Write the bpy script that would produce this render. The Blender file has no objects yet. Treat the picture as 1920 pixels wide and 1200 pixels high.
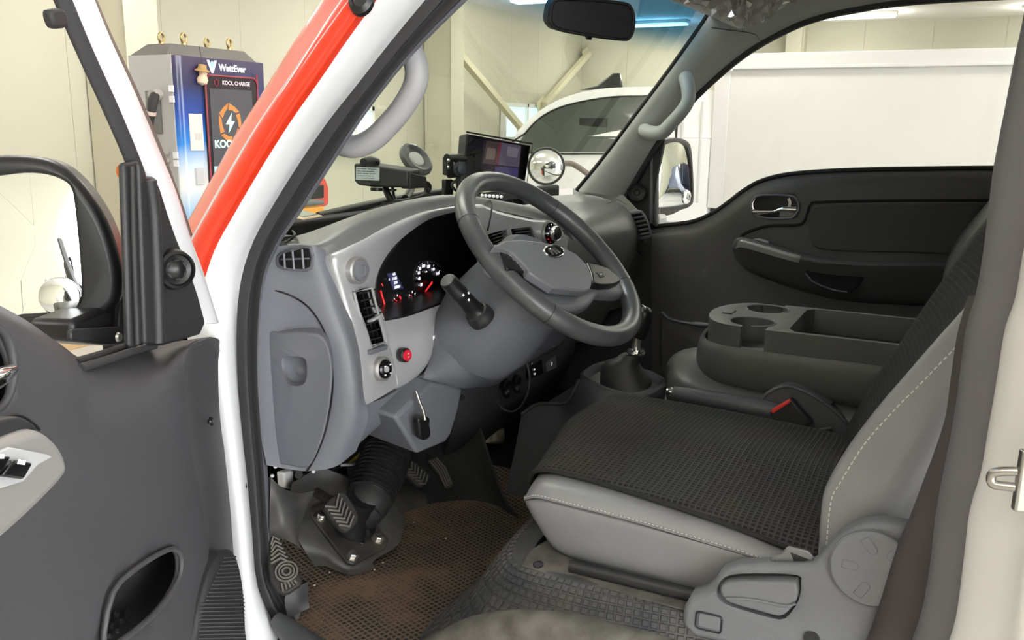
import bpy, bmesh, math, random
import numpy as np
from mathutils import Vector, Matrix

random.seed(4)
S = bpy.context.scene
COL = S.collection

# ------------------------------------------------------------------ camera
# World frame: truck axes. +X = truck's right, +Y = truck's nose, +Z = up, metres.
F_PX, W_PX = 1650.0, 1920.0
CAM = np.array([0.0, 0.0, 1.55])
_p = math.atan((600 - 235) / F_PX)
_h = math.radians(27.0)
_r = math.atan((960 - 850) / (F_PX / math.tan(_p)))
FW = np.array([math.cos(_h) * math.cos(_p), math.sin(_h) * math.cos(_p), -math.sin(_p)])
_R0 = np.array([math.sin(_h), -math.cos(_h), 0.0])
_U0 = np.cross(_R0, FW)
RT = _R0 * math.cos(_r) + _U0 * math.sin(_r)
UP = _U0 * math.cos(_r) - _R0 * math.sin(_r)
cd = bpy.data.cameras.new('camera')
cam = bpy.data.objects.new('camera', cd)
COL.objects.link(cam)
cd.sensor_width = 36.0
cd.lens = F_PX / W_PX * 36.0
cd.clip_start = 0.02
cd.clip_end = 100
M = Matrix.Identity(4)
for i in range(3):
    M[i][0], M[i][1], M[i][2], M[i][3] = RT[i], UP[i], -FW[i], CAM[i]
cam.matrix_world = M
S.camera = cam

# ------------------------------------------------------------------ world, light, exposure
S.view_settings.view_transform = 'Standard'
S.view_settings.look = 'None'
S.view_settings.gamma = 1.0
S.view_settings.use_curve_mapping = False
S.view_settings.exposure = 0.45
wd = bpy.data.worlds.new('world')
S.world = wd
wd.use_nodes = True
wd.node_tree.nodes['Background'].inputs[0].default_value = (0.95, 0.975, 1.0, 1)
wd.node_tree.nodes['Background'].inputs[1].default_value = 8.5
S.cycles.max_bounces = 7
S.cycles.diffuse_bounces = 4
S.cycles.glossy_bounces = 4
S.cycles.transparent_max_bounces = 12
S.cycles.transmission_bounces = 4
S.cycles.caustics_reflective = False
S.cycles.caustics_refractive = False
S.cycles.sample_clamp_indirect = 6.0

HALL_Z = 3.30
LAMP_W = 9.5
def area_lamp(x, y, lx, ly, watts):
    ld = bpy.data.lights.new('ceiling_light', 'AREA')
    ld.shape = 'RECTANGLE'
    ld.size, ld.size_y = lx, ly
    ld.energy = watts
    ld.color = (1.0, 0.975, 0.93)
    lo = bpy.data.objects.new('ceiling_light', ld)
    lo.location = (x, y, HALL_Z - 0.09)
    COL.objects.link(lo)
    return lo
# rows of fluorescent ceiling fittings run the length of the hall
LAMPS = [(x, y) for x in (14.95, 11.6, 8.3, 5.0, 1.7, -1.6) for y in (5.2, 2.0, -1.2, -4.4, -7.6)]
for (x, y) in LAMPS:
    if -8 < y:
        area_lamp(x, y, 0.25, 1.45, LAMP_W)
        up = area_lamp(x, y, 0.25, 1.45, LAMP_W * 1.8)      # added unseen uplight to brighten the ceiling, no fitting of its own
        up.location.z = HALL_Z - .30; up.rotation_euler = (math.pi, 0, 0)

# ------------------------------------------------------------------ helpers
def ray(u, v):
    return FW + RT * (u - 960) / F_PX + UP * (600 - v) / F_PX
def X(u, v, x):
    r = ray(u, v); return Vector(CAM + r * ((x - CAM[0]) / r[0]))
def Y(u, v, y):
    r = ray(u, v); return Vector(CAM + r * ((y - CAM[1]) / r[1]))
def Z(u, v, z):
    r = ray(u, v); return Vector(CAM + r * ((z - CAM[2]) / r[2]))
def PL(u, v, p, n):
    """surveyed point (u,v of the photo) on the plane through p with normal n"""
    r = ray(u, v); p = np.array(p, float); n = np.array(n, float)
    return Vector(CAM + r * (((p - CAM) @ n) / (r @ n)))
V = Vector

ORI = {}
def link(o, parent=None):
    COL.objects.link(o)
    if parent is not None:
        o.parent = parent
    return o
def tag(o, label, cat, group=None, kind=None):
    if label: o['label'] = label
    if cat: o['category'] = cat
    if group: o['group'] = group
    if kind: o['kind'] = kind
    return o
def thing(name, label, cat, loc, group=None):
    o = bpy.data.objects.new(name, None)
    o.empty_display_size = 0.05
    o.location = loc
    ORI[o] = V(loc)
    link(o)
    return tag(o, label, cat, group)
def reg(name, verts, faces, m, parent=None, smooth=True, label=None):
    """one mesh object; verts in world metres, moved to the frame of the thing that owns it"""
    verts = [V(v) for v in verts]
    if parent is None:
        lo = V((min(v.x for v in verts), min(v.y for v in verts), min(v.z for v in verts)))
        hi = V((max(v.x for v in verts), max(v.y for v in verts), max(v.z for v in verts)))
        org = V(((lo.x + hi.x) / 2, (lo.y + hi.y) / 2, lo.z))
    else:
        org = ORI[parent]
    me = bpy.data.meshes.new(name)
    me.from_pydata([v - org for v in verts], [], faces)
    bm = bmesh.new(); bm.from_mesh(me)
    bmesh.ops.recalc_face_normals(bm, faces=bm.faces)
    bm.to_mesh(me); bm.free()
    me.materials.append(m)
    if smooth:
        me.polygons.foreach_set('use_smooth', [True] * len(me.polygons))
    o = bpy.data.objects.new(name, me)
    ORI[o] = org
    link(o, parent)
    if parent is None:
        o.location = org
    if label: o['label'] = label
    return o
def add_bevel(o, w, seg=2, angle=35):
    b = o.modifiers.new('edge', 'BEVEL'); b.width = w; b.segments = seg
    b.limit_method = 'ANGLE'; b.angle_limit = math.radians(angle)
    b.use_clamp_overlap = True
    b.harden_normals = False
    return o
def smooth_angle(o, deg=40):
    me = o.data
    bm = bmesh.new(); bm.from_mesh(me)
    for e in bm.edges:
        if len(e.link_faces) == 2 and e.calc_face_angle(0) > math.radians(deg):
            e.smooth = False
    bm.to_mesh(me); bm.free()
    return o
def cr(p0, p1, p2, p3, t):
    return 0.5 * ((2 * p1) + (p2 - p0) * t + (2 * p0 - 5 * p1 + 4 * p2 - p3) * t * t + (3 * p1 - p0 - 3 * p2 + p3) * t ** 3)
def spline(pts, n, closed=False):
    """n steps per span through the points"""
    pts = [V(p) for p in pts]
    out = []
    m = len(pts)
    for i in range(m if closed else m - 1):
        if closed:
            a, b, c, d = pts[i - 1], pts[i], pts[(i + 1) % m], pts[(i + 2) % m]
        else:
            b, c = pts[i], pts[i + 1]
            a = pts[i - 1] if i else b * 2 - c
            d = pts[i + 2] if i + 2 < m else c * 2 - b
        for k in range(n):
            out.append(cr(a, b, c, d, k / n))
    if not closed:
        out.append(pts[-1])
    return out
def grid_pts(rows, nu, nv):
    rr = [spline(r, nu) for r in rows]
    cols = [spline([r[j] for r in rr], nv) for j in range(len(rr[0]))]
    return [[cols[j][i] for j in range(len(cols))] for i in range(len(cols[0]))]
def sheet(name, rows, m, parent=None, nu=5, nv=5, thick=0.004, away=None, label=None):
    """smooth skin through rows of points, closed to a thin solid shell (thickness goes away from the viewer side)"""
    g = grid_pts(rows, nu, nv)
    a, b = len(g), len(g[0])
    P = np.array([[tuple(p) for p in r] for r in g])
    du = np.gradient(P, axis=1); dv = np.gradient(P, axis=0)
    n = np.cross(du, dv); ln = np.linalg.norm(n, axis=2, keepdims=True); ln[ln < 1e-9] = 1; n = n / ln
    ref = P - (np.array(away) if away is not None else CAM)
    if (n * ref).sum() < 0: n = -n
    Q = P + n * thick
    verts = [tuple(x) for x in P.reshape(-1, 3)] + [tuple(x) for x in Q.reshape(-1, 3)]
    off = a * b
    f = []
    for i in range(a - 1):
        for j in range(b - 1):
            q = (i * b + j, i * b + j + 1, (i + 1) * b + j + 1, (i + 1) * b + j)
            f.append(q); f.append(tuple(off + k for k in reversed(q)))
    ring = [j for j in range(b)] + [i * b + b - 1 for i in range(1, a)] + [(a - 1) * b + j for j in range(b - 2, -1, -1)] + [i * b for i in range(a - 2, 0, -1)]
    for k in range(len(ring)):
        p, q = ring[k], ring[(k + 1) % len(ring)]
        f.append((p, off + p, off + q, q))
    o = reg(name, verts, f, m, parent, True, label)
    smooth_angle(o, 55)
    return o
def prism(name, pts, d, m, parent=None, bevel=0.002, seg=2, label=None, smooth=True):
    """outline pushed along d"""
    d = V(d); pts = [V(p) for p in pts]; n = len(pts)
    verts = pts + [p + d for p in pts]
    f = [tuple(range(n)), tuple(range(2 * n - 1, n - 1, -1))]
    for i in range(n):
        j = (i + 1) % n
        f.append((i, j, n + j, n + i))
    o = reg(name, verts, f, m, parent, smooth, label)
    smooth_angle(o, 30)
    if bevel: add_bevel(o, bevel, seg, 40)
    return o
def frames(pts, closed=False):
    n = len(pts); T = []
    for i in range(n):
        a = pts[i - 1] if (i or closed) else pts[0]
        b = pts[(i + 1) % n] if (i + 1 < n or closed) else pts[-1]
        t = (b - a); T.append(t.normalized() if t.length > 1e-9 else V((0, 0, 1)))
    ref = V((0, 0, 1)) if abs(T[0].z) < 0.9 else V((1, 0, 0))
    N = [(ref - T[0] * ref.dot(T[0])).normalized()]
    for i in range(1, n):
        v = N[-1] - T[i] * N[-1].dot(T[i]); N.append(v.normalized() if v.length > 1e-6 else N[-1])
    return T, N, [T[i].cross(N[i]) for i in range(n)]
def tube(name, pts, r, m, parent=None, n=10, k=6, closed=False, label=None, flat=(1, 1), raw=False):
    ctrl = [V(p) for p in pts]
    path = ctrl if raw else spline(ctrl, k, closed)
    if isinstance(r, (list, tuple)):
        rr = [x[0] for x in spline([V((a, 0, 0)) for a in r], k, closed)] if not raw else list(r)
    else: rr = [r] * len(path)
    T, N, B = frames(path, closed)
    verts = []; f = []
    for i, p in enumerate(path):
        for j in range(n):
            a = 2 * math.pi * j / n
            verts.append(p + (N[i] * math.cos(a) * flat[0] + B[i] * math.sin(a) * flat[1]) * rr[i])
    L = len(path)
    for i in range(L if closed else L - 1):
        i2 = (i + 1) % L
        for j in range(n):
            j2 = (j + 1) % n
            f.append((i * n + j, i * n + j2, i2 * n + j2, i2 * n + j))
    if not closed:
        f.append(tuple(range(n))); f.append(tuple((L - 1) * n + j for j in range(n)))
    o = reg(name, verts, f, m, parent, True, label)
    smooth_angle(o, 60)
    return o
def basis(axis, hint=(0, 0, 1)):
    a = V(axis).normalized(); h = V(hint)
    if abs(a.dot(h.normalized())) > 0.95: h = V((1, 0, 0))
    e1 = (h - a * h.dot(a)).normalized()
    return a, e1, a.cross(e1)
def lathe(name, c, axis, prof, m, parent=None, n=28, label=None, hint=(0, 0, 1), sx=1, sy=1):
    a, e1, e2 = basis(axis, hint); c = V(c)
    verts = []; f = []; rings = []
    for (r, h) in prof:
        if r < 1e-6:
            rings.append([len(verts)]); verts.append(c + a * h)
        else:
            rings.append(list(range(len(verts), len(verts) + n)))
            for j in range(n):
                t = 2 * math.pi * j / n
                verts.append(c + a * h + (e1 * math.cos(t) * sx + e2 * math.sin(t) * sy) * r)
    for p, q in zip(rings, rings[1:]):
        for j in range(n):
            j2 = (j + 1) % n
            if len(p) == 1 and len(q) == 1: continue
            if len(p) == 1: f.append((p[0], q[j], q[j2]))
            elif len(q) == 1: f.append((p[j], p[j2], q[0]))
            else: f.append((p[j], p[j2], q[j2], q[j]))
    if len(rings[0]) > 1: f.append(tuple(rings[0]))
    if len(rings[-1]) > 1: f.append(tuple(rings[-1]))
    o = reg(name, verts, f, m, parent, True, label)
    smooth_angle(o, 40)
    return o
def obox(name, c, ax, ay, az, m, parent=None, bevel=0.002, seg=2, label=None):
    """box from centre and three half-edge vectors"""
    c, ax, ay, az = V(c), V(ax), V(ay), V(az)
    pts = [c - ax - ay - az, c + ax - ay - az, c + ax + ay - az, c - ax + ay - az]
    return prism(name, pts, az * 2, m, parent, bevel, seg, label)
def box(name, lo, hi, m, parent=None, bevel=0.002, seg=2, label=None):
    lo, hi = V(lo), V(hi); c = (lo + hi) / 2; h = (hi - lo) / 2
    return obox(name, c, (h.x, 0, 0), (0, h.y, 0), (0, 0, h.z), m, parent, bevel, seg, label)
def text(name, body, c, right, up, size, m, parent, align='CENTER', depth=0.0006, bold=0.0, shear=0.0):
    cu = bpy.data.curves.new(name, 'FONT'); cu.body = body; cu.size = size; cu.align_x = align; cu.align_y = 'CENTER'
    cu.extrude = depth; cu.offset = bold; cu.resolution_u = 3; cu.shear = shear
    t = bpy.data.objects.new(name, cu); COL.objects.link(t)
    dg = bpy.context.evaluated_depsgraph_get()
    me = bpy.data.meshes.new_from_object(t.evaluated_get(dg))
    r, u = V(right).normalized(), V(up).normalized(); u = (u - r * u.dot(r)).normalized(); w = r.cross(u); c = V(c)
    vs = [c + r * v.co.x + u * v.co.y + w * v.co.z for v in me.vertices]
    fs = [tuple(p.vertices) for p in me.polygons]
    bpy.data.objects.remove(t); bpy.data.curves.remove(cu); bpy.data.meshes.remove(me)
    return reg(name, vs, fs, m, parent, False)
def cut(o, cutters):
    """boolean difference baked into the mesh; cutters are deleted"""
    for c in cutters:
        md = o.modifiers.new('cut', 'BOOLEAN'); md.object = c; md.operation = 'DIFFERENCE'; md.solver = 'EXACT'
    dg = bpy.context.evaluated_depsgraph_get(); dg.update()
    me = bpy.data.meshes.new_from_object(o.evaluated_get(dg))
    o.modifiers.clear(); old = o.data; o.data = me; bpy.data.meshes.remove(old)
    for c in cutters: bpy.data.objects.remove(c)
    return o
def dome(name, outline, n, sag, m, parent, label=None):
    """convex mirror glass inside an outline"""
    c = sum(outline, V()) / len(outline); n = V(n).normalized(); k = len(outline)
    vs = [c + n * sag]; fs = []
    ss = [.12, .25, .4, .55, .7, .85, 1.0]
    for s in ss: vs += [c + (p - c) * s + n * (sag * (1 - s * s)) for p in outline]
    for j in range(k): fs.append((0, 1 + j, 1 + (j + 1) % k))
    for i in range(len(ss) - 1):
        for j in range(k): fs.append((1 + i * k + j, 1 + (i + 1) * k + j, 1 + (i + 1) * k + (j + 1) % k, 1 + i * k + (j + 1) % k))
    b = len(vs); vs += [p - n * .003 for p in outline]
    e0 = 1 + (len(ss) - 1) * k
    for j in range(k): fs.append((e0 + j, b + j, b + (j + 1) % k, e0 + (j + 1) % k))
    fs.append(tuple(b + j for j in range(k)))
    o = reg(name, vs, fs, m, parent, True, label); smooth_angle(o, 40); return o
def ell(c, a, b, n=28, t0=0.0):
    """closed ellipse of points around c with half axes a, b"""
    c, a, b = V(c), V(a), V(b)
    return [c + a * math.cos(t0 + 2 * math.pi * i / n) + b * math.sin(t0 + 2 * math.pi * i / n) for i in range(n)]
def rrect(c, a, b, r=0.25, n=5):
    """rounded rectangle of points: half axes a, b, corner radius as a share of the shorter side"""
    c, a, b = V(c), V(a), V(b); la, lb = a.length, b.length; rr = r * min(la, lb); ea, eb = a / la, b / lb
    out = []
    for sx, sy, t0 in ((1, 1, 0), (-1, 1, 90), (-1, -1, 180), (1, -1, 270)):
        k = c + ea * (la - rr) * sx + eb * (lb - rr) * sy
        for i in range(n + 1):
            t = math.radians(t0 + 90 * i / n); out.append(k + ea * rr * math.cos(t) + eb * rr * math.sin(t))
    return out

# ------------------------------------------------------------------ materials
def lin(h):
    h = h.lstrip('#'); o = []
    for i in (0, 2, 4):
        c = int(h[i:i + 2], 16) / 255
        o.append(c / 12.92 if c <= 0.04045 else ((c + 0.055) / 1.055) ** 2.4)
    return (*o, 1)
def mat(name, c, rough=0.5, metal=0.0, grain=0, gs=0.1, var=0.0, vs=8.0, emit=None, es=1.0, spec=0.5, coat=0.0, c2=None):
    m = bpy.data.materials.new(name); m.use_nodes = True
    nt = m.node_tree; b = nt.nodes['Principled BSDF']
    col = lin(c) if isinstance(c, str) else (*c, 1)
    b.inputs['Base Color'].default_value = col
    b.inputs['Roughness'].default_value = rough
    b.inputs['Metallic'].default_value = metal
    b.inputs['Specular IOR Level'].default_value = spec
    b.inputs['Coat Weight'].default_value = coat
    b.inputs['Coat Roughness'].default_value = 0.05
    tc = nt.nodes.new('ShaderNodeTexCoord')
    if var:
        no = nt.nodes.new('ShaderNodeTexNoise'); no.inputs['Scale'].default_value = vs; no.inputs['Detail'].default_value = 6
        nt.links.new(tc.outputs['Object'], no.inputs['Vector'])
        mx = nt.nodes.new('ShaderNodeMix'); mx.data_type = 'RGBA'
        dark = tuple(x * (1 - var) for x in col[:3]) + (1,)
        lite = (lin(c2) if c2 else tuple(min(1, x * (1 + var)) for x in col[:3]) + (1,))
        mx.inputs[6].default_value = dark; mx.inputs[7].default_value = lite
        rp = nt.nodes.new('ShaderNodeMapRange'); rp.inputs[1].default_value = 0.3; rp.inputs[2].default_value = 0.7
        nt.links.new(no.outputs['Fac'], rp.inputs[0]); nt.links.new(rp.outputs[0], mx.inputs[0])
        nt.links.new(mx.outputs[2], b.inputs['Base Color'])
    if grain:
        no2 = nt.nodes.new('ShaderNodeTexNoise'); no2.inputs['Scale'].default_value = grain; no2.inputs['Detail'].default_value = 3
        nt.links.new(tc.outputs['Object'], no2.inputs['Vector'])
        bp = nt.nodes.new('ShaderNodeBump'); bp.inputs['Strength'].default_value = gs; bp.inputs['Distance'].default_value = 0.002
        nt.links.new(no2.outputs['Fac'], bp.inputs['Height']); nt.links.new(bp.outputs['Normal'], b.inputs['Normal'])
    if emit:
        b.inputs['Emission Color'].default_value = lin(emit); b.inputs['Emission Strength'].default_value = es
    return m
def glass_mat(name, tint, refl=1.0, band=None):
    """clear pane: transmits with a tint, mirrors by Fresnel"""
    m = bpy.data.materials.new(name); m.use_nodes = True
    nt = m.node_tree; nt.nodes.clear()
    out = nt.nodes.new('ShaderNodeOutputMaterial'); mx = nt.nodes.new('ShaderNodeMixShader')
    tr = nt.nodes.new('ShaderNodeBsdfTransparent'); gl = nt.nodes.new('ShaderNodeBsdfGlossy')
    fr = nt.nodes.new('ShaderNodeFresnel'); fr.inputs['IOR'].default_value = 1.45
    ma = nt.nodes.new('ShaderNodeMath'); ma.operation = 'MULTIPLY'; ma.inputs[1].default_value = refl
    gl.inputs['Roughness'].default_value = 0.0
    tr.inputs['Color'].default_value = (*tint, 1)
    nt.links.new(fr.outputs[0], ma.inputs[0]); nt.links.new(ma.outputs[0], mx.inputs[0])
    nt.links.new(tr.outputs[0], mx.inputs[1]); nt.links.new(gl.outputs[0], mx.inputs[2])
    nt.links.new(mx.outputs[0], out.inputs[0])
    if band:
        z0, z1, bc = band
        g = nt.nodes.new('ShaderNodeNewGeometry'); sp = nt.nodes.new('ShaderNodeSeparateXYZ')
        rp = nt.nodes.new('ShaderNodeMapRange'); rp.interpolation_type = 'SMOOTHSTEP'
        rp.inputs[1].default_value = z0; rp.inputs[2].default_value = z1
        cm = nt.nodes.new('ShaderNodeMix'); cm.data_type = 'RGBA'
        cm.inputs[6].default_value = (*tint, 1); cm.inputs[7].default_value = (*bc, 1)
        nt.links.new(g.outputs['Position'], sp.inputs[0]); nt.links.new(sp.outputs['Z'], rp.inputs[0])
        nt.links.new(rp.outputs[0], cm.inputs[0]); nt.links.new(cm.outputs[2], tr.inputs['Color'])
    return m
PLASTIC = mat('grey_plastic', (0.165, 0.172, 0.200), 0.45, grain=900, gs=0.12)
PLASTIC2 = mat('dash_top_plastic', (0.175, 0.178, 0.182), 0.38, grain=900, gs=0.12)
DOORP = mat('door_plastic', (0.052, 0.051, 0.057), 0.55, grain=700, gs=0.12)
DARKP = mat('dark_plastic', (0.022, 0.022, 0.024), 0.5, grain=800, gs=0.1)
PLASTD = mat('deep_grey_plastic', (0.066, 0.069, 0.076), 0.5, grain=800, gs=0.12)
BLACK = mat('black_plastic', (0.010, 0.010, 0.011), 0.35)
MATTE = mat('matte_black', (0.008, 0.008, 0.008), 0.9)
GLOSSB = mat('gloss_black', (0.006, 0.006, 0.007), 0.08)
SILVER = mat('silver_paint', (0.66, 0.67, 0.69), 0.32, metal=0.45, grain=1500, gs=0.04)
SILVER2 = mat('satin_silver', (0.36, 0.35, 0.34), 0.4, metal=0.5)
CHROME = mat('chrome', (0.85, 0.85, 0.86), 0.08, metal=1.0)
STEEL = mat('steel', (0.55, 0.53, 0.5), 0.3, metal=1.0)
RUBBER = mat('rubber', (0.020, 0.020, 0.021), 0.6, grain=300, gs=0.08)
SEALM = mat('seal_rubber', (0.035, 0.034, 0.037), 0.6, grain=200, gs=0.1)
WHITE = mat('white_paint', (0.84, 0.85, 0.88), 0.3, coat=0.4, var=0.03, vs=6)
CREAM = mat('cream_paint', (0.88, 0.855, 0.80), 0.35, coat=0.3)
SOFTB = mat('soft_black', (0.016, 0.016, 0.017), 0.6)
RED = mat('red_paint', (0.85, 0.045, 0.012), 0.3, coat=0.7)
LEATHER = mat('grey_leather', (0.23, 0.228, 0.236), 0.36, grain=220, gs=0.10, var=0.08, vs=9)
WHEELL = mat('wheel_leather', (0.075, 0.079, 0.083), 0.30, grain=420, gs=0.12, var=0.25, vs=14)
STITCH = mat('stitching', (0.55, 0.54, 0.52), 0.8)
TRIM = mat('pillar_trim', (0.50, 0.52, 0.50), 0.6, grain=600, gs=0.1)
HANDLE = mat('handle_grey', (0.42, 0.42, 0.44), 0.5, grain=500, gs=0.05)
MIRROR = mat('mirror', (0.9, 0.92, 0.93), 0.0, metal=1.0)
# ------------------------------------------------------------------ the hall
def wall_mat(name, c):
    m = mat(name, c, 0.75, var=0.03, vs=0.6)
    return m
WALLM = wall_mat('cream_wall', (0.57, 0.557, 0.45))
COLM = wall_mat('column_paint', (0.60, 0.58, 0.46))
CEILM = mat('ceiling_panel', (0.86, 0.84, 0.81), 0.7)
FLOORM = mat('hall_concrete', (0.50, 0.485, 0.45), 0.55, var=0.2, vs=1.2)
WX, WY, LX, BY = 16.1, 6.8, -5.0, -8.5
def plank_wall(name, a, b, z0, z1, nrm, m, pitch, skip=()):
    """wall of sandwich panels: one panel per strip with a recessed joint between"""
    a, b, nrm = V(a), V(b), V(nrm)
    L = (b - a).length; d = (b - a) / L
    w = reg(name, [a + V((0, 0, z0)) - nrm * .02, b + V((0, 0, z0)) - nrm * .02, b + V((0, 0, z1)) - nrm * .02, a + V((0, 0, z1)) - nrm * .02,
                   a + V((0, 0, z0)) - nrm * .12, b + V((0, 0, z0)) - nrm * .12, b + V((0, 0, z1)) - nrm * .12, a + V((0, 0, z1)) - nrm * .12],
            [(0, 1, 2, 3), (7, 6, 5, 4), (0, 4, 5, 1), (1, 5, 6, 2), (2, 6, 7, 3), (3, 7, 4, 0)], m, None, False)
    tag(w, 'cream panelled hall ' + name.replace('_', ' '), 'wall', kind='structure')
    n = max(1, int(round(L / pitch)))
    for i in range(n):
        p = a + d * (L * i / n + .0015); q = a + d * (L * (i + 1) / n - .0015)
        zs = [(z0, z1)]
        for (s0, s1, h0, h1) in skip:
            if L * i / n < s1 and L * (i + 1) / n > s0: zs = [(z0, h0), (h1, z1)]
        for (u0, u1) in zs:
            if u1 - u0 > .05:
                prism('wall_panel', [p + V((0, 0, u0)), q + V((0, 0, u0)), q + V((0, 0, u1)), p + V((0, 0, u1))], -nrm * .02, m, w, 0)
    return w
plank_wall('wall_front', (LX, WY, 0), (WX + .11, WY, 0), 0, HALL_Z, (0, -1, 0), WALLM, 1.0)
plank_wall('wall_right', (WX, WY + .11, 0), (WX, BY, 0), 0, HALL_Z, (-1, 0, 0), WALLM, 1.0)
plank_wall('wall_left', (LX, -4.5, 0), (LX, WY, 0), 0, HALL_Z, (1, 0, 0), WALLM, 2.0)
plank_wall('wall_back', (WX, BY, 0), (4.6, BY, 0), 0, HALL_Z, (0, 1, 0), WALLM, 1.0)
o = box('floor', (LX - 12, BY - 16, -0.1), (WX + .2, WY + .2, 0), FLOORM, None, 0); tag(o, 'painted concrete floor of the hall', 'floor', kind='structure')
o = box('ceiling', (LX - .2, BY - .2, HALL_Z), (WX + .2, WY + .2, HALL_Z + .1), CEILM, None, 0); tag(o, 'pale flat ceiling of the hall', 'ceiling', kind='structure')
# columns against the walls
for i, (x0, x1, y0, y1) in enumerate([(10.55, 10.85, 6.35, 6.78), (5.25, 5.55, 6.25, 6.78), (16.0 - .18, 16.08, 2.70, 2.98)]):
    c = box('trim_%d' % (i + 1), (x0, y0, 0), (x1, y1, HALL_Z), COLM, None, .006)
    tag(c, ['cream column on the front wall behind the handle', 'cream column beside the charging station', 'cream pilaster on the wall above the white cargo box'][i], 'column', kind='structure')
    box('trim_cover', (x0 - .02, y0 - .012, 0), (x1 + .02, y0, HALL_Z), COLM, c, .003)
# wind braces on the front wall
b1 = [Y(850, 88, 6.5), Y(984, 248, 6.5)]
b2 = [Y(1104, 100, 6.6), Y(1020, 196, 6.6)]
BRACE = mat('brace_paint', (0.62, 0.59, 0.42), 0.6)
for (a, b), lab in ((b1, 'cream steel brace slanting down from the column'), (b2, 'cream steel brace slanting up to the far corner')):
    d = (b - a).normalized(); up = d.cross(V((0, 1, 0))).normalized()
    br = obox('wind_brace', (a + b) / 2, (b - a) / 2, V((0, .05, 0)), up * .045, BRACE, None, .006)
    tag(br, lab, 'brace')
    for e in (a, b):
        obox('gusset_plate', e + V((0, .06, 0)), d * .14, V((0, .012, 0)), up * .1, BRACE, br, .003)
# windows of the front wall: frame, panes, mullion
WINW = mat('window_frame_white', (0.85, 0.86, 0.85), 0.4)
SKYP = mat('daylight_pane', (0.5, 0.7, 0.75), 0.2, emit='#b9dede', es=0.95)
for i, (a, b, lab) in enumerate([((618, 196), (696, 286), 'white sash window seen through the driver grab handle'), ((940, 192), (1022, 262), 'small white sash window left of the parked white van')]):
    p, q = Y(*a, 6.77), Y(*b, 6.77)
    x0, x1, z0, z1 = p.x, q.x, q.z, max(p.z, q.z + .4)
    f = box('window_%d' % (i + 1), (x0, 6.755, z0), (x1, 6.785, z1), WINW, None, .004)
    tag(f, lab, 'window', kind='structure')
    w = .06; xm = (x0 + x1) / 2
    for xa, xb in ((x0, x0 + w), (x1 - w, x1), (xm - w / 2, xm + w / 2)):
        box('window_frame', (xa, 6.70, z0), (xb, 6.76, z1), WINW, f, .006)
    for za, zb in ((z0, z0 + w), (z1 - w, z1)):
        box('window_frame', (x0, 6.70, za), (x1, 6.76, zb), WINW, f, .006)
    for xa, xb in ((x0 + w, xm - w / 2), (xm + w / 2, x1 - w)):
        box('pane', (xa, 6.745, z0 + w), (xb, 6.754, z1 - w), SKYP, f, 0)
# ceiling light fittings
TUBEM = mat('lamp_diffuser', (0.9, 0.9, 0.88), 0.4, emit='#fffaf0', es=4.5)
FITM = mat('lamp_housing', (0.8, 0.8, 0.78), 0.5)
proto = None
def lamp_label(k, x, y):
    return 'fluorescent ceiling light in a white housing, %s of the hall' % k
lab = {(14.95, 2.0): 'long fluorescent ceiling light glowing above the white cargo box', (14.95, 5.2): 'fluorescent ceiling light seen lowest through the tinted top of the windscreen',
       (14.95, -1.2): 'fluorescent ceiling light at the top right corner beside the door pillar', (11.6, 5.2): 'bright ceiling light just left of the rear view mirror'}
for (x, y) in LAMPS:
    l = thing('ceiling_light', lab.get((x, y), 'white fluorescent ceiling light fitting'), 'light', (x, y, HALL_Z - .05), 'fluorescent lights on the hall ceiling')
    box('housing', (x - .15, y - .78, HALL_Z - .05), (x + .15, y + .78, HALL_Z), FITM, l, .008)
    box('diffuser', (x - .13, y - .75, HALL_Z - .078), (x + .13, y + .75, HALL_Z - .05), TUBEM, l, .01)

# ------------------------------------------------------------------ charging station behind the red pillar
GREYC = mat('charger_grey', (0.40, 0.40, 0.39), 0.45)
def wrap_mat():
    """printed wrap: deep navy at the top fading through blue to a white foot"""
    m = mat('charger_wrap', '#2b3f86', 0.28, coat=0.4); nt = m.node_tree; b = nt.nodes['Principled BSDF']
    tc = nt.nodes.new('ShaderNodeTexCoord'); sp = nt.nodes.new('ShaderNodeSeparateXYZ'); rp = nt.nodes.new('ShaderNodeMapRange')
    rp.inputs[1].default_value = 0.9; rp.inputs[2].default_value = 1.87
    no = nt.nodes.new('ShaderNodeTexNoise'); no.inputs['Scale'].default_value = 2.2; no.inputs['Detail'].default_value = 2
    ad = nt.nodes.new('ShaderNodeMath'); ad.operation = 'MULTIPLY_ADD'; ad.inputs[1].default_value = .22; 
    cr_ = nt.nodes.new('ShaderNodeValToRGB'); e = cr_.color_ramp.elements
    e[0].position = 0; e[0].color = lin('#3a6fb5'); e[1].position = 1; e[1].color = lin('#4b4058')
    for p, c in ((.22, '#9cc0e0'), (.36, '#f2f2f0'), (.46, '#c9ddf0'), (.58, '#1f7fd8'), (.70, '#1c4aa8'), (.84, '#262b58'), (.93, '#3a3358')):
        k = e.new(p); k.color = lin(c)
    nt.links.new(tc.outputs['Object'], sp.inputs[0]); nt.links.new(sp.outputs['Z'], rp.inputs[0])
    nt.links.new(tc.outputs['Object'], no.inputs['Vector'])
    nt.links.new(no.outputs['Fac'], ad.inputs[0]); nt.links.new(rp.outputs[0], ad.inputs[2])
    sb = nt.nodes.new('ShaderNodeMath'); sb.operation = 'SUBTRACT'; sb.inputs[1].default_value = .11
    nt.links.new(ad.outputs[0], sb.inputs[0]); nt.links.new(sb.outputs[0], cr_.inputs[0]); nt.links.new(cr_.outputs[0], b.inputs['Base Color'])
    return m
WRAP = wrap_mat()
CX0, CX1, CY0, CY1, CZ = 3.055, 3.635, 3.325, 3.64, 1.85
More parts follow.
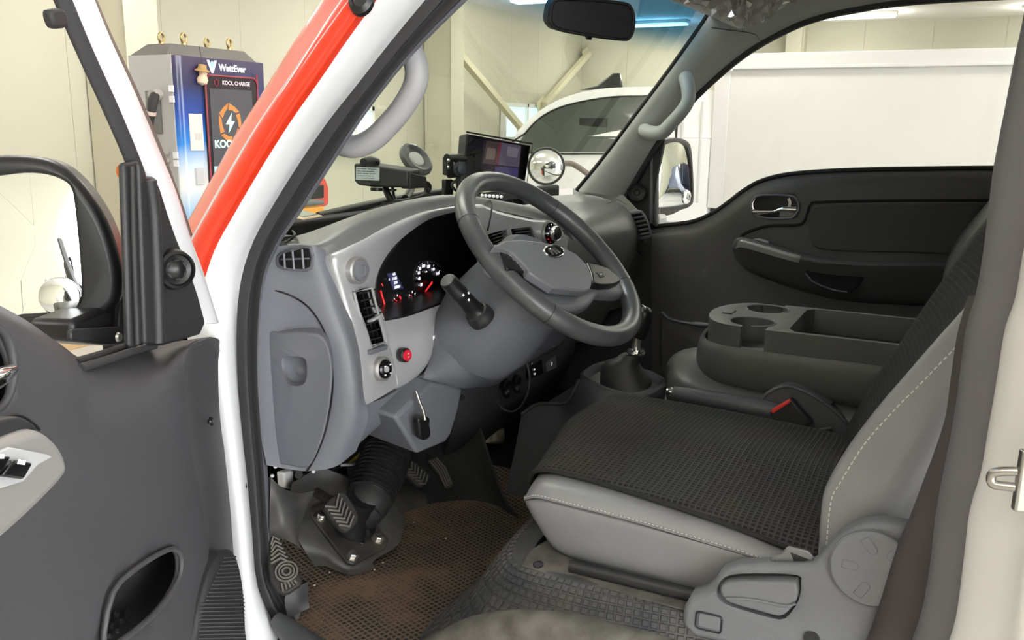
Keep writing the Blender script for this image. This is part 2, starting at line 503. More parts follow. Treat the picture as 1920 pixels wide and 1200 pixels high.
ch = thing('charging_station', 'tall electric vehicle charging station with blue wrapped front and dark screen', 'charger', (3.35, 3.48, 0))
box('side_panel', (CX0, CY0 + .03, 0), (CX0 + .03, CY1, CZ), GREYC, ch, .004)
box('side_panel', (CX1 - .03, CY0 + .03, 0), (CX1, CY1, CZ), GREYC, ch, .004)
box('back_panel', (CX0 + .03, CY1 - .02, 0), (CX1 - .03, CY1, CZ), GREYC, ch, .004)
fp = []
for i in range(9):
    a = math.radians(90 * i / 8); fp.append(V((CX0 + .05 - .05 * math.cos(a) if i else CX0, CY0 + .05 - .05 * math.sin(a), 0)))
fp += [V((CX1, CY0, 0)), V((CX1, CY0 + .05, 0))]
prism('front_panel', fp, (0, 0, CZ - .002), WRAP, ch, .002, label='glossy front panel printed in navy and blue fading to white')
CAPM = mat('charger_cap', (0.16, 0.15, 0.14), 0.5)
capz = CZ
cap = reg('roof_cap', [(CX0 + .0, CY0 + .05, capz), (CX1 - .02, CY0 + .03, capz), (CX1 - .02, CY1 - .02, capz), (CX0 + .0, CY1 - .02, capz),
                 (CX0 + .07, CY0 + .1, capz + .055), (CX1 - .03, CY0 + .1, capz + .055), (CX1 - .03, CY1 - .06, capz + .055), (CX0 + .07, CY1 - .06, capz + .055)],
          [(0, 1, 2, 3), (4, 5, 6, 7), (0, 1, 5, 4), (1, 2, 6, 5), (2, 3, 7, 6), (3, 0, 4, 7)], CAPM, ch, False)
BRASS = mat('zinc_yellow', (0.55, 0.42, 0.2), 0.35, metal=0.9)
for ex, ey in ((CX0 + .12, CY1 - .10), (CX0 + .17, CY0 + .12), (CX0 + .41, CY1 - .10), (CX0 + .47, CY0 + .12)):
    e = lathe('eye_bolt', (ex, ey, capz + .05), (0, 0, 1), [(0, 0), (.014, 0), (.014, .016), (0, .016)], BRASS, ch, 12)
    tube('ring', ell((ex, ey, capz + .088), (.022, .008, 0), (0, 0, .022), 16), .0065, BRASS, e, 8, 2, True)
def CF(u, v, dy=0.0): return Y(u, v, CY0 - dy)
def CFR(l, t, r, b, dy=0.0):
    a, c = CF(l, t, dy), CF(r, b, dy); return a, c
# screen unit
sx0, sx1 = CF(380, 152).x, CF(480, 172).x
stz = CF(425, 142).z; sbz = .80
cxs, czs = (sx0 + sx1) / 2, (stz + sbz) / 2
scr = prism('screen_unit', rrect((cxs, CY0 - .012, czs), ((sx1 - sx0) / 2, 0, 0), (0, 0, (stz - sbz) / 2), .22), (0, .03, 0), mat('screen_bezel', (0.02, 0.012, 0.016), .15), ch, .004, label='tall black screen unit edged with a thin red line')
REDL = mat('red_light_line', (0.28, 0.03, 0.045), .3, emit='#c8304a', es=.18)
tube('red_edge_line', rrect((cxs, CY0 - .014, czs), ((sx1 - sx0) / 2 - .004, 0, 0), (0, 0, (stz - sbz) / 2 - .004), .22), .0035, REDL, scr, 6, 2, True)
d0, d1 = CF(387, 165, .014), CF(470, 420, .014)
disp = mat('charger_display', (0.05, 0.05, 0.055), .12, emit='#55555c', es=.32)
dx0, dx1, dz1 = CF(389, 168).x, CF(468, 176).x, CF(430, 168).z
box('display', (dx0, CY0 - .016, .86), (dx1, CY0 - .011, dz1), disp, scr, .001)
CY = CY0 - .018
TXTW = mat('print_white', (0.85, 0.85, 0.86), .5, emit='#ffffff', es=.35)
MINT = mat('screen_mint', (0.6, .9, .8), .5, emit='#a8f0d8', es=.6)
ORG = mat('screen_orange', (0.45, .18, .05), .5, emit='#c06a2c', es=.5)
LBL = mat('print_blue', (0.35, .62, .9), .5)
text('lettering', 'WattEver', CF(436, 129, .002), (1, 0, 0), (0, 0, 1), .046, TXTW, ch, bold=.0012)
w = CF(398, 125, .003)
prism('wing_emblem', [w + V((x, 0, z)) for x, z in ((-.032, .03), (-.018, .03), (-.005, .002), (.004, .012), (.018, .03), (.032, .03), (.006, -.03), (-.006, -.03))], (0, .002, 0), TXTW, ch, 0)
prism('wing_emblem', [w + V((x, -.0012, z)) for x, z in ((-.016, .012), (.0, .03), (.014, .012), (.003, -.006), (-.004, -.006))], (0, .0012, 0), LBL, ch, 0)
text('lettering', 'KOOL CHARGE', CF(443, 157, .016), (1, 0, 0), (0, 0, 1), .027, mat('print_grey', (.5, .45, .48), .5, emit='#cbb9c4', es=.35), scr, bold=.0008)
hx = CF(406, 155, .016)
tube('hex_emblem', [hx + V((.014 * math.sin(math.pi * k / 3), 0, .017 * math.cos(math.pi * k / 3))) for k in range(6)], .0018, REDL, scr, 6, 1, True)
lc = CF(432, 231, .017)
for k in range(6):
    a0 = math.radians(60 * k + 95)
    R1 = .098
    def pt(r, d): return lc + V((r * math.cos(a0 + math.radians(d)) * .82, 0, r * math.sin(a0 + math.radians(d))))
    prism('emblem_blade', [pt(R1, 0), pt(R1 * .93, 25), pt(R1, 56), pt(R1 * .66, 64), pt(R1 * .68, 35), pt(R1 * .74, 10)], (0, .001, 0), ORG, scr, 0)
prism('lightning_bolt', [lc + V((x * .05, -.001, z * .05)) for x, z in ((.25, 1), (-.62, -.1), (-.1, -.12), (-.3, -.95), (.6, .2), (.1, .22))], (0, .001, 0), MINT, scr, 0)
text('lettering', 'KOOL CHARGE', CF(453, 270, .017), (1, 0, 0), (0, 0, 1), .052, MINT, scr, bold=.0016)
t0 = CF(402, 312, .017)
box('display_tile', (t0.x, t0.y, t0.z - .12), (dx1 - .03, t0.y + .001, t0.z), mat('tile_mint', (.4, .6, .6), .4, emit='#7ab8b8', es=.6), scr, 0)
# paper notice, card reader, hanging charm
pa, pb = CF(354, 213, .004), CF(383, 282, .004)
pn = box('paper_notice', (pa.x, CY0 - .005, pb.z), (pb.x, CY0 - .001, pa.z), mat('paper', (.80, .77, .70), .8), ch, .0008)
box('notice_window', (pa.x + .03, CY0 - .007, pb.z + .05), (pb.x - .012, CY0 - .005, pa.z - .09), mat('paper_grey', (.62, .6, .57), .8), pn, 0)
ra, rb = CF(366, 315, .004), CF(383, 346, .004)
box('card_reader', (ra.x, CY0 - .012, rb.z), (rb.x, CY0 + .01, ra.z), mat('reader_grey', (.55, .57, .6), .4), ch, .004)
fc = CF(379, 137, .02)
dl = thing('hanging_charm', 'small straw hatted plush charm dangling at the corner of the screen', 'charm', (fc.x, CY0 - .02, fc.z - .04))
STRAW = mat('charm_straw', (.5, .32, .14), .8); PLU = mat('charm_cream', (.8, .62, .45), .9)
lathe('hat', fc + V((0, 0, .012)), (0, -.2, 1), [(0, .03), (.018, .026), (.022, .008), (.036, 0), (.034, -.004), (0, -.004)], STRAW, dl, 16)
lathe('body', fc + V((0, 0, -.03)), (0.2, 0, 1), [(0, -.028), (.022, -.018), (.027, 0), (.018, .02), (.02, .03), (.012, .042), (0, .045)], PLU, dl, 14)
tube('cord', [fc + V((0, 0, .04)), fc + V((.004, .005, .08)), fc + V((-.01, .0, .125))], .0014, BLACK, dl, 6, 3)
# gun holster and cable on the left side, louvre
hs0 = [X(272, 170, CX0), X(300, 169, CX0), X(303, 212, CX0), X(275, 212, CX0)]
HOL = mat('holster_dark', (.16, .16, .16), .6)
yA, yB = X(273, 170, CX0).y, X(300, 170, CX0).y; zA, zB = X(285, 170, CX0).z, X(285, 250, CX0).z
box('holster_frame', (CX0 - .006, min(yA, yB), zB), (CX0 - .001, max(yA, yB), zA), HOL, ch, .002)
gp = [X(291, 178, CX0 - .06), X(287, 190, CX0 - .08), X(284, 208, CX0 - .09), X(280, 240, CX0 - .09), X(276, 300, CX0 - .08), X(274, 400, CX0 - .07)]
gun = tube('charging_cable', gp, [.021, .024, .019, .018, .017, .017], RUBBER, ch, 12, 5)
tube('charging_gun_nose', [X(286, 180, CX0 - .07), X(297, 176, CX0 - .03)], .028, mat('gun_grey', (.4, .38, .35), .4), gun, 12, 2)
lathe('cable_collar', X(284, 209, CX0 - .09), gp[3] - gp[2], [(.022, 0), (.022, .016), (.018, .018)], mat('collar', (.65, .5, .45), .5), gun, 14)
for k in range(9):
    v0 = 282 + k * 14
    a, b = X(288, v0, CX0), X(318, v0, CX0)
    box('louvre_slat', (CX0 - .008, min(a.y, b.y), a.z - .018), (CX0 - .001, max(a.y, b.y), a.z), GREYC, ch, .002)
for v0 in (160, 180, 285, 300):
    a = X(322, v0, CX0); box('hinge', (CX0 - .008, CY0 + .02, a.z - .03), (CX0 + .001, CY0 + .05, a.z + .0), WHITE, ch, .002)

# ------------------------------------------------------------------ white box lorry parked on the far side
BXX = 9.0
LW = mat('lorry_white', (0.76, 0.755, 0.75), 0.4)
BXW = mat('cargo_panel', (0.57, 0.555, 0.53), 0.55)
LTR = mat('cargo_rail', (0.58, 0.565, 0.555), 0.4)
lo_ = thing('box_lorry', 'white lorry with cargo box and dark side window parked beyond the passenger side', 'lorry', (9.9, .6, 0))
def L9(u, v, dx=0): return X(u, v, BXX + dx)
yf = L9(1342, 140).y; zt = L9(1640, 95).z; zr = L9(1640, 127).z
box('cargo_box', (BXX + .01, -3.6, .75), (BXX + 1.75, yf, zt - .01), BXW, lo_, .01, label='plain cream cargo box')
box('corner_post', (BXX - .012, L9(1367, 200).y, .75), (BXX + .06, yf + .005, zr), LTR, lo_, .008)
box('top_rail', (BXX - .03, -3.6, zr), (BXX + .03, yf - .03, zt), LTR, lo_, .012, 3)
box('rail_lip', (BXX - .036, -3.6, zr - .0), (BXX + .0, yf - .03, zr + .035), LTR, lo_, .01, 3)
box('corner_cap', (BXX - .04, L9(1376, 130).y, zr - .02), (BXX + .05, yf + .02, zt + .005), LTR, lo_, .012, 3)
for zz in (zr + .08,): lathe('rivet', (BXX - .041, L9(1372, 120).y + .02, zz), (-1, 0, 0), [(.012, 0), (.01, .004), (0, .006)], STEEL, lo_, 8)
# cab
prof = [L9(u, v) for u, v in ((905, 380), (938, 300), (958, 262), (982, 232), (1012, 205), (1050, 184), (1095, 170), (1150, 163.5), (1220, 162), (1290, 164), (1340, 170))]
SL = .15                                     # the glasshouse leans in towards the roof
def lean(p): return V((BXX + max(0.0, p.z - 1.45) * SL, p.y, p.z))
prof = [lean(p) for p in prof]
up_ = [p for p in spline(prof, 3) if p.z >= 1.45]
prism('cab', up_ + [V((BXX, up_[-1].y, 1.45)), V((BXX, up_[0].y, 1.45))], (1.5, 0, 0), LW, lo_, .04, 4)
prism('cab_lower', [V((BXX, up_[-1].y, 1.46)), V((BXX, up_[-1].y, .5)), V((BXX, up_[0].y + .14, .5)), V((BXX, up_[0].y + .1, 1.0)), V((BXX, up_[0].y, 1.46))], (1.68, 0, 0), LW, lo_, .03, 3)
DG = mat('lorry_dark_glass', (0.055, 0.068, 0.058), 0.04)
win = [lean(L9(u, v)) + V((-.008, 0, 0)) for u, v in ((962, 285), (985, 250), (1010, 222), (1045, 202), (1090, 190), (1140, 182), (1200, 180), (1262, 183), (1268, 260), (1264, 285))]
prism('side_window', win, (.02, 0, 0), DG, lo_, .004)
tube('window_seal', win, .010, BLACK, lo_, 6, 3, True)
for vv in ((252, 1018, 1165, 8), (281, 1052, 1160, 7)):
    pass
va = L9(1085, 215, -.03)
box('seat_headrest', tuple(L9(1112, 232, .012) - V((0, .16, .06))), tuple(L9(1112, 232, .015) + V((.001, .16, .06))), MATTE, lo_, .0)
# door shut lines and rear quarter grooves
for uu in (1282, 1318):
    a = L9(uu, 190); box('body_groove', (BXX - .006, a.y - .012, .8), (BXX + .006, a.y + .012, a.z), mat('groove_grey%d' % uu, (.55, .55, .53), .6), lo_, .004)
af = L9(1138, 165, .5)
prism('shark_fin', [af + V((0, .34, -.02)), af + V((0, .12, .03)), af + V((0, -.06, .16)), af + V((0, -.14, .16)), af + V((0, -.18, -.02))], (.05, 0, 0), GLOSSB, lo_, .015, 3)
for yy in (2.9, -2.5):
    for xx in (BXX + .04, BXX + 1.5):
        lathe('wheel', (xx, yy, .36), (1, 0, 0), [(0, 0), (.2, 0), (.22, .02), (.36, .02), (.36, .2), (0, .2)], RUBBER, lo_, 24)
box('chassis', (BXX + .1, -3.5, .45), (BXX + 1.6, yf, .76), DARKP, lo_, .02)

# ------------------------------------------------------------------ red machine and orange crate ahead of the windscreen
ra = [Y(u, v, 4.2) for u, v in ((520, 318), (596, 320), (612, 336), (618, 352), (618, 384), (600, 392), (520, 402))]
rm = thing('red_machine', 'red framed machine with dark slots standing beyond the windscreen', 'machine', (ra[2].x - .3, 4.4, 0))
MR = mat('machine_red', (.62, .07, .04), .4)
prism('front_frame', ra, (0, .3, 0), MR, rm, .02, 3)
box('stand', (ra[0].x + .1, 4.22, 0), (ra[3].x - .06, 4.48, ra[6].z + .02), mat('machine_grey', (.35, .36, .34), .5), rm, .01)
for (l, t, r, b) in ((560, 350, 606, 360), (560, 362, 606, 371)):
    p, q = Y(l, t, 4.19), Y(r, b, 4.19); box('dark_slot', (p.x, 4.18, q.z), (q.x, 4.21, p.z), BLACK, rm, .004)
p, q = Y(556, 334, 4.19), Y(595, 349, 4.19); box('white_plate', (p.x, 4.18, q.z), (q.x, 4.21, p.z), LW, rm, .004)
p, q = Y(563, 388, 3.6), Y(602, 410, 3.6)
oc = thing('orange_crate', 'orange crate with dark lid standing beyond the windscreen', 'crate', ((p.x + q.x) / 2, 3.75, 0))
ORC = mat('crate_orange', (.75, .33, .05), .5)
box('body', (p.x, 3.6, 0), (q.x, 3.95, p.z), ORC, oc, .012)
box('rim', (p.x - .015, 3.585, p.z - .05), (q.x + .015, 3.965, p.z - .01), ORC, oc, .008)
box('lid', (p.x - .02, 3.58, p.z), (q.x + .02, 3.97, p.z + .03), mat('crate_lid', (.12, .13, .13), .5), oc, .012)
tube('handle', [(p.x + .08, 3.7, p.z + .03), (p.x + .1, 3.7, p.z + .08), (q.x - .1, 3.7, p.z + .08), (q.x - .08, 3.7, p.z + .03)], .012, BLACK, oc, 8, 4)
# cardboard carton on the floor beyond the open door
ct = thing('cardboard_carton', 'tan cardboard carton on the hall floor under the door mirror', 'carton', (3.75, 5.6, 0))
TAN = mat('cardboard', (.62, .45, .25), .85)
box('body', (3.45, 5.35, 0), (4.02, 5.9, .20), TAN, ct, .004)
box('flap', (3.45, 5.35, .20), (4.02, 5.62, .206), TAN, ct, .001)
box('flap', (3.45, 5.63, .20), (4.02, 5.9, .206), TAN, ct, .001)

# dark blue car parked behind, seen in the passenger mirror
car = thing('parked_car', 'dark blue car with red tail lights parked behind, seen in the passenger mirror', 'car', (6.9, -5.6, 0))
CARB = mat('car_blue', (.03, .045, .09), .25, coat=.6)
cpf = [V((6.05, y, z)) for y, z in ((-3.9, .35), (-3.85, .75), (-4.0, .95), (-4.5, 1.0), (-5.2, 1.42), (-6.4, 1.45), (-7.2, 1.0), (-8.0, .88), (-8.1, .4))]
prism('body', spline(cpf, 2), (1.75, 0, 0), CARB, car, .06, 4)
prism('rear_window', [V((6.25, -4.45, 1.03)), V((7.6, -4.45, 1.03)), V((7.45, -5.1, 1.40)), V((6.4, -5.1, 1.40))], (0, .02, .03), GLOSSB, car, .01)
prism('boot_lid', [V((6.2, -4.45, 1.02)), V((7.65, -4.45, 1.02)), V((7.6, -4.3, 1.45)), V((6.25, -4.3, 1.45))], (0, .05, 0), CARB, car, .02)
TAIL = mat('tail_red', (.6, .02, .02), .2, emit='#c01018', es=.4)
for x in (6.1, 7.42): box('tail_light', (x, -3.95, .72), (x + .32, -3.8, .92), TAIL, car, .02)
box('bumper', (6.03, -3.92, .38), (7.82, -3.74, .62), WHITE, car, .04)
box('number_plate', (6.68, -3.76, .66), (7.18, -3.735, .78), LW, car, .005)
for x in (6.02, 7.62):
    for y in (-4.6, -7.3): lathe('wheel', (x, y, .33), (1, 0, 0), [(0, 0), (.18, 0), (.2, .02), (.33, .02), (.33, .2), (0, .2)], RUBBER, car, 20)
# ------------------------------------------------------------------ truck cab shell
cab = thing('truck_cab', 'red and white truck cab shell with black rubber door seal around the open doorway', 'truck', (1.71, .2, .70))
a_out = [(660, -28), (590, 75), (530, 170), (475, 255), (430, 335), (390, 405), (362, 455), (340, 510)]
a_in = [(727, -28), (655, 70), (600, 150), (545, 228), (490, 315), (440, 400), (402, 470), (376, 548)]
r1 = [X(u, v, .925) for u, v in a_out]
r3 = [X(u - 15, v - 8, .893) for u, v in a_in]
r2 = [(a * .45 + b * .55) + V((-.012, .004, .004)) for a, b in zip(r1, r3)]
r0 = [p + V((.07, .10, 0)) for p in r1]
r00 = [p + V((.16, .12, 0)) for p in r1]
r4 = [X(u, v, .907) for u, v in a_in]
sheet('pillar_skin', [r00, r0, r1, r2, r3, r4], RED, cab, 4, 4, .004, label='glossy red outer windscreen pillar')
w0 = a_in + [(398, 620), (413, 700), (427, 800), (440, 900), (452, 1000), (460, 1100), (478, 1250)]
w2 = [(818, -25), (735, 75), (675, 152), (615, 228), (562, 305), (515, 380), (476, 450), (453, 520), (444, 600), (445, 700), (452, 800), (462, 900), (470, 1000), (482, 1100), (545, 1232)]
wa = [X(u, v, .907) for u, v in w0]; wb = [X(u, v, .968) for u, v in w2]
wm = [(a * .5 + b * .5) + V((.002, -.010, 0)) for a, b in zip(wa, wb)]
wback = [p + V((-.004, .05, 0)) for p in wa]
sheet('door_jamb', [wback, wa, wm, wb], WHITE, cab, 3, 5, .004, label='white painted door jamb')
s2 = [(884, -20), (790, 72), (722, 150), (658, 238), (602, 325), (553, 400), (514, 458), (490, 520), (481, 600), (479, 700), (485, 800), (492, 900), (499, 1000), (512, 1092), (590, 1215)]
sb = [X(u, v, 1.0) for u, v in s2]
g1 = [(a * .72 + b * .28) + V((-.004, -.014, 0)) for a, b in zip(wb, sb)]
g2 = [(a * .52 + b * .48) + V((.004, .000, 0)) for a, b in zip(wb, sb)]
g3 = [(a * .25 + b * .75) + V((-.002, -.014, 0)) for a, b in zip(wb, sb)]
sheet('door_seal', [wb, g1, g2, g3, sb], SEALM, cab, 4, 4, .004, label='black double lipped rubber door seal')
inn = [p + V((.05, .055, 0)) for p in sb]
sheet('pillar_trim', [sb, [p + V((.02, .012, 0)) for p in sb], inn], PLASTIC, cab, 3, 3, .004)
# marker lamp on the red pillar
mp = X(667, -2, .885)
lathe('marker_lamp', mp + V((.012, 0, 0)), (-1, -.35, .35), [(.016, 0), (.015, .006), (.010, .010), (.009, .008), (0, .009)], BLACK, cab, 20, sx=1.3)
# sill plate
sp = [X(u, v, .93) for u, v in ((480, 1150), (530, 1168), (600, 1215), (600, 1300), (480, 1300))]
tube('sill_plate', [X(518, 1160, .955), X(552, 1192, .95), X(610, 1235, .94), X(720, 1290, .93)], [.012, .02, .024, .024], PLASTD, cab, 12, 4)
box('sill', (.88, -.3, .60), (.975, .95, .725), WHITE, cab, .02)
# floor, firewall, rear wall, roof
FLZ = .755
box('floor_pan', (.94, -.45, .68), (2.48, 1.25, FLZ - .01), MATTE, cab, .0)
box('firewall', (.97, 1.22, .70), (2.48, 1.27, 1.31), MATTE, cab, 0)
box('rear_wall', (.95, -.52, .70), (2.48, -.45, 1.93), PLASTIC, cab, .02)
HEADL = mat('headliner', (.75, .74, .71), .9)
box('headliner', (.98, -.45, 1.895), (2.42, .47, 1.91), HEADL, cab, .004)
ro = [[V((x, y, z)) for x, z in ((.90, 1.90), (.955, 1.93), (1.2, 1.96), (1.71, 1.98), (2.2, 1.96), (2.47, 1.945), (2.53, 1.925))] for y in (-.56, -.1, .3, .52)]
ro.append([V((x, .66, z)) for x, z in ((.91, 1.86), (.96, 1.87), (1.2, 1.885), (1.71, 1.895), (2.2, 1.885), (2.46, 1.88), (2.52, 1.875))])
sheet('roof_panel', ro, WHITE, cab, 3, 3, .01, away=(1.7, 0, 0))
box('cant_rail', (.93, -.45, 1.83), (1.02, .40, 1.90), SEALM, cab, .02)
# passenger pillar and roof rail trim
pin = [(1083, 357), (1130, 300), (1190, 220), (1245, 147), (1290, 85), (1320, 42), (1345, 5), (1400, -40), (1500, -80), (1700, -110), (2000, -140)]
pout = [(1168, 368), (1195, 322), (1240, 250), (1290, 190), (1345, 137), (1400, 93), (1460, 58), (1520, 32), (1600, 13), (1720, -4), (2000, -20)]
pa_ = [X(u, v, 2.335) for u, v in pin]; pb_ = [X(u, v, 2.405) for u, v in pout]
pm_ = [(a * .5 + b * .5) + V((-.025, -.006, 0)) for a, b in zip(pa_, pb_)]
sheet('pillar_trim', [[p + V((.05, .010, 0)) for p in pa_], pa_, pm_, pb_, [p + V((.05, 0, 0)) for p in pb_]], TRIM, cab, 3, 4, .006, label='grey pillar and roof rail trim on the passenger side')
tube('door_seal', [p + V((.012, 0, -.004)) for p in pb_], .011, SEALM, cab, 8, 4, label='black rubber seal along the passenger window opening')
tube('trim_seam', [X(1334, 52, 2.30), X(1365, 56, 2.305), X(1412, 63, 2.33), X(1424, 75, 2.375)], .0012, BLACK, cab, 5, 4)
# windscreen header
hd = [[V((x, y, z)) for x in (.98, 1.3, 1.71, 2.1, 2.36)] for (y, z) in ((.66, 1.842), (.585, 1.832), (.50, 1.862), (.44, 1.905))]
for r in hd:
    for k, dy in enumerate((-.05, .01, .03, .01, -.03)): r[k] += V((0, dy, -.012 if k in (0, 4) else 0))
sheet('header_trim', hd, TRIM, cab, 4, 3, .006)
# passenger side lower wall, under-dash
box('kick_panel', (2.425, .66, .72), (2.48, 1.25, 1.265), DOORP, cab, .01)
box('outer_pillar', (2.46, .78, .72), (2.54, 1.25, 1.30), WHITE, cab, .01)
# cowl outside and wipers
box('cowl', (.95, 1.10, 1.22), (2.47, 1.42, 1.315), mat('cowl_black', (.02, .022, .022), .5), cab, .03)
box('cowl_ledge', (.99, 1.10, 1.30), (2.41, 1.15, 1.368), MATTE, cab, .006)
box('cowl_ledge', (1.72, 1.075, 1.33), (2.41, 1.11, 1.380), MATTE, cab, .006)
prism('pillar_foot', [X(u, v, 2.39) for u, v in ((1083, 354), (1170, 366), (1205, 402), (1085, 388))], (.03, .03, 0), TRIM, cab, .003)
box('nose_panel', (1.25, 1.27, .60), (2.17, 1.40, 1.16), RED, cab, .05)
wp1 = [Y(596, 404, 1.27), Y(680, 385, 1.28), Y(760, 368, 1.29), Y(840, 356, 1.30)]
tube('wiper_arm', wp1, .008, BLACK, cab, 8, 4)
tube('wiper_blade', [p + V((0, .01, -.012)) for p in wp1], .009, RUBBER, cab, 6, 4)
# windscreen
tube('windscreen_seal', [p + V((.004, .004, 0)) for p in pa_[:8]], .007, BLACK, cab, 8, 4)
GL = glass_mat('windscreen_glass', (.88, .93, .87), .10, (1.735, 1.80, (.08, .26, .46)))
gr = []
for e in pa_[:7]:
    row = []
    for x, bul in ((.995, 0), (1.2, .055), (1.45, .085), (1.71, .095), (1.97, .085), (2.22, .055), (2.41, 0)):
        row.append(V((x, e.y + .03 + bul, e.z + .002)))
    gr.append(row)
g = grid_pts(gr, 3, 3); na, nb = len(g), len(g[0])
ws = reg('windscreen', [p for r in g for p in r], [(i * nb + j, i * nb + j + 1, (i + 1) * nb + j + 1, (i + 1) * nb + j) for i in range(na - 1) for j in range(nb - 1)], GL, cab, True, 'tinted windscreen with a blue shade band at the top')
# driver side B pillar
B0 = [(1936, -30), (1922, 50), (1908, 110), (1894, 184), (1877, 268), (1866, 326), (1860, 402), (1852, 477), (1838, 553), (1822, 605), (1813, 665), (1806, 725), (1795, 802), (1781, 867), (1765, 972), (1753, 1077), (1736, 1147), (1712, 1215)]
B1 = [(1995, -30), (1978, 50), (1966, 110), (1952, 184), (1936, 268), (1925, 340), (1907, 402), (1892, 477), (1879, 553), (1861, 608), (1851, 665), (1842, 725), (1829, 802), (1816, 878), (1796, 948), (1787, 1025), (1771, 1147), (1750, 1215)]
b0 = [X(u, v, 1.035) for u, v in B0]; b1 = [X(u, v, .985) for u, v in B1]
for L_ in (b0, b1):
    d_ = (L_[0] - L_[1]).normalized(); L_.insert(0, L_[0] + d_ * (1.93 - L_[0].z) / max(.3, d_.z))
bm_ = [(a * .5 + b * .5) + V((-.008, .012, 0)) for a, b in zip(b0, b1)]
B1b = [p + V((-.03, -.014, 0)) for p in b1]
BPM = mat('pillar_seal_grey', (.14, .132, .138), .6, grain=200, gs=.05)
sheet('door_seal', [[p + V((.03, -.03, 0)) for p in b0], b0, bm_, b1, [p + V((-.006, -.02, 0)) for p in b1]], BPM, cab, 3, 4, .006, label='grey rubber seal on the rear door pillar')
bw = [[p + V((.01, -.012, 0)) for p in b1], B1b, [p + V((-.075, -.052, 0)) for p in b1], [p + V((-.095, -.064, 0)) for p in b1], [p + V((-.12, -.12, 0)) for p in b1]]
sheet('door_jamb', bw, CREAM, cab, 3, 3, .006, label='cream white rear door jamb')
T0 = [(1838, 560), (1816, 630), (1803, 710), (1790, 790), (1748, 890), (1708, 980), (1687, 1025), (1648, 1147), (1622, 1215)]
TB = [(1838, 553), (1819, 630), (1808, 710), (1797, 790), (1779, 885), (1764, 980), (1758, 1040), (1736, 1147), (1712, 1215)]
t0 = [X(u, v, 1.07) for u, v in T0]; tb = [X(u, v, 1.037) for u, v in TB]
tm = [(a * .5 + b * .5) + V((-.003, .012, 0)) for a, b in zip(t0, tb)]
sheet('pillar_trim', [[p + V((.0, -.05, 0)) for p in t0], t0, tm, tb, [p + V((-.004, -.02, 0)) for p in tb]], mat('pillar_trim_mauve', (.066, .056, .056), .65, grain=500, gs=.08), cab, 4, 4, .005, label='dark mauve lower trim of the rear door pillar')
box('far_pillar', (2.42, -.52, .70), (2.52, -.25, 1.93), TRIM, cab, .02)
# striker loop on the jamb
sc = X(1906, 890, .895)
st = tube('door_striker', [X(1912, 884, .89), X(1880, 884, .893), X(1862, 888, .896), X(1858, 900, .896), X(1866, 909, .895), X(1890, 912, .892), X(1914, 915, .889)], .0045, STEEL, cab, 10, 5, label='steel striker loop')
obox('striker_plate', X(1934, 902, .89), V((.004, .002, 0)), V((.004, -.012, 0)), V((0, 0, .03)), STEEL, st, .002)

# ------------------------------------------------------------------ driver door, swung open
TH = math.radians(66)
DH = V((.90, .94, 0)); Dd = V((-math.sin(TH), -math.cos(TH), 0)); Dn = V((math.cos(TH), -math.sin(TH), 0))
def DP(u, v, off=0.0): return PL(u, v, DH + Dn * off, Dn)
dr = thing('driver_door', 'open grey trimmed driver door with white window frame and black mirror', 'door', DH + Dd * .45 + V((0, 0, .66)))
cols = [
    [((-90, 520), .02), ((-90, 556), .05), ((-90, 680), .062), ((-90, 900), .066), ((-90, 1260), .075)],
    [((-20, 562), .02), ((-22, 590), .05), ((-20, 720), .064), ((-20, 930), .066), ((-20, 1260), .075)],
    [((50, 601), .02), ((46, 628), .05), ((55, 760), .066), ((60, 950), .066), ((60, 1260), .075)],
    [((110, 643), .015), ((104, 668), .046), ((118, 780), .066), ((120, 950), .066), ((120, 1260), .078)],
    [((166, 676), .012), ((168, 716), .040), ((180, 820), .066), ((180, 960), .068), ((190, 1260), .08)],
    [((240, 656), .010), ((238, 728), .050), ((246, 830), .070), ((250, 970), .072), ((262, 1260), .085)],
    [((300, 645), .010), ((296, 706), .062), ((300, 830), .072), ((318, 970), .076), ((335, 1260), .085)],
    [((344, 638), .010), ((326, 682), .066), ((330, 820), .074), ((354, 970), .076), ((384, 1260), .082)],
    [((390, 632), .012), ((346, 668), .066), ((350, 815), .072), ((378, 970), .074), ((408, 1260), .080)],
    [((396, 632), .010), ((351, 668), .062), ((355, 815), .067), ((383, 970), .069), ((413, 1260), .074)],
    [((406, 634), .008), ((360, 674), .044), ((365, 815), .042), ((394, 970), .040), ((424, 1260), .046)],
    [((412, 638), .004), ((384, 682), .030), ((392, 810), .024), ((420, 965), .020), ((440, 1260), .025)],
    [((414, 648), .000), ((409, 690), .012), ((415, 805), .006), ((440, 960), .004), ((466, 1260), .004)],
]
rows = [[DP(u, v, o_) for (u, v), o_ in c] for c in cols]
panel = sheet('inner_panel', rows, DOORP, dr, 6, 4, .005, label='dark grey moulded inner door panel')
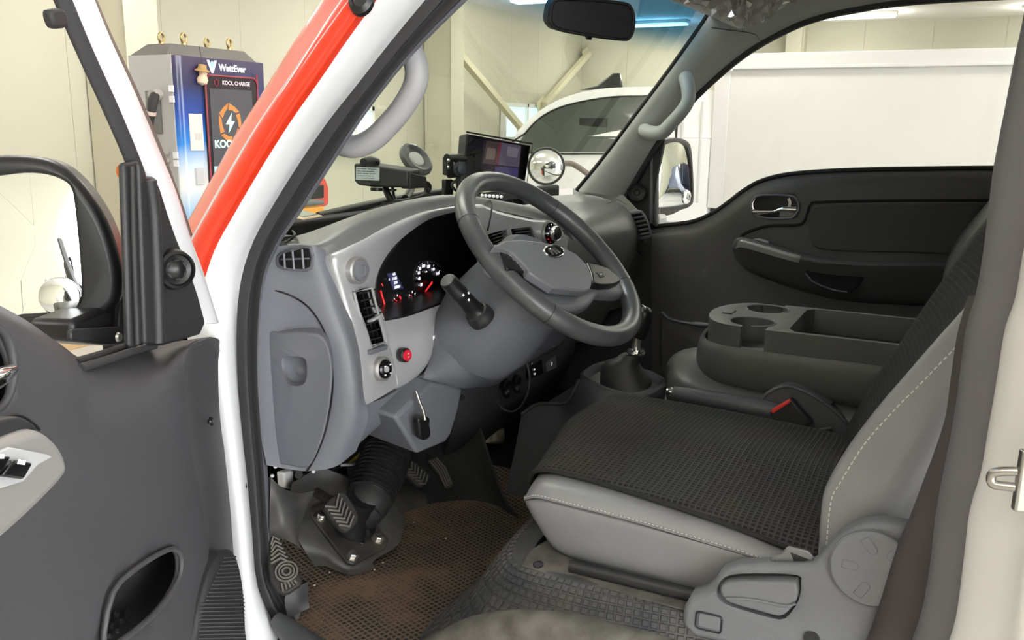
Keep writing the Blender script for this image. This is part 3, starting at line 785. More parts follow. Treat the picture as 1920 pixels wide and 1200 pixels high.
# pockets cut in the panel: map pocket and pull-handle recess
pk = [DP(u, v, .082) for u, v in ((196, 1215), (213, 1112), (262, 1062), (318, 1030), (338, 1036), (342, 1060), (334, 1092), (300, 1142), (232, 1200))]
c1 = prism('cutter', [p + Dn * .03 for p in spline(pk, 3, True)], -Dn * .06, MATTE, None, 0)
hc = DP(-12, 690, .064)
c2 = prism('cutter', ell(hc + Dn * .03, DP(26, 690, .064) - hc, DP(-12, 770, .064) - hc, 28), -Dn * .06, MATTE, None, 0)
cut(panel, [c1, c2])
pc_ = sum(pk, V()) / len(pk)
pk2 = spline([DP(262 + (u - 262) * 1.5, 1120 + (v - 1120) * 1.4, .030) for u, v in ((196, 1215), (213, 1112), (262, 1062), (318, 1030), (338, 1036), (342, 1060), (334, 1092), (300, 1142), (232, 1200))], 3, True)
pocket = prism('map_pocket', [p - Dn * .0 for p in pk2], -Dn * .004, DARKP, dr, 0, label='dark map pocket recess')
lp = spline([p - Dn * .001 for p in pk], 3, True)
tube('pocket_lip', lp, .003, DOORP, pocket, 8, 1, True)
for k, (u, v) in enumerate(((216, 1150), (200, 1160), (228, 1162), (210, 1172), (194, 1180), (220, 1180), (236, 1150), (205, 1190))):
    lathe('rubber_stud', DP(u, v, .031), Dn, [(.0045, 0), (.004, .003), (0, .004)], DARKP, pocket, 8)
hr = prism('handle_recess', ell(DP(-12, 690, .034), (DP(26, 690, .034) - DP(-12, 690, .034)) * 1.3, (DP(-12, 770, .034) - DP(-12, 690, .034)) * 1.25, 28), -Dn * .003, DARKP, dr, 0)
tube('recess_rim', ell(hc, (DP(26, 690, .064) - hc), (DP(-12, 770, .064) - hc), 28), .0035, DOORP, hr, 8, 1, True)
tube('door_pull', [DP(-60, 722, .075), DP(-20, 714, .075), DP(5, 703, .074), DP(22, 694, .07)], [.009, .009, .007, .005], CHROME, dr, 10, 4, label='chrome inside door handle')
prism('door_lock_plate', [DP(u, v, .05) for u, v in ((-40, 710), (20, 706), (22, 735), (0, 765), (-40, 775))], -Dn * .01, GLOSSB, dr, .002)
# armrest
ar = prism('armrest', spline([DP(u, v, .128) for u, v in ((-95, 858), (0, 828), (40, 812), (70, 805), (98, 818), (120, 845), (129, 876), (118, 902), (60, 962), (0, 1016), (-95, 1092))], 3, True), -Dn * .07, SILVER2, dr, .014, 4, label='satin silver armrest end')
prism('arm_pad', spline([DP(u, v, .120) for u, v in ((-95, 800), (0, 788), (36, 781), (56, 790), (70, 804), (40, 812), (0, 827), (-95, 857))], 2, True), -Dn * .05, DARKP, dr, .008, 3, label='black padded armrest top')
rec = prism('switch_bezel', [DP(u, v, .1305) for u, v in ((-60, 850), (0, 846), (18, 838), (92, 852), (100, 857), (72, 872), (45, 903), (-60, 935))], -Dn * .003, SILVER, ar, .001)
for q in (((-32, 884), (-12, 856), (24, 856), (4, 886)), ((4, 893), (29, 862), (64, 868), (46, 899))):
    s_ = prism('window_switch', [DP(u, v, .136) for u, v in q], -Dn * .008, GLOSSB, ar, .002, 3)
    c_ = sum((DP(u, v, .1365) for u, v in q), V()) / 4
    e_ = (DP(q[2][0], q[2][1], .1365) - DP(q[1][0], q[1][1], .1365)).normalized(); g_ = Dn.cross(e_)
    obox('switch_mark', c_ + e_ * .001 - g_ * .005 * (1 if g_.z < 0 else -1), e_ * .004, g_ * .0015, Dn * .0003, TXTW, ar, 0)
tube('panel_seam', [DP(-20, 806, .0705), DP(0, 788, .0705), DP(36, 780, .0705), DP(60, 792, .0705), DP(74, 806, .0705)], .0012, BLACK, dr, 6, 4)
# speaker grille
gp_ = spline([DP(u, v, .088) for u, v in ((362, 1260), (372, 1180), (384, 1120), (402, 1066), (424, 1034), (438, 1032), (450, 1060), (458, 1110), (462, 1180), (464, 1260))], 3, True)
gr_ = prism('speaker_grille', gp_, -Dn * .035, DARKP, dr, .006, 3, label='ribbed round speaker grille')
lx = lambda v: (max(366, 362 + (1260 - v) * .0 + 22 * max(0, (1150 - v)) / 100.0), min(461, 440 + (v - 1032) * .22))
for k in range(28):
    v = 1046 + k * 7.2
    ul = 382 + (1126 - v) * .45 if v < 1126 else 374 - (v - 1126) * .06
    ur = min(460, 444 + (v - 1046) * .19)
    if ul > ur - 6: continue
    a, b = DP(ul + 3, v, .0885), DP(ur - 2, v - 2, .0885)
    tube('grille_rib', [a, (a + b) / 2, b], .0011, DOORP, gr_, 5, 1)
# window frame, run channel, seal strip
fw = [((166, -12), (201, 70), (246, 165), (291, 270), (326, 362), (352, 442), (382, 522), (402, 605)), ((128, -12), (170, 90), (220, 200), (262, 300), (292, 352), (316, 432), (344, 512), (385, 606))]
fa = [DP(u, v, .015) for u, v in fw[0]]; fb = [DP(u, v, .03) for u, v in fw[1]]
fm = [(a * .5 + b * .5) + Dn * .012 for a, b in zip(fa, fb)]
sheet('window_frame', [[p - Dn * .012 for p in fa], fa, fm, fb, [p - Dn * .01 for p in fb]], WHITE, dr, 4, 4, .004, label='white slanted window frame bar')
ga = [DP(u, v, .032) for u, v in ((129, -12), (171, 90), (221, 200), (263, 302), (276, 340))]
gb = [DP(u, v, .03) for u, v in ((102, -12), (146, 90), (196, 200), (236, 292), (248, 330))]
sheet('run_channel', [[p - Dn * .004 for p in ga], ga, [(a * .55 + b * .45) + Dn * .006 for a, b in zip(ga, gb)], gb, [p - Dn * .004 for p in gb]], SEALM, dr, 4, 4, .004, label='black rubber window channel')
eg = [DP(u, v, .012) for u, v in ((169, -12), (204, 70), (249, 165), (294, 270), (329, 362), (355, 442))]
tube('frame_edge', eg, .004, mat('edge_rubber', (.16, .13, .11), .6), dr, 6, 4)
prism('rubber_stop', spline([DP(u, v, .04) for u, v in ((97, 24), (104, 17), (124, 18), (130, 48), (112, 54), (104, 48))], 2, True), -Dn * .010, RUBBER, dr, .003, 3)
# mirror sail cover
sv = prism('sail_cover', [DP(u, v, .045) for u, v in ((262, 302), (276, 331), (292, 331), (301, 352), (316, 400), (332, 446), (356, 504), (372, 552), (384, 596), (386, 606), (376, 628), (310, 648), (274, 646))], -Dn * .012, DARKP, dr, .004, 3, label='black mirror sail cover')
tube('sail_rib', [DP(279, 338, .046), DP(287, 400, .046), DP(292, 500, .046), DP(296, 642, .046)], .008, DARKP, sv, 10, 4)
tube('sail_rib', [DP(260, 330, .04), DP(266, 400, .04), DP(268, 500, .04), DP(270, 645, .04)], .004, BLACK, sv, 8, 4)
vs_ = prism('division_channel', [DP(u, v, .04) for u, v in ((233, 306), (262, 300), (268, 400), (272, 642), (262, 648), (258, 652), (244, 652), (240, 500))], -Dn * .008, DARKP, dr, .004, 3)
tube('channel_lip', [DP(247, 312, .042), DP(250, 450, .042), DP(257, 645, .042)], .0035, RUBBER, vs_, 8, 4)
tube('belt_seal', [DP(140, 683, .018), DP(190, 668, .018), DP(240, 652, .018), DP(282, 644, .018)], .0065, RUBBER, dr, 8, 4)
tube('belt_seal', [DP(150, 690, .03), DP(196, 676, .03), DP(245, 660, .03), DP(290, 648, .03)], .0045, SEALM, dr, 8, 4)
# tweeter
tc_ = DP(326, 505, .05); ta = V((-.30, -.95, .06)).normalized()
tw = lathe('tweeter', tc_ - ta * .012, ta, [(.024, -.01), (.024, .012), (.0215, .022), (.0185, .024), (.017, .020), (.012, .018), (.006, .022), (0, .023)], BLACK, dr, 28, label='round black tweeter pod')
for k in range(6):
    a_, e1, e2 = basis(ta); t = k * math.pi / 3
    q = tc_ + ta * .0085 + (e1 * math.cos(t) + e2 * math.sin(t)) * .0105
    tube('tweeter_slot', [q - (e1 * -math.sin(t) + e2 * math.cos(t)) * .003, q + (e1 * -math.sin(t) + e2 * math.cos(t)) * .003], .0012, SEALM, tw, 5, 1)
lathe('screw_hole', DP(395, 790, .038), (Dn + Dd * -1).normalized(), [(.006, 0), (.006, .002), (.004, .002), (.003, -.003), (0, -.003)], BLACK, dr, 14)
tube('edge_rubber', [DP(416, 690, -.012), DP(428, 740, -.012), DP(434, 790, -.012), DP(430, 840, -.012), DP(424, 862, -.012)], .006, RUBBER, dr, 8, 4)
tube('check_strap', [DP(430, 912, .0), X(446, 913, .925), X(458, 910, .935)], .007, mat('strap_steel', (.05, .04, .035), .5, metal=.6), dr, 8, 3, label='greasy steel door check strap')
prism('outer_skin', [DP(u, v, -.035) for u, v in ((-90, 640), (160, 690), (396, 640), (440, 900), (462, 1260), (-90, 1260))], -Dn * .01, WHITE, dr, .002)
# door mirror: housing carries the big glass and a round blind spot glass
mn = (Dd * math.cos(math.radians(20)) + Dn * math.sin(math.radians(20)) + V((0, 0, .07))).normalized()
mo = V((.60, .95, 1.43))
def MP(u, v, off=0.0): return PL(u, v, mo + mn * off, mn)
hout = spline([MP(u, v, .018) for u, v in ((-110, 300), (-20, 291), (50, 291), (104, 303), (146, 336), (180, 380), (206, 430), (224, 490), (228, 540), (214, 580), (160, 612), (60, 618), (-110, 616))], 3, True)
hs = prism('mirror_housing', hout, -mn * .075, BLACK, dr, .012, 4, label='black door mirror housing')
gout = [MP(u, v, .020) for u, v in ((-110, 330), (-20, 324), (40, 317), (84, 320), (118, 332), (138, 352), (146, 400), (153, 470), (157, 540), (154, 568), (140, 584), (110, 592), (40, 598), (-110, 602))]
cav = prism('cutter', spline([p + mn * .02 for p in gout], 3, True), -mn * .04, BLACK, None, 0)
cut(hs, [cav]); add_bevel(hs, .004, 3, 40)
gi = spline([p - mn * .012 for p in gout], 3, True)
dome('mirror_glass', gi, mn, .0028, MIRROR, hs)
tube('glass_bezel', [p + mn * .001 for p in gi], .004, BLACK, hs, 8, 1, True)
bc = MP(112, 556, .0115)
lathe('blind_spot_mirror', bc, mn, [(.0215, 0), (.0215, .001), (.020, .0018), (.016, .0028), (.011, .0036), (.005, .0041), (0, .0042)], MIRROR, hs, 32, label='small round convex mirror')
arm = prism('mirror_arm', [DP(u, v, -.02) for u, v in ((138, 600), (200, 575), (224, 470), (234, 465), (236, 648), (205, 648), (138, 640))], -Dn * .05, BLACK, dr, .008, 3)
prism('arm_cover', [DP(u, v, -.012) for u, v in ((134, 622), (140, 617), (226, 612), (230, 508), (234, 508), (235, 644), (205, 646), (134, 638))], -Dn * .006, DARKP, dr, .002)
lathe('arm_screw', DP(221, 632, -.011), Dn, [(.006, 0), (.005, .003), (0, .003)], STEEL, dr, 12)
lathe('indicator_lamp', DP(233, 322, -.005), -Dd, [(.01, 0), (.008, .012), (0, .014)], mat('amber', (.8, .2, .03), .3), dr, 12)
# ------------------------------------------------------------------ dashboard
da = thing('dashboard', 'dark grey dashboard with silver instrument surround spanning the cab', 'dashboard', (1.7, .95, .95))
def YL(l, y): return [Y(u, v, y) for u, v in l]
top = [
    [V((1.0, 1.16, 1.312)), V((1.0, 1.05, 1.333)), Y(500, 459, .985), Y(500, 474, .97)],
    [V((1.06, 1.17, 1.312)), V((1.06, 1.05, 1.338)), Y(548, 457, .935), Y(548, 464, .925)],
    [V((1.12, 1.18, 1.315)), V((1.12, 1.05, 1.343)), Y(590, 455, .895), Y(604, 478, .875)],
    [V((1.22, 1.19, 1.32)), V((1.22, 1.06, 1.35)), Y(650, 416, .885), Y(652, 465, .852)],
    [V((1.35, 1.19, 1.325)), V((1.32, 1.06, 1.358)), Y(716, 388, .885), Y(722, 426, .850)],
    [V((1.45, 1.2, 1.33)), V((1.42, 1.06, 1.362)), Y(780, 372, .885), Y(790, 398, .850)],
    [V((1.56, 1.2, 1.33)), V((1.52, 1.06, 1.362)), Y(850, 365, .885), Y(866, 384, .850)],
    [V((1.70, 1.2, 1.33)), V((1.68, 1.06, 1.36)), Y(925, 374, .88), Y(932, 395, .850)],
    [V((1.84, 1.19, 1.33)), V((1.83, 1.05, 1.357)), Y(1000, 388, .87), Y(1000, 410, .848)],
    [V((1.97, 1.18, 1.33)), V((1.97, 1.05, 1.355)), Y(1056, 402, .86), Y(1056, 428, .845)],
]
sheet('top_pad', top, PLASTIC2, da, 5, 4, .006, label='smooth grey dash top and instrument hood')
# left end panel beside the door
lc_ = [
    [X(u, v, 1.0) for u, v in ((478, 468), (476, 560), (478, 650), (484, 740), (490, 820), (500, 872))],
    [X(u, v, 1.03) for u, v in ((546, 460), (546, 560), (550, 650), (556, 740), (562, 820), (566, 883))],
    [X(u, v, 1.058) for u, v in ((594, 462), (618, 560), (645, 650), (656, 740), (648, 812), (626, 876))],
    [X(u, v, 1.095) for u, v in ((630, 482), (652, 572), (674, 660), (682, 740), (690, 785), (668, 846))],
]
endp = sheet('end_panel', lc_, PLASTIC, da, 5, 5, .006, label='grey curved dash end beside the doorway')
gsl = [X(496, 540, 1.013), X(540, 552, 1.026), X(578, 576, 1.04), X(606, 618, 1.045), X(620, 668, 1.046), X(623, 730, 1.047), X(612, 800, 1.042), X(594, 850, 1.038), X(575, 884, 1.032)]
tube('panel_seam', [p + V((-.0005, -.001, 0)) for p in gsl], .0014, BLACK, da, 6, 4)
fc_ = spline([X(u, v, 1.012) for u, v in ((502, 632), (520, 624), (580, 624), (606, 634), (619, 662), (623, 715), (613, 790), (596, 845), (576, 878), (540, 873), (506, 862), (500, 760))], 3, True)
fuse = prism('fuse_cover', fc_, (.060, .045, 0), PLASTIC, da, .010, 4, label='grey raised fuse box cover with finger pull')
fh = spline([X(u, v, 1.012) for u, v in ((532, 672), (566, 670), (577, 678), (578, 708), (570, 722), (552, 724), (538, 712))], 3, True)
ctr = prism('cutter', [p - V((.03, .01, 0)) for p in fh], (.078, .034, 0), MATTE, None, 0); cut(fuse, [ctr]); add_bevel(fuse, .002, 2, 40)
fhc = sum(fh, V()) / len(fh)
prism('pull_recess', [fhc + (p - fhc) * 1.15 + V((.0465, .0235, 0)) for p in fh], (.002, .001, 0), PLASTD, fuse, 0)  # darker grey paints the shade inside the pull; the plastic matches the cover
lathe('pull_catch', X(566, 695, 1.040), (-1, -.5, 0), [(.009, 0), (.009, .006), (.006, .009), (0, .01)], PLASTIC, fuse, 14)
# mirror demister grille on the left end
vq = spline([X(u, v, 1.016) for u, v in ((516, 484), (524, 474), (552, 466), (584, 462), (588, 504), (560, 510), (530, 506), (517, 498))], 2, True)
dg_ = prism('demister_vent', vq, (.010, .008, 0), PLASTIC, da, .003, 3, label='small side window demister vent')
vi = [p for p in spline([X(u, v, 1.0145) for u, v in ((523, 484), (530, 477), (553, 470), (579, 466), (581, 500), (558, 504), (534, 501), (524, 495))], 2, True)]
prism('vent_opening', vi, (.003, .002, 0), MATTE, dg_, 0)
for (ua, va, ub, vb) in ((532, 474, 534, 502), (548, 470, 551, 504), (566, 467, 569, 503)):
    a, b = X(ua, va, 1.012), X(ub, vb, 1.012); obox('vent_slat', (a + b) / 2, (b - a) / 2, V((.004, .004, 0)), V((.001, -.001, 0)), PLASTIC, dg_, .0004)
a, b = X(526, 486, 1.0135), X(580, 484, 1.0135); obox('vent_slat', (a + b) / 2, (b - a) / 2, V((.003, .003, 0)), V((0, 0, .001)), PLASTIC, dg_, .0004)
# silver instrument surround
oA = [(868, 384), (800, 396), (740, 419), (690, 444), (652, 466), (626, 489), (640, 548), (655, 610), (668, 690), (668, 764)]
iA = [(868, 394), (812, 409), (768, 437), (736, 471), (714, 509), (708, 546), (713, 575), (722, 602), (730, 645), (746, 724)]
oy = [.848, .848, .848, .850, .850, .852, .85, .845, .84, .835]
O_ = [Y(u, v, y) for (u, v), y in zip(oA, oy)]
I_ = [Y(u, v, y + (.016 if i < 7 else .004)) for i, ((u, v), y) in enumerate(zip(iA, oy))]
M1 = [a * .82 + b * .18 + V((0, -.007, 0)) for a, b in zip(O_, I_)]
M2 = [a * .35 + b * .65 + V((0, -.005, 0)) for a, b in zip(O_, I_)]
bez = sheet('instrument_surround', [[p + V((.0, .02, 0)) for p in O_], O_, M1, M2, I_], SILVER, da, 5, 5, .005, label='satin silver instrument surround')
lo1 = [Y(u, v, y) for u, v, y in ((722, 602, .864), (762, 594, .864), (802, 580, .864), (850, 562, .864))]
lo2 = [Y(u, v, y) for u, v, y in ((729, 640, .850), (768, 640, .842), (800, 618, .84), (826, 590, .85))]
lo3 = [Y(u, v, y) for u, v, y in ((746, 724, .838), (778, 708, .836), (808, 672, .836), (812, 630, .84))]
lo4 = [p + V((0, .03, -.01)) for p in lo3]
bez2 = sheet('lower_surround', [lo1, lo2, lo3, lo4], SILVER, da, 5, 5, .005)
# vertical air vent in the surround
vc = [(664, 548), (697, 540), (722, 640), (690, 650)]
ctr = prism('cutter', [Y(u, v, .846) + V((0, -.05, 0)) for u, v in vc], (0, .10, 0), MATTE, None, .0); cut(bez, [ctr])
vent = prism('side_vent', [Y(u, v, .872) for u, v in ((640, 540), (704, 532), (732, 650), (676, 662))], (0, .004, 0), MATTE, da, 0, label='black side air vent')
for k in range(7):
    f0 = (k + .3) / 7
    a = Y(664 + 26 * f0, 548 + 102 * f0, .858); b = Y(697 + 25 * f0, 540 + 100 * f0, .858)
    obox('vent_slat', (a + b) / 2, (b - a) / 2, V((0, .009, -.003)), V((0, .0003, .0012)), BLACK, vent, .0004)
for k in range(3):
    t = (k + 1) / 4
    a, b = Y(664 + 33 * t, 548 - 8 * t, .862), Y(690 + 32 * t, 650 - 10 * t, .862)
    obox('vent_vane', (a + b) / 2, (b - a) / 2, V((0, .008, 0)), V((.001, 0, 0)), BLACK, vent, .0003)
a, b = Y(694, 602, .84), Y(712, 592, .84)
obox('vent_tab', (a + b) / 2, (b - a) / 2, V((0, .006, -.002)), V((0, .001, .002)), HANDLE, vent, .001)
tube('vent_rim', YL(vc, .842), .0022, SILVER, vent, 6, 1, True)
a, b = Y(690, 661, .834), Y(722, 650, .834)
wh = obox('vent_wheel', (a + b) / 2, (b - a) / 2, V((0, .006, 0)), V((.0, -.001, .004)), PLASTIC, vent, .001)
# speaker-like round cap
kc = Y(672, 507, .838)
lathe('round_cap', kc, (-.12, -1, .05), [(.0215, -.012), (.0215, .003), (.019, .005), (.0175, .0045), (.015, .0075), (.0085, .0085), (.0075, .006), (0, .006)], SILVER2, da, 30, label='round grey cap in the surround')
lathe('cap_face', kc, (-.12, -1, .05), [(.0175, .004), (.016, .0085), (.0095, .0095), (.0085, .0075), (0, .0075)], PLASTIC, da, 30)
# mirror adjuster and red button
ac = Y(719, 692, .826)
adj = lathe('mirror_adjuster', ac, (-.1, -1, .12), [(.0205, -.012), (.0205, .002), (.0175, .005), (.0160, .004), (.0160, .0), (0, 0)], SILVER2, da, 28, label='round mirror adjuster switch')
lathe('adjuster_dial', ac, (-.1, -1, .12), [(.0152, 0), (.0152, .006), (.012, .008), (.006, .006), (0, .006)], GLOSSB, adj, 24)
lathe('adjuster_knob', ac, (-.1, -1, .12), [(.0055, .005), (.005, .0085), (0, .009)], HANDLE, adj, 12)
for k in range(4):
    t = math.radians(45 + 90 * k); q = ac + V((.0105 * math.cos(t), -.009, .0105 * math.sin(t)))
    obox('adjuster_mark', q, V((.002, 0, 0)), V((0, .0004, 0)), V((0, 0, .001)), TXTW, adj, 0)
rb_ = Y(761, 666, .828)
rbt = lathe('red_button', rb_, (-.15, -1, .1), [(.0125, -.01), (.0125, .001), (.011, .0025), (0, .0025)], BLACK, da, 24, label='small round red rocker button')
REDB = mat('button_red', (.55, .02, .04), .25, emit='#a01020', es=.35)
lathe('button_lens', rb_, (-.15, -1, .1), [(.010, .002), (.0095, .0050), (0, .0056)], REDB, rbt, 20)
for dz in (.003, -.003):
    obox('button_mark', rb_ + V((-.0008, -.0060, dz + .0008)), V((.003, .0002, 0)), V((0, .0003, 0)), V((0, 0, .0009)), mat('button_mark%d' % (dz > 0), (.9, .6, .6), .4), rbt, 0)
# instrument cluster
CLB = mat('cluster_black', (.008, .008, .009), .35)
tun0 = [Y(u, v, .862) for u, v in ((722, 602), (713, 575), (708, 546), (714, 509), (736, 471), (768, 437), (812, 409), (868, 393), (920, 398), (965, 420), (985, 460), (985, 510))]
sheet('cluster_hood', [tun0, [p + V((.004, .05, -.002)) for p in tun0], [p + V((.01, .10, -.004)) for p in tun0]], CLB, da, 3, 2, .004, away=(1.4, .9, 1.3))
lot = [Y(u, v, .864) for u, v in ((718, 604), (762, 594), (802, 580), (850, 562), (930, 530))]
sheet('cluster_shelf', [lot, [p + V((.004, .05, .004)) for p in lot], [p + V((.01, .10, .008)) for p in lot]], CLB, da, 3, 2, .004, away=(1.4, .9, 1.2))
CLY = .935
clu = prism('instrument_cluster', [Y(u, v, CLY + .002) for u, v in ((660, 620), (650, 470), (760, 385), (900, 360), (1030, 400), (1040, 500), (960, 560), (800, 600))], (0, .006, 0), CLB, da, 0, label='dark instrument cluster with glowing dials')
def CP(u, v, d=.001): return Y(u, v, CLY - d)
LUM = mat('dial_white', (.7, .7, .75), .5, emit='#e8e8f4', es=.85)
LUMR = mat('dial_red', (.7, .05, .05), .5, emit='#f02a30', es=.9)
LUMB = mat('info_display', (.05, .05, .12), .4, emit='#1c1c38', es=.7)
RIM_ = mat('dial_rim', (.03, .03, .032), .3)
spc = CP(808, 531)
tube('dial_rim', [CP(u, v) for u, v in ((786, 562), (777, 540), (776, 515), (784, 497), (800, 489), (818, 494), (834, 510), (846, 530))], .0018, RIM_, clu, 6, 4)
nums = [(790, 534, '20'), (786, 522.5, '40'), (785.5, 512, '60'), (787.5, 504, '80'), (794, 499, '100'), (803.5, 500, '120'), (812, 505.5, '140'), (820.5, 513, '160')]
for (u, v, t) in nums:
    text('dial_number', t, CP(u, v), (1, 0, 0), (0, 0, 1), .0082, LUM, clu, depth=.0002, bold=.0003)
    q = CP(u, v); d = (q - spc); d.y = 0; d.normalize(); q2 = q + d * .0085
    obox('dial_tick', q2, d * .0022, V((0, .0002, 0)), d.cross(V((0, 1, 0))) * .0006, LUM, clu, 0)
text('dial_unit', 'km/h', CP(799, 509.5), (1, 0, 0), (0, 0, 1), .004, LUM, clu, depth=.0002)
a, b = CP(811, 529, .006), CP(798, 546.5, .006)
d = (b - a).normalized(); s_ = d.cross(V((0, 1, 0)))
prism('needle', [a + s_ * .0022, b + s_ * .0011, b - s_ * .0011, a - s_ * .0022], (0, .001, 0), LUMR, clu, 0)
ia, ib = CP(726, 511), CP(758, 545)
prism('info_panel', [CP(725, 513), CP(742, 511), CP(757, 541), CP(738, 544)], (0, .0004, 0), LUMB, clu, 0)
for (u, v, t, sz) in ((739, 514, '6.5', .007), (740, 522, '12:06', .007), (742, 530, '230', .0075), (745, 538, '35024', .0075), (730, 524, 'A', .006)):
    text('info_text', t, CP(u, v, .002), (1, 0, .0), (.1, 0, 1), sz, LUM, clu, depth=.0002, bold=.0002)
for gi_, (u, v, an) in enumerate(((745, 566, 150), (773, 559, 140))):
    c = CP(u, v)
    tube('gauge_rim', ell(c, V((.0155, 0, 0)), V((0, 0, .0155)), 18), .0009, RIM_, clu, 5, 1, True)
    for k in range(5):
        t = math.radians(-15 + 52 * k); dd = V((math.cos(t), 0, math.sin(t)))
        if gi_ == 0 and k in (1,):
            obox('gauge_mark', c + dd * .012, dd * .0016, V((0, .0003, 0)), dd.cross(V((0, 1, 0))) * .004, LUMR, clu, 0)
        else:
            obox('gauge_mark', c + dd * .0125, dd * .002, V((0, .0003, 0)), dd.cross(V((0, 1, 0))) * .0007, LUM, clu, 0)
    t = math.radians(an); dd = V((math.cos(t), 0, math.sin(t))); s_ = dd.cross(V((0, 1, 0)))
    prism('needle', [c - dd * .006 + s_ * .0016 + V((0, -.003, 0)), c + dd * .0115 + s_ * .0006 + V((0, -.003, 0)), c + dd * .0115 - s_ * .0006 + V((0, -.003, 0)), c - dd * .006 - s_ * .0016 + V((0, -.003, 0))], (0, .001, 0), LUMR, clu, 0)
tube('red_arc', [CP(714, 545), CP(717, 556), CP(720, 566), CP(721, 571)], .0014, LUMR, clu, 5, 3)
tube('red_arc', [CP(716, 532), CP(718, 536)], .001, LUMR, clu, 5, 2)
# lower panel below the surround
lp1 = [Y(u, v, y) for u, v, y in ((664, 762, .836), (720, 746, .838), (778, 710, .838), (826, 690, .84))]
lp2 = [Y(u, v, y) for u, v, y in ((656, 812, .842), (712, 780, .842), (770, 738, .84), (830, 712, .84))]
lp3 = [Y(u, v, y) for u, v, y in ((626, 876, .868), (700, 808, .86), (752, 765, .855), (840, 724, .85))]
sheet('knee_panel', [lp1, lp2, lp3, [p + V((.02, .05, .0)) for p in lp3]], PLASTIC, da, 5, 4, .006)
# centre stack
sto = spline(YL([(890, 384), (935, 396), (1000, 411), (1034, 413), (1054, 428), (1068, 458), (1082, 492), (1070, 540), (930, 540), (905, 470)], .842), 2, True)
stk = prism('centre_trim', sto, (0, .018, 0), SILVER, da, .006, 3, label='satin silver centre vent trim')
h1 = [(916, 440), (952, 430), (957, 452), (922, 466)]; h2 = [(959, 430), (995, 426), (1008, 448), (964, 452)]
cs = [prism('cutter', [p + V((0, -.03, 0)) for p in YL(h, .842)], (0, .06, 0), MATTE, None, 0) for h in (h1, h2)]
cut(stk, cs); add_bevel(stk, .003, 3, 40)
cvb = prism('centre_vent', YL([(905, 425), (1015, 420), (1015, 456), (905, 470)], .876), (0, .005, 0), MATTE, da, 0, label='pair of black centre air vents')
for h in (h1, h2):
    for k in range(4):
        t = (k + .6) / 4.2
        a = Y(h[0][0] + (h[3][0] - h[0][0]) * t, h[0][1] + (h[3][1] - h[0][1]) * t, .855); b = Y(h[1][0] + (h[2][0] - h[1][0]) * t, h[1][1] + (h[2][1] - h[1][1]) * t, .855)
        obox('vent_slat', (a + b) / 2, (b - a) / 2, V((0, .008, -.003)), V((0, .0003, .0012)), DARKP, cvb, .0004)
knc = Y(1029, 438, .838)
kb = lathe('climate_dial', knc, (-.15, -1, .12), [(.029, -.004), (.029, .003), (.026, .006), (.0245, .004), (0, .004)], SILVER2, da, 32, label='round climate dial with chrome ringed knob')
lathe('dial_scale', knc, (-.15, -1, .12), [(.0245, .003), (.024, .006), (.017, .0065), (0, .0065)], GLOSSB, kb, 32)
kk = knc + V((.006, 0, -.001))
lathe('dial_knob', kk, (-.15, -1, .12), [(.0165, .004), (.0165, .020), (.0155, .022), (.0135, .0215), (0, .0215)], CHROME, kb, 32, label='chrome ring')
lathe('knob_face', kk, (-.15, -1, .12), [(.0135, .020), (.0125, .0235), (0, .0238)], BLACK, kb, 28)
for k in range(5):
    t = math.radians(100 + 38 * k); q = knc + V((.0205 * math.cos(t), -.0075, .0205 * math.sin(t) + .001))
    obox('dial_mark', q, V((.0016, 0, 0)), V((0, .0003, 0)), V((0, 0, .0012)), LUMR if k > 2 else LUM, kb, 0)
tube('trim_edge', YL([(1040, 406), (1062, 428), (1078, 468), (1092, 505)], .845), .006, PLASTIC, da, 8, 4)
# passenger side of the dash
ps = []
for (x, cols_) in (
    (1.93, ((1.16, 1.33), (1.00, 1.352), (.90, 1.335), (.865, 1.318), (.845, 1.29), (.845, 1.23), (.86, 1.16), (.885, 1.06), (.93, .97), (.98, .93))),
    (2.05, ((1.16, 1.335), (1.00, 1.358), (.91, 1.325), (.865, 1.312), (.835, 1.285), (.832, 1.23), (.845, 1.16), (.875, 1.06), (.92, .97), (.98, .93))),
    (2.18, ((1.16, 1.335), (1.00, 1.362), (.90, 1.332), (.845, 1.318), (.815, 1.285), (.812, 1.23), (.828, 1.16), (.865, 1.06), (.91, .97), (.98, .93))),
    (2.28, ((1.14, 1.335), (.99, 1.362), (.88, 1.345), (.835, 1.325), (.805, 1.285), (.802, 1.23), (.82, 1.16), (.86, 1.06), (.91, .97), (.98, .93))),
    (2.36, ((1.12, 1.335), (.97, 1.358), (.87, 1.338), (.835, 1.315), (.812, 1.275), (.808, 1.23), (.83, 1.16), (.87, 1.06), (.92, .97), (.98, .93))),
    (2.41, ((1.10, 1.325), (.96, 1.335), (.90, 1.31), (.875, 1.29), (.86, 1.26), (.855, 1.22), (.87, 1.16), (.90, 1.06), (.94, .97), (.98, .93))),
):
    ps.append([V((x, y, z)) for y, z in cols_])
sheet('passenger_panel', ps, PLASTIC2, da, 5, 4, .006, label='smooth grey passenger side of the dash')
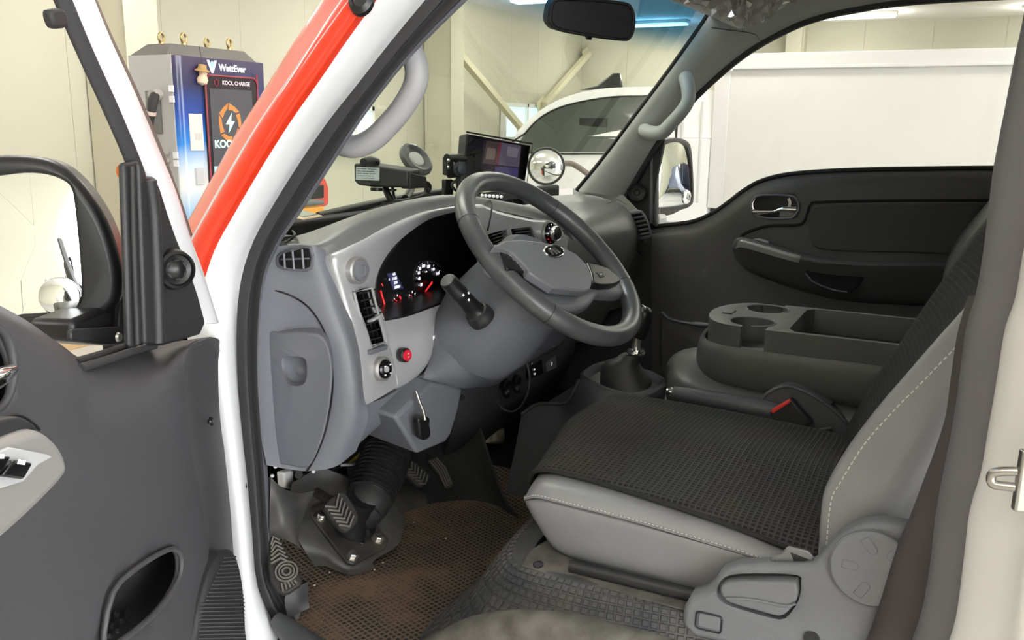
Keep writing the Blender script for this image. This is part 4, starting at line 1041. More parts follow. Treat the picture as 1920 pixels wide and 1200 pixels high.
# passenger vent
PV = [(1180, 398), (1204, 394), (1217, 416), (1224, 440), (1222, 446), (1198, 450), (1192, 424)]
pvx = [X(u, v, 2.355) for u, v in PV]
pv = prism('passenger_vent', spline(pvx, 2, True), (.02, .02, 0), PLASTIC, da, .004, 3, label='black slatted vent at the passenger end')
pin_ = [X(u, v, 2.352) for u, v in ((1184, 401), (1202, 398), (1213, 418), (1219, 440), (1201, 444), (1196, 424))]
prism('vent_opening', pin_, (.004, .004, 0), MATTE, pv, 0)
for k in range(6):
    t = k / 5.5
    a = X(1184 + 17 * t ** .9, 401 + 43 * t, 2.349); b = X(1202 + 17 * t ** .8, 398 + 42 * t, 2.349)
    obox('vent_slat', (a + b) / 2, (b - a) / 2, V((.003, .004, 0)), V((0, 0, .0022)), PLASTD, pv, .0006)
prism('vent_dial', [X(u, v, 2.352) for u, v in ((1206, 449), (1219, 446), (1220, 455), (1208, 457))], (.01, .01, 0), DARKP, pv, .001)
# glovebox
gx = [X(u, v, 2.02) for u, v in ((1150, 482),)]
gl_ = [Y(1090, 500, .838), Y(1150, 479, .820), Y(1192, 467, .815), Y(1200, 476, .818), Y(1203, 520, .835), Y(1196, 570, .86), Y(1120, 590, .868), Y(1086, 570, .86)]
prism('glovebox_lid', gl_, (.005, .04, 0), PLASTIC2, da, .006, 3, label='glovebox lid')
tube('panel_seam', [Y(1086, 500, .837), Y(1150, 480, .818), Y(1188, 468, .813), Y(1200, 471, .815), Y(1204, 484, .82)], .0018, BLACK, da, 6, 4)
prism('latch_recess', [Y(u, v, .833) for u, v in ((1102, 492), (1124, 484), (1132, 496), (1110, 506))], (0, .01, 0), TRIM, da, .003)
tube('dash_emboss', [X(1140, 384, 2.2) + V((0, 0, .004)), X(1158, 377, 2.25) + V((0, 0, .004)), X(1176, 386, 2.3) + V((0, 0, .003)), X(1160, 392, 2.25) + V((0, 0, .003))], .0010, PLASTIC, da, 5, 1)
# lower centre panel with switches
c1 = [Y(u, v, y) for u, v, y in ((862, 724, .86), (905, 722, .85), (945, 698, .84), (1000, 656, .835), (1062, 622, .84), (1085, 606, .87))]
c2 = [Y(u, v, y) for u, v, y in ((858, 770, .87), (905, 758, .86), (948, 738, .85), (1005, 700, .842), (1058, 672, .85), (1078, 650, .88))]
c3 = [Y(u, v, y) for u, v, y in ((846, 815, .89), (898, 800, .88), (945, 772, .87), (1000, 742, .865), (1045, 705, .87), (1070, 680, .90))]
c4 = [Y(u, v, y) for u, v, y in ((835, 850, .95), (890, 840, .95), (940, 815, .95), (1000, 775, .95), (1040, 730, .95), (1062, 700, .96))]
sheet('centre_lower_panel', [c1, c2, c3, c4], PLASTD, da, 5, 4, .006)
usb = prism('usb_socket', [Y(u, v, .838) for u, v in ((984, 682), (1016, 670), (1021, 700), (990, 712))], (0, .02, 0), GLOSSB, da, .003, label='black twin socket panel')
for u, v in ((1002, 693), (1003, 701)):
    q = Y(u, v, .8365); obox('socket_port', q, V((.0028, 0, 0)), V((0, .0005, 0)), V((0, 0, .0018)), TXTW, usb, 0)
sw = prism('toggle_switch', [Y(u, v, .84) for u, v in ((1022, 674), (1042, 666), (1046, 690), (1027, 698))], (0, .02, 0), PLASTIC, da, .003, label='square rocker switch')
obox('switch_mark', Y(1035, 682, .8385), V((.0012, 0, 0)), V((0, .0004, 0)), V((0, 0, .004)), TXTW, sw, 0)
asx = [Y(u, v, y) for u, v, y in ((1006, 664, .82), (1022, 658, .815), (1038, 650, .812), (1050, 640, .815), (1056, 628, .82))]
tube('ashtray_lip', asx, [.004, .007, .008, .007, .004], CHROME, da, 10, 4, label='chrome ashtray lip')
# cigar sockets with hanging caps
for u, v in ((948, 722), (968, 714)):
    q = Y(u, v, .838)
    s_ = lathe('power_socket', q, (-.1, -1, -.1), [(.015, -.01), (.015, .004), (.012, .006), (.011, .002), (0, .0)], BLACK, da, 20, label='black round power socket')
    tube('socket_cap', [q + V((-.012, -.004, -.004)), q + V((-.018, -.010, -.010)), q + V((-.013, -.012, -.02))], [.005, .009, .007], BLACK, s_, 8, 4)
# under-dash clutter above the pedals
tube('wiring_loom', [V((1.10, 1.0, 1.02)), V((1.2, 1.04, .99)), V((1.3, 1.05, 1.0)), V((1.42, 1.06, 1.02))], .014, BLACK, da, 8, 4)
tube('wiring_loom', [Y(560, 890, 1.04), Y(590, 905, 1.06), Y(640, 868, 1.05), Y(690, 830, 1.02)], .008, RUBBER, da, 8, 4)
tube('yellow_wire', [Y(655, 868, 1.0), Y(668, 858, 1.0), Y(684, 842, 1.0)], .003, mat('wire_yellow', (.45, .4, .05), .5), da, 6, 4)
tube('grey_wire', [Y(640, 872, .99), Y(672, 868, .98), Y(692, 845, .97), Y(696, 826, .96)], .003, mat('wire_grey', (.35, .35, .34), .5), da, 6, 4)
lp_ = [Y(u, v, 1.06) for u, v in ((533, 887), (552, 882), (550, 918), (535, 916))]
prism('white_connector', lp_, (.0, .02, 0), WHITE, da, .004)
for (u, v) in ((516, 875), (510, 892), (587, 884)):
    lathe('clip_head', Y(u, v, 1.0), (-.5, -1, .2), [(.0035, 0), (.003, .003), (0, .004)], WHITE, da, 8)
box('relay_block', tuple(Y(560, 945, 1.12)), tuple(Y(560, 945, 1.12) + V((.14, .05, .07))), BLACK, da, .008)
# ------------------------------------------------------------------ steering wheel and column
WC = V((1.408, .641, 1.326)); wel, waz = math.radians(48.2), math.radians(-2)
Wn = V((math.sin(waz) * math.cos(wel), -math.cos(waz) * math.cos(wel), math.sin(wel)))
Wr = V((0, 0, 1)).cross(Wn) * -1
Wr = (Wn.cross(V((0, 0, 1))) * -1).normalized()
Wu = Wn.cross(Wr).normalized()
if Wu.z < 0: Wu = -Wu
def WP(u, v, c=0.0): return PL(u, v, WC + Wn * c, Wn)
def WL(a, b, c=0.0): return WC + Wr * a + Wu * b + Wn * c
sw_ = thing('steering_wheel', 'worn dark leather steering wheel with grey airbag cover', 'steering wheel', WC)
rim = tube('rim', [WL(.186 * math.cos(t), .186 * math.sin(t)) for t in [2 * math.pi * k / 72 for k in range(72)]], .0178, WHEELL, sw_, 18, 1, True, label='worn dark leather rim')
for t in (33, 147, 213, 327):
    t = math.radians(t); c = WL(.186 * math.cos(t), .186 * math.sin(t)); tg = Wr * -math.sin(t) + Wu * math.cos(t); rd = Wr * math.cos(t) + Wu * math.sin(t)
    tube('rim_seam', ell(c, rd * .0176, Wn * .0176, 20), .0009, BLACK, rim, 5, 1, True)
for k in range(44):
    t = math.radians(40 + 100 * k / 43)
    p, q = WL(.178 * math.cos(t), .178 * math.sin(t), .0165), WL(.178 * math.cos(t + .012), .178 * math.sin(t + .012), .0165)
SC = mat('rim_scuff', (.42, .38, .34), .7)
rs = random.Random(8)
for k in range(26):
    t = math.radians(rs.uniform(-52, -8)); ph = math.radians(rs.uniform(20, 65))
    rd = Wr * math.cos(t) + Wu * math.sin(t); tg = Wr * -math.sin(t) + Wu * math.cos(t)
    nn = rd * math.cos(ph) + Wn * math.sin(ph); c = WL(.186 * math.cos(t), .186 * math.sin(t)) + nn * .0180
    a_ = rs.uniform(.0008, .003)
    obox('scuff', c, tg * a_, nn.cross(tg) * rs.uniform(.0004, .001), nn * .0003, SC, rim, 0)
# spokes and body below the cover
GP = mat('wheel_grey', (.165, .170, .190), .45, grain=900, gs=.08)
def WQ(l, c): return [WP(u, v, c) for u, v in l]
hb_ = WQ([(912, 462), (935, 455), (960, 470), (1000, 500), (1040, 520), (1100, 520), (1113, 500), (1140, 503), (1166, 524), (1174, 548), (1150, 551), (1126, 548), (1116, 560), (1102, 573), (1063, 579), (1028, 573), (1003, 559), (970, 532), (945, 512), (920, 492)], .004)
prism('hub_body', spline(hb_, 2, True), -Wn * .026, GP, sw_, .008, 3)
pods = ([(936, 463), (949, 466), (962, 473), (975, 486), (989, 502), (988, 511), (968, 508), (952, 504), (944, 490), (938, 476)], [(1101, 491), (1122, 496), (1140, 502), (1158, 517), (1165, 527), (1151, 533), (1130, 534), (1113, 531), (1110, 511)])
for k, pq in enumerate(pods):
    pd_ = prism('button_pod', WQ(pq, .019), -Wn * .016, mat('pod_black%d' % k, (.012, .012, .013), .28), sw_, .003, 3, label='black button pod on the %s spoke' % ('near', 'far')[k])
    for (u, v) in (((957, 480), (971, 494)) if k == 0 else ((1126, 515),)):
        q = WP(u, v, .0195); obox('button', q, Wr * .009, Wu * .006, Wn * .001, DARKP, pd_, .001)
        obox('button_mark', q + Wn * .0014, Wr * .003, Wu * .0008, Wn * .0002, TXTW, pd_, 0)
cvp = [(926, 462), (947, 451), (976, 449), (1014, 453), (1054, 462), (1081, 476), (1101, 497), (1111, 520), (1108, 542), (1098, 546), (1037, 539), (993, 511), (989, 501), (961, 473), (947, 466), (935, 464)]
cvm = prism('airbag_cover', WQ(cvp, .028), -Wn * .016, GP, sw_, .005, 3, label='grey airbag cover with oval emblem')
prism('cover_facet', WQ([(990, 502), (1040, 524), (1110, 521), (1106, 541), (1098, 544), (1038, 537), (994, 510)], .0285), -Wn * .003, GP, cvm, .001, 2)
em = WP(1039, 471, .0285)
prism('emblem_plate', ell(em, Wr * .034, Wu * .0148, 32), -Wn * .002, CHROME, cvm, .0008, label='chrome oval emblem')
prism('emblem_field', ell(em + Wn * .0006, Wr * .0315, Wu * .0118, 32), -Wn * .001, GLOSSB, cvm, 0)
tube('emblem_ring', ell(em + Wn * .0006, Wr * .0328, Wu * .0130, 32), .0014, CHROME, cvm, 6, 1, True)
text('emblem_letters', 'KI\u039b', em + Wn * .0012, Wr, Wu, .0185, CHROME, cvm, depth=.0006, bold=.0005)
# column shroud: revolved-ish skin from the hub down to the dash
co = thing('steering_column', 'grey steering column shroud with black stalk', 'column', (1.41, .78, 1.2))
sh = []
for (u_, v_, y_) in ():
    pass
L0 = [Y(u, v, y) for u, v, y in ((856, 566, .852), (826, 590, .848), (812, 620, .842), (810, 655, .84), (800, 690, .84), (786, 714, .842))]
L1 = [Y(u, v, y) for u, v, y in ((900, 545, .775), (872, 575, .78), (858, 615, .785), (850, 660, .79), (840, 700, .80), (832, 722, .815))]
L2 = [Y(u, v, y) for u, v, y in ((950, 540, .70), (930, 580, .712), (918, 622, .728), (905, 668, .745), (888, 706, .77), (868, 728, .80))]
L3 = [Y(u, v, y) for u, v, y in ((1010, 560, .675), (995, 600, .69), (978, 635, .712), (955, 672, .742), (925, 704, .775), (898, 726, .81))]
L4 = [Y(u, v, y) for u, v, y in ((1062, 590, .70), (1055, 612, .71), (1040, 636, .735), (1010, 664, .765), (965, 694, .80), (920, 724, .83))]
L5 = [Y(u, v, y) for u, v, y in ((1080, 590, .76), (1078, 610, .77), (1062, 632, .785), (1030, 655, .80), (985, 684, .83), (935, 720, .85))]
sheet('lower_shroud', [L0, L1, L2, L3, L4, L5], PLASTIC, co, 5, 5, .005, label='grey lower column shroud')
# upper shroud as a tapered drum behind the hub
ax = -Wn
lathe('upper_shroud', WC - Wn * .02, ax, [(.0, 0), (.070, .0), (.082, .012), (.088, .05), (.095, .11), (.10, .17), (.09, .22)], PLASTIC, co, 36, sx=1.0, sy=1.05)
# stalk
stp = [X(848, 536, 1.235), X(872, 562, 1.262), X(896, 588, 1.288)]
sd = (stp[0] - stp[2]).normalized()
stem_c = stp[2]
stalk = lathe('wiper_stalk', stem_c, sd, [(.0205, -.012), (.0205, .004), (.0175, .008), (.0155, .02), (.0145, .05), (.0145, .055), (.0155, .056), (.0155, .061), (.0150, .062), (.0148, .088), (.0138, .093), (0, .0945)], BLACK, co, 26, label='black indicator stalk')
lathe('stalk_cap', stem_c, sd, [(.0128, .0935), (.012, .0955), (0, .0962)], mat('cap_grey', (.10, .10, .10), .4), stalk, 22)
lathe('stalk_gaiter', stem_c, sd, [(.024, -.015), (.024, -.004), (.021, .002), (.021, .006), (.018, .008)], DARKP, co, 26)
for (h, t) in ((.052, 60), (.06, 100), (.045, 95)):
    a_, e1, e2 = basis(sd); t = math.radians(t); w = e1 * math.cos(t) - e2 * math.sin(t)
    obox('stalk_mark', stem_c + sd * h + w * .0152, sd * .0018, w * .0004, sd.cross(w) * .0016, TXTW, stalk, 0)
# column lower cover with tilt lever
fp_ = [Y(u, v, .80) for u, v in ((741, 783), (809, 717), (868, 728), (860, 770), (846, 816), (836, 830), (783, 852))]
prism('column_cover', fp_, (.015, .19, .02), PLASTIC, co, .007, 3, label='grey lower column cover')
lv = tube('tilt_lever', [Y(780, 733, .79), Y(786, 752, .785), Y(794, 772, .775), Y(797, 788, .77)], .0028, STEEL, co, 8, 4, label='steel tilt lever')
hp = [Y(u, v, .772) for u, v in ((785, 784), (807, 783), (806, 795), (809, 810), (806, 822), (796, 826), (788, 820), (787, 800))]
prism('lever_grip', spline(hp, 2, True), (.003, .014, 0), BLACK, lv, .004, 3, label='black lever grip')
lathe('screw_cover', Y(866, 746, .82), (-.3, -1, .1), [(.006, 0), (.005, .003), (0, .004)], DARKP, co, 12)
# plane of the bolted floor plate
pzn = V((-.15, -.45, .88)).normalized(); pzo = Z(660, 1058, .79)
def PZ(u, v, d=0.0): return PL(u, v, pzo + pzn * d, pzn)
# bellows boot down to the floor
bt, bb = X(742, 812, 1.36), PZ(692, 934, .050)
bax = (bb - bt); bl = bax.length
pf = [(.0, 0)]
nb_ = 17
for k in range(nb_):
    h = bl * k / nb_
    r = .044 + .005 * math.sin(math.pi * k / nb_)
    pf += [(r * .86, h), (r, h + bl / nb_ * .35), (r, h + bl / nb_ * .6)]
pf += [(.040, bl), (.034, bl + .02), (.036, bl + .035), (0, bl + .035)]
bo = lathe('column_boot', bt, bax, pf, mat('boot_rubber', (.016, .016, .017), .24), co, 36, label='ribbed black rubber column boot')
tube('boot_collar', [bb + bax.normalized() * -.004, bb + bax.normalized() * .015, PZ(676, 966, .018), PZ(668, 982, .0)], [.0435, .041, .036, .037], RUBBER, co, 24, 5)
# base plate with bolts
FLP = mat('floor_steel', (.035, .035, .037), .45, var=.5, vs=30, c2='#4a4540')
bs = thing('column_base', 'black bolted steering column base plate on a grey steel hump', 'bracket', (1.25, .93, .76))
hump = [[PZ(u, v, d) for u, v, d in r] for r in (
    ((548, 905, .03), (600, 880, .04), (650, 895, .03), (705, 925, .0), (760, 970, -.05)),
    ((540, 950, .02), (592, 935, .002), (640, 930, .0), (700, 960, -.002), (752, 1010, -.03)),
    ((545, 985, .015), (590, 975, .0), (640, 1000, -.002), (690, 1020, -.004), (738, 1028, -.015)),
    ((570, 1030, -.01), (600, 1030, -.006), (630, 1052, -.008), (658, 1062, -.010), (700, 1052, -.014)),
    ((590, 1062, -.04), (612, 1062, -.03), (640, 1074, -.03), (664, 1078, -.03), (706, 1066, -.03)))]
STM = mat('steel_hump', (.085, .088, .095), .5, var=.45, vs=24, c2='#55524e')
sheet('steel_hump', hump, STM, bs, 5, 5, .006)
pl_ = prism('base_plate', [PZ(u, v, .006) for u, v in ((580, 952), (612, 938), (652, 940), (690, 968), (730, 1010), (724, 1026), (664, 1058), (650, 1054), (584, 968))], -pzn * .008, FLP, bs, .003, 2, label='greasy black base plate')
lathe('boot_flange', PZ(664, 982, .006), pzn, [(.042, 0), (.040, .008), (.032, .018), (.030, .05), (.026, .07)], BLACK, bs, 28)
for u, v in ((602, 970), (708, 1011), (660, 1043)):
    b_ = lathe('bolt', PZ(u, v, .006), pzn, [(.013, 0), (.013, .002), (.0085, .0025), (.0085, .009), (.007, .0105), (0, .011)], STEEL, bs, 6 if v > 1000 else 12)
lathe('drain_hole', PZ(679, 1015, .0065), pzn, [(.006, 0), (.005, .001), (0, .0005)], BLACK, bs, 10)

# ------------------------------------------------------------------ pedals
PEDR = mat('pedal_rubber', (.030, .028, .027), .7)
PEDG = mat('pedal_ridge', (.16, .15, .135), .75)
def pedal(name, label, pts, n, th, ridges, arm_pts, ar=.009, chev=True):
    t = thing(name, label, 'pedal', sum((V(p) for p in pts), V()) / len(pts))
    pad = prism('pad', spline(pts, 2, True) if len(pts) > 4 else pts, n * -th, PEDR, t, .004, 3)
    for rd in ridges:
        tube('ridge', rd, .0022, PEDG, pad, 6, 1)
    if arm_pts: tube('arm', arm_pts, ar, FLP, t, 10, 4)
    return t
def pad_uv(o, n):
    return lambda u, v, d=0.0: PL(u, v, o + n * d, n)
cn = V((-.25, -.62, .75)).normalized(); cu_ = pad_uv(PZ(645, 960, .105), cn)
cl_pts = [cu_(u, v) for u, v in ((607, 950), (632, 925), (648, 923), (668, 955), (672, 975), (655, 993), (640, 990))]
cr_ = []
for k in range(6):
    t = k / 5.0
    cr_.append([cu_(612 + 30 * t, 950 + 36 * t, .003), cu_(636 + 20 * t - 2, 944 + 28 * t + 10 * t * .4 + 6, .003), cu_(640 + 26 * t + 2, 930 + 26 * t, .003)])
cr_ = [[cu_(609 + 5.2 * k, 949 + 7 * k, .003), cu_(630 + 5.0 * k, 951 + 7.2 * k, .003), cu_(635 + 5.6 * k, 926 + 8.2 * k, .003)] for k in range(6)]
pedal('clutch_pedal', 'clutch pedal with chevron rubber pad in front of the boot base', cl_pts, cn, .014, cr_, [cu_(640, 950, -.012), X(622, 925, 1.22) + V((0, .05, 0)), X(605, 895, 1.21) + V((0, .08, 0)), X(600, 870, 1.2) + V((0, .1, 0))])
bn = V((-.2, -.7, .68)).normalized(); bu = pad_uv(X(780, 888, 1.43), bn)
br_pts = [bu(u, v) for u, v in ((752, 880), (764, 868), (780, 866), (800, 884), (805, 896), (800, 906), (788, 912), (770, 896))]
br_ = [[bu(754 + 6 * k, 880 + 5.2 * k, .003), bu(772 + 5 * k, 880 + 5.5 * k, .003), bu(772 + 6 * k, 866 + 5 * k, .003)] for k in range(6)]
pedal('brake_pedal', 'brake pedal with chevron rubber pad right of the ribbed boot', br_pts, bn, .014, br_, [bu(770, 880, -.012), X(752, 862, 1.44) + V((0, .05, 0)), X(745, 830, 1.44) + V((0, .1, 0))])
gn = V((-.35, -.6, .72)).normalized(); gu = pad_uv(X(830, 885, 1.55), gn)
ga_pts = [gu(u, v) for u, v in ((801, 862), (818, 856), (838, 880), (853, 908), (840, 917), (832, 906), (818, 884))]
gr2 = [[gu(805 + 4.2 * k, 864 - 2 * k, .003), gu(822 + 4.2 * k, 884 - 2.4 * k, .003), gu(836 + 3.6 * k, 914 - 2 * k, .003)] for k in range(4)]
pedal('accelerator_pedal', 'slim ribbed accelerator pedal furthest into the footwell', ga_pts, gn, .010, gr2, [gu(812, 862, -.01), gu(795, 845, -.03), gu(788, 825, -.05)], .006)
dn_ = V((-.45, -.35, .82)).normalized(); du_ = pad_uv(X(535, 1060, .99), dn_)
de_pts = [du_(u, v) for u, v in ((506, 990), (520, 1000), (540, 1040), (566, 1086), (552, 1102), (530, 1112), (508, 1090), (502, 1040))]
dd_ = []
for k in range(6):
    dd_.append([du_(508, 1022 + 9 * k - 2 * k, .003), du_(512 + 3 * k, 1006 + 8 * k, .003), du_(524 + 3.6 * k, 1012 + 8.4 * k, .003)])
rst = pedal('foot_rest', 'slanted rubber foot rest with ring pattern beside the door seal', de_pts, dn_, .012, dd_, None)
for r_ in (.0065, .012, .017):
    c = du_(537, 1071, .003); a_, e1, e2 = basis(dn_)
    tube('ring_ridge', ell(c, e1 * r_, e2 * r_, 20), .0018, PEDG, rst, 6, 1, True)
for k in range(5):
    tube('ridge', [du_(528 + 6 * k, 1094 - 1.5 * k, .003), du_(531 + 6.5 * k, 1108 - 3.5 * k, .003)], .0018, PEDG, rst, 6, 1)
# steel bulges ahead of the mat
bl_ = [[X(u, v, x) for u, v, x in r] for r in (
    ((690, 930, 1.42), (730, 905, 1.46), (780, 905, 1.52), (830, 920, 1.58)),
    ((700, 950, 1.40), (738, 930, 1.42), (785, 930, 1.48), (840, 935, 1.56)),
    ((712, 975, 1.40), (742, 962, 1.40), (785, 950, 1.46), (850, 948, 1.55)),
    ((720, 985, 1.42), (748, 972, 1.42), (790, 958, 1.47), (860, 955, 1.56)))]
o = sheet('footwell_hump', bl_, STM, cab, 5, 5, .006, label='dusty grey steel hump in the footwell')
kp = [[X(u, v, x) for u, v, x in r] for r in (
    ((508, 895, 1.02), (530, 915, 1.04), (560, 925, 1.08), (590, 920, 1.12)),
    ((506, 940, 1.01), (528, 945, 1.02), (556, 950, 1.05), (572, 960, 1.09)),
    ((505, 990, 1.0), (530, 985, 1.01), (548, 990, 1.03), (560, 1005, 1.06)),
    ((505, 1010, 1.01), (530, 1010, 1.02), (552, 1020, 1.04), (565, 1030, 1.06)))]
sheet('kick_hump', kp, STM, cab, 5, 5, .006)
sheet('foot_rest_side', [[X(u, v, x) for u, v, x in r] for r in (((536, 1112, .985), (556, 1102, 1.0), (578, 1090, 1.02)), ((534, 1130, .98), (556, 1125, .995), (578, 1120, 1.015)), ((540, 1160, .98), (560, 1150, .995), (580, 1140, 1.01)))], DARKP, cab, 4, 4, .005)
# ------------------------------------------------------------------ floor mat, seat riser
def mat_rubber():
    m = mat('floor_mat_rubber', (.045, .036, .028), .7); nt = m.node_tree; b = nt.nodes['Principled BSDF']
    tc = nt.nodes.new('ShaderNodeTexCoord')
    mp_ = nt.nodes.new('ShaderNodeMapping'); mp_.inputs['Rotation'].default_value = (0, 0, math.radians(20)); mp_.inputs['Scale'].default_value = (1, 1, 0)
    vo = nt.nodes.new('ShaderNodeTexVoronoi'); vo.feature = 'DISTANCE_TO_EDGE'; vo.inputs['Scale'].default_value = 105; vo.inputs['Randomness'].default_value = 0.12
    vo.voronoi_dimensions = '2D'
    st_ = nt.nodes.new('ShaderNodeMapRange'); st_.inputs[1].default_value = .13; st_.inputs[2].default_value = .24
    no = nt.nodes.new('ShaderNodeTexNoise'); no.inputs['Scale'].default_value = 5; no.inputs['Detail'].default_value = 7; no.inputs['Roughness'].default_value = .65
    no2 = nt.nodes.new('ShaderNodeTexNoise'); no2.inputs['Scale'].default_value = 160; no2.inputs['Detail'].default_value = 2
    rp = nt.nodes.new('ShaderNodeMapRange'); rp.inputs[1].default_value = .40; rp.inputs[2].default_value = .68
    mx = nt.nodes.new('ShaderNodeMix'); mx.data_type = 'RGBA'; mx.inputs[6].default_value = (.16, .135, .11, 1); mx.inputs[7].default_value = (.26, .165, .10, 1)
    mx2 = nt.nodes.new('ShaderNodeMix'); mx2.data_type = 'RGBA'; mx2.inputs[7].default_value = (.032, .026, .020, 1)
    sp_ = nt.nodes.new('ShaderNodeMapRange'); sp_.inputs[1].default_value = .74; sp_.inputs[2].default_value = .76
    mx3 = nt.nodes.new('ShaderNodeMix'); mx3.data_type = 'RGBA'; mx3.inputs[7].default_value = (.35, .25, .15, 1)
    ml = nt.nodes.new('ShaderNodeMath'); ml.operation = 'MULTIPLY'
    iv = nt.nodes.new('ShaderNodeMapRange'); iv.inputs[1].default_value = .48; iv.inputs[2].default_value = .62; iv.inputs[3].default_value = 1; iv.inputs[4].default_value = .15
    L = nt.links.new
    L(tc.outputs['Object'], mp_.inputs[0]); L(mp_.outputs[0], vo.inputs['Vector']); L(tc.outputs['Object'], no.inputs['Vector']); L(tc.outputs['Object'], no2.inputs['Vector'])
    L(vo.outputs['Distance'], st_.inputs[0]); L(no.outputs['Fac'], rp.inputs[0]); L(no.outputs['Fac'], iv.inputs[0])
    L(rp.outputs[0], mx.inputs[0]); L(mx.outputs[2], mx2.inputs[6]); L(st_.outputs[0], ml.inputs[0]); L(iv.outputs[0], ml.inputs[1]); L(ml.outputs[0], mx2.inputs[0])
    L(no2.outputs['Fac'], sp_.inputs[0]); L(sp_.outputs[0], mx3.inputs[0]); L(mx2.outputs[2], mx3.inputs[6]); L(mx3.outputs[2], b.inputs['Base Color'])
    bp = nt.nodes.new('ShaderNodeBump'); bp.invert = True; bp.inputs['Strength'].default_value = .7; bp.inputs['Distance'].default_value = .002
    L(ml.outputs[0], bp.inputs['Height']); L(bp.outputs['Normal'], b.inputs['Normal'])
    return m
MATR = mat_rubber()
fm_rows = [[V((x, y, .757 + dz)) for y, dz in ((1.16, .06), (1.06, .012), (.95, .0), (.8, .0), (.65, .0), (.5, .0), (.3, .0))] for x in (.975, 1.1, 1.25, 1.4, 1.55, 1.68)]
fm_rows[-1] = [p + V((0, 0, .03)) for p in fm_rows[-1]]
fmo = sheet('floor_mat', fm_rows, MATR, None, 4, 4, .006)
tag(fmo, 'dirty brown rubber floor mat with hexagon holes in the driver footwell', 'floor mat')
toe = [[Z(u, v, .762) + V(o) for u, v in ((690, 962), (790, 940), (860, 931), (925, 940), (970, 965))] for o in ((-.004, -.004, -.008), (.02, .05, .03), (.09, .16, .20), (.12, .22, .48))]
CARP = mat('toe_carpet', (.026, .027, .028), .9, grain=260, gs=.4, var=.4, vs=6)
sheet('toe_board', toe, CARP, cab, 4, 4, .006)
# dirt crumbs, countable ones on the mat
CRM = mat('crumb', (.62, .56, .48), .8)
for k, (u, v) in enumerate(((702, 1069), (618, 1074), (590, 1098), (836, 1010), (776, 980), (718, 1056), (606, 1050))):
    o = lathe('grit_crumb', Z(u, v, .759), (.2, .1, 1), [(.0022, 0), (.002, .001), (.001, .002), (0, .0022)], CRM, None, 6)
    tag(o, 'tiny pale grit crumb lying on the dirty floor mat', 'crumb', 'grit crumbs on the floor mat')
# seat riser covered with a square studded mat
STEP = mat('step_mat', (.060, .066, .076), .55, var=.3, vs=14, c2='#565350')
rs_ = thing('seat_riser', 'step under the driver seat covered in a square studded grey mat', 'step', (1.25, .2, .757))
rrows = [
    [V((1.56, .55, .905)), V((1.56, .59, .895)), V((1.55, .615, .86)), V((1.54, .635, .81)), V((1.54, .68, .757))],
    [V((1.25, .545, .907)), V((1.23, .59, .90)), V((1.20, .615, .865)), V((1.18, .645, .81)), V((1.17, .70, .757))],
    [V((1.13, .53, .908)), V((1.095, .555, .90)), V((1.075, .575, .868)), V((1.045, .61, .81)), V((1.01, .665, .757))],
    [V((1.12, .45, .908)), V((1.075, .45, .902)), V((1.05, .455, .868)), V((1.025, .475, .815)), V((1.0, .50, .757))],
    [V((1.12, .34, .908)), V((1.085, .335, .900)), V((1.066, .332, .866)), V((1.040, .33, .815)), V((1.015, .33, .757))],
    [V((1.12, .16, .905)), V((1.108, .15, .897)), V((1.094, .15, .864)), V((1.07, .15, .815)), V((1.045, .15, .757))],
    [V((1.12, -.1, .90)), V((1.112, -.1, .893)), V((1.104, -.1, .86)), V((1.08, -.1, .815)), V((1.055, -.1, .757))],
]
sheet('riser_cover', rrows, STEP, rs_, 6, 5, .006)
box('riser_block', (1.10, -.4, .76), (1.62, .56, .90), DARKP, rs_, .01)
# studs follow the cover
gR = grid_pts(rrows, 8, 8); na, nb = len(gR), len(gR[0])
def bil(s, t):
    i, j = min(int(s), na - 2), min(int(t), nb - 2); a, b = s - i, t - j
    return gR[i][j] * ((1 - a) * (1 - b)) + gR[i + 1][j] * (a * (1 - b)) + gR[i][j + 1] * ((1 - a) * b) + gR[i + 1][j + 1] * (a * b)
sv_, sf = [], []
# even spacing along the front-to-back run
mid = [bil(s * .25, nb * .45) for s in range(0, (na - 1) * 4 + 1)]
acc = [0]
for a, b in zip(mid, mid[1:]): acc.append(acc[-1] + (b - a).length)
pitch = .0125
k = 0; s_list = []
while k * pitch < acc[-1]:
    d = k * pitch
    i = max(j for j in range(len(acc)) if acc[j] <= d); f = (d - acc[i]) / max(1e-6, (acc[min(i + 1, len(acc) - 1)] - acc[i]))
    s_list.append((i + f) * .25); k += 1
for s0, s1 in zip(s_list, s_list[1:]):
    for r in range(12):
        t0, t1 = nb * .20 + r * (nb * .78 / 12), nb * .20 + (r + .84) * (nb * .78 / 12)
        e = (s1 - s0) * .84
        q = [bil(s0, t0), bil(s0 + e, t0), bil(s0 + e, t1), bil(s0, t1)]
        n_ = (q[1] - q[0]).cross(q[3] - q[0])
        if n_.length < 1e-9: continue
        n_.normalize()
        if n_.dot(V(CAM) - q[0]) < 0: n_ = -n_
        c = sum(q, V()) / 4; b0 = len(sv_)
        sv_ += [p - n_ * .0005 for p in q] + [c + (p - c) * .72 + n_ * .0022 for p in q]
        sf += [(b0 + 4, b0 + 5, b0 + 6, b0 + 7)] + [(b0 + i, b0 + (i + 1) % 4, b0 + 4 + (i + 1) % 4, b0 + 4 + i) for i in range(4)]
o = reg('tread_studs', sv_, sf, STEP, rs_, False); o['kind'] = 'stuff'
DUST = mat('dusty_rubber', (.12, .112, .10), .8, var=.45, vs=30)
sheet('dusty_ledge', [[V((1.20, y, .9105)) for y in (.52, .4, .25, .05)], [V((1.13, y, .9115)) for y in (.535, .41, .25, .05)], [V((1.085, y, .905)) for y in (.53, .41, .25, .05)]], DUST, rs_, 4, 3, .002)
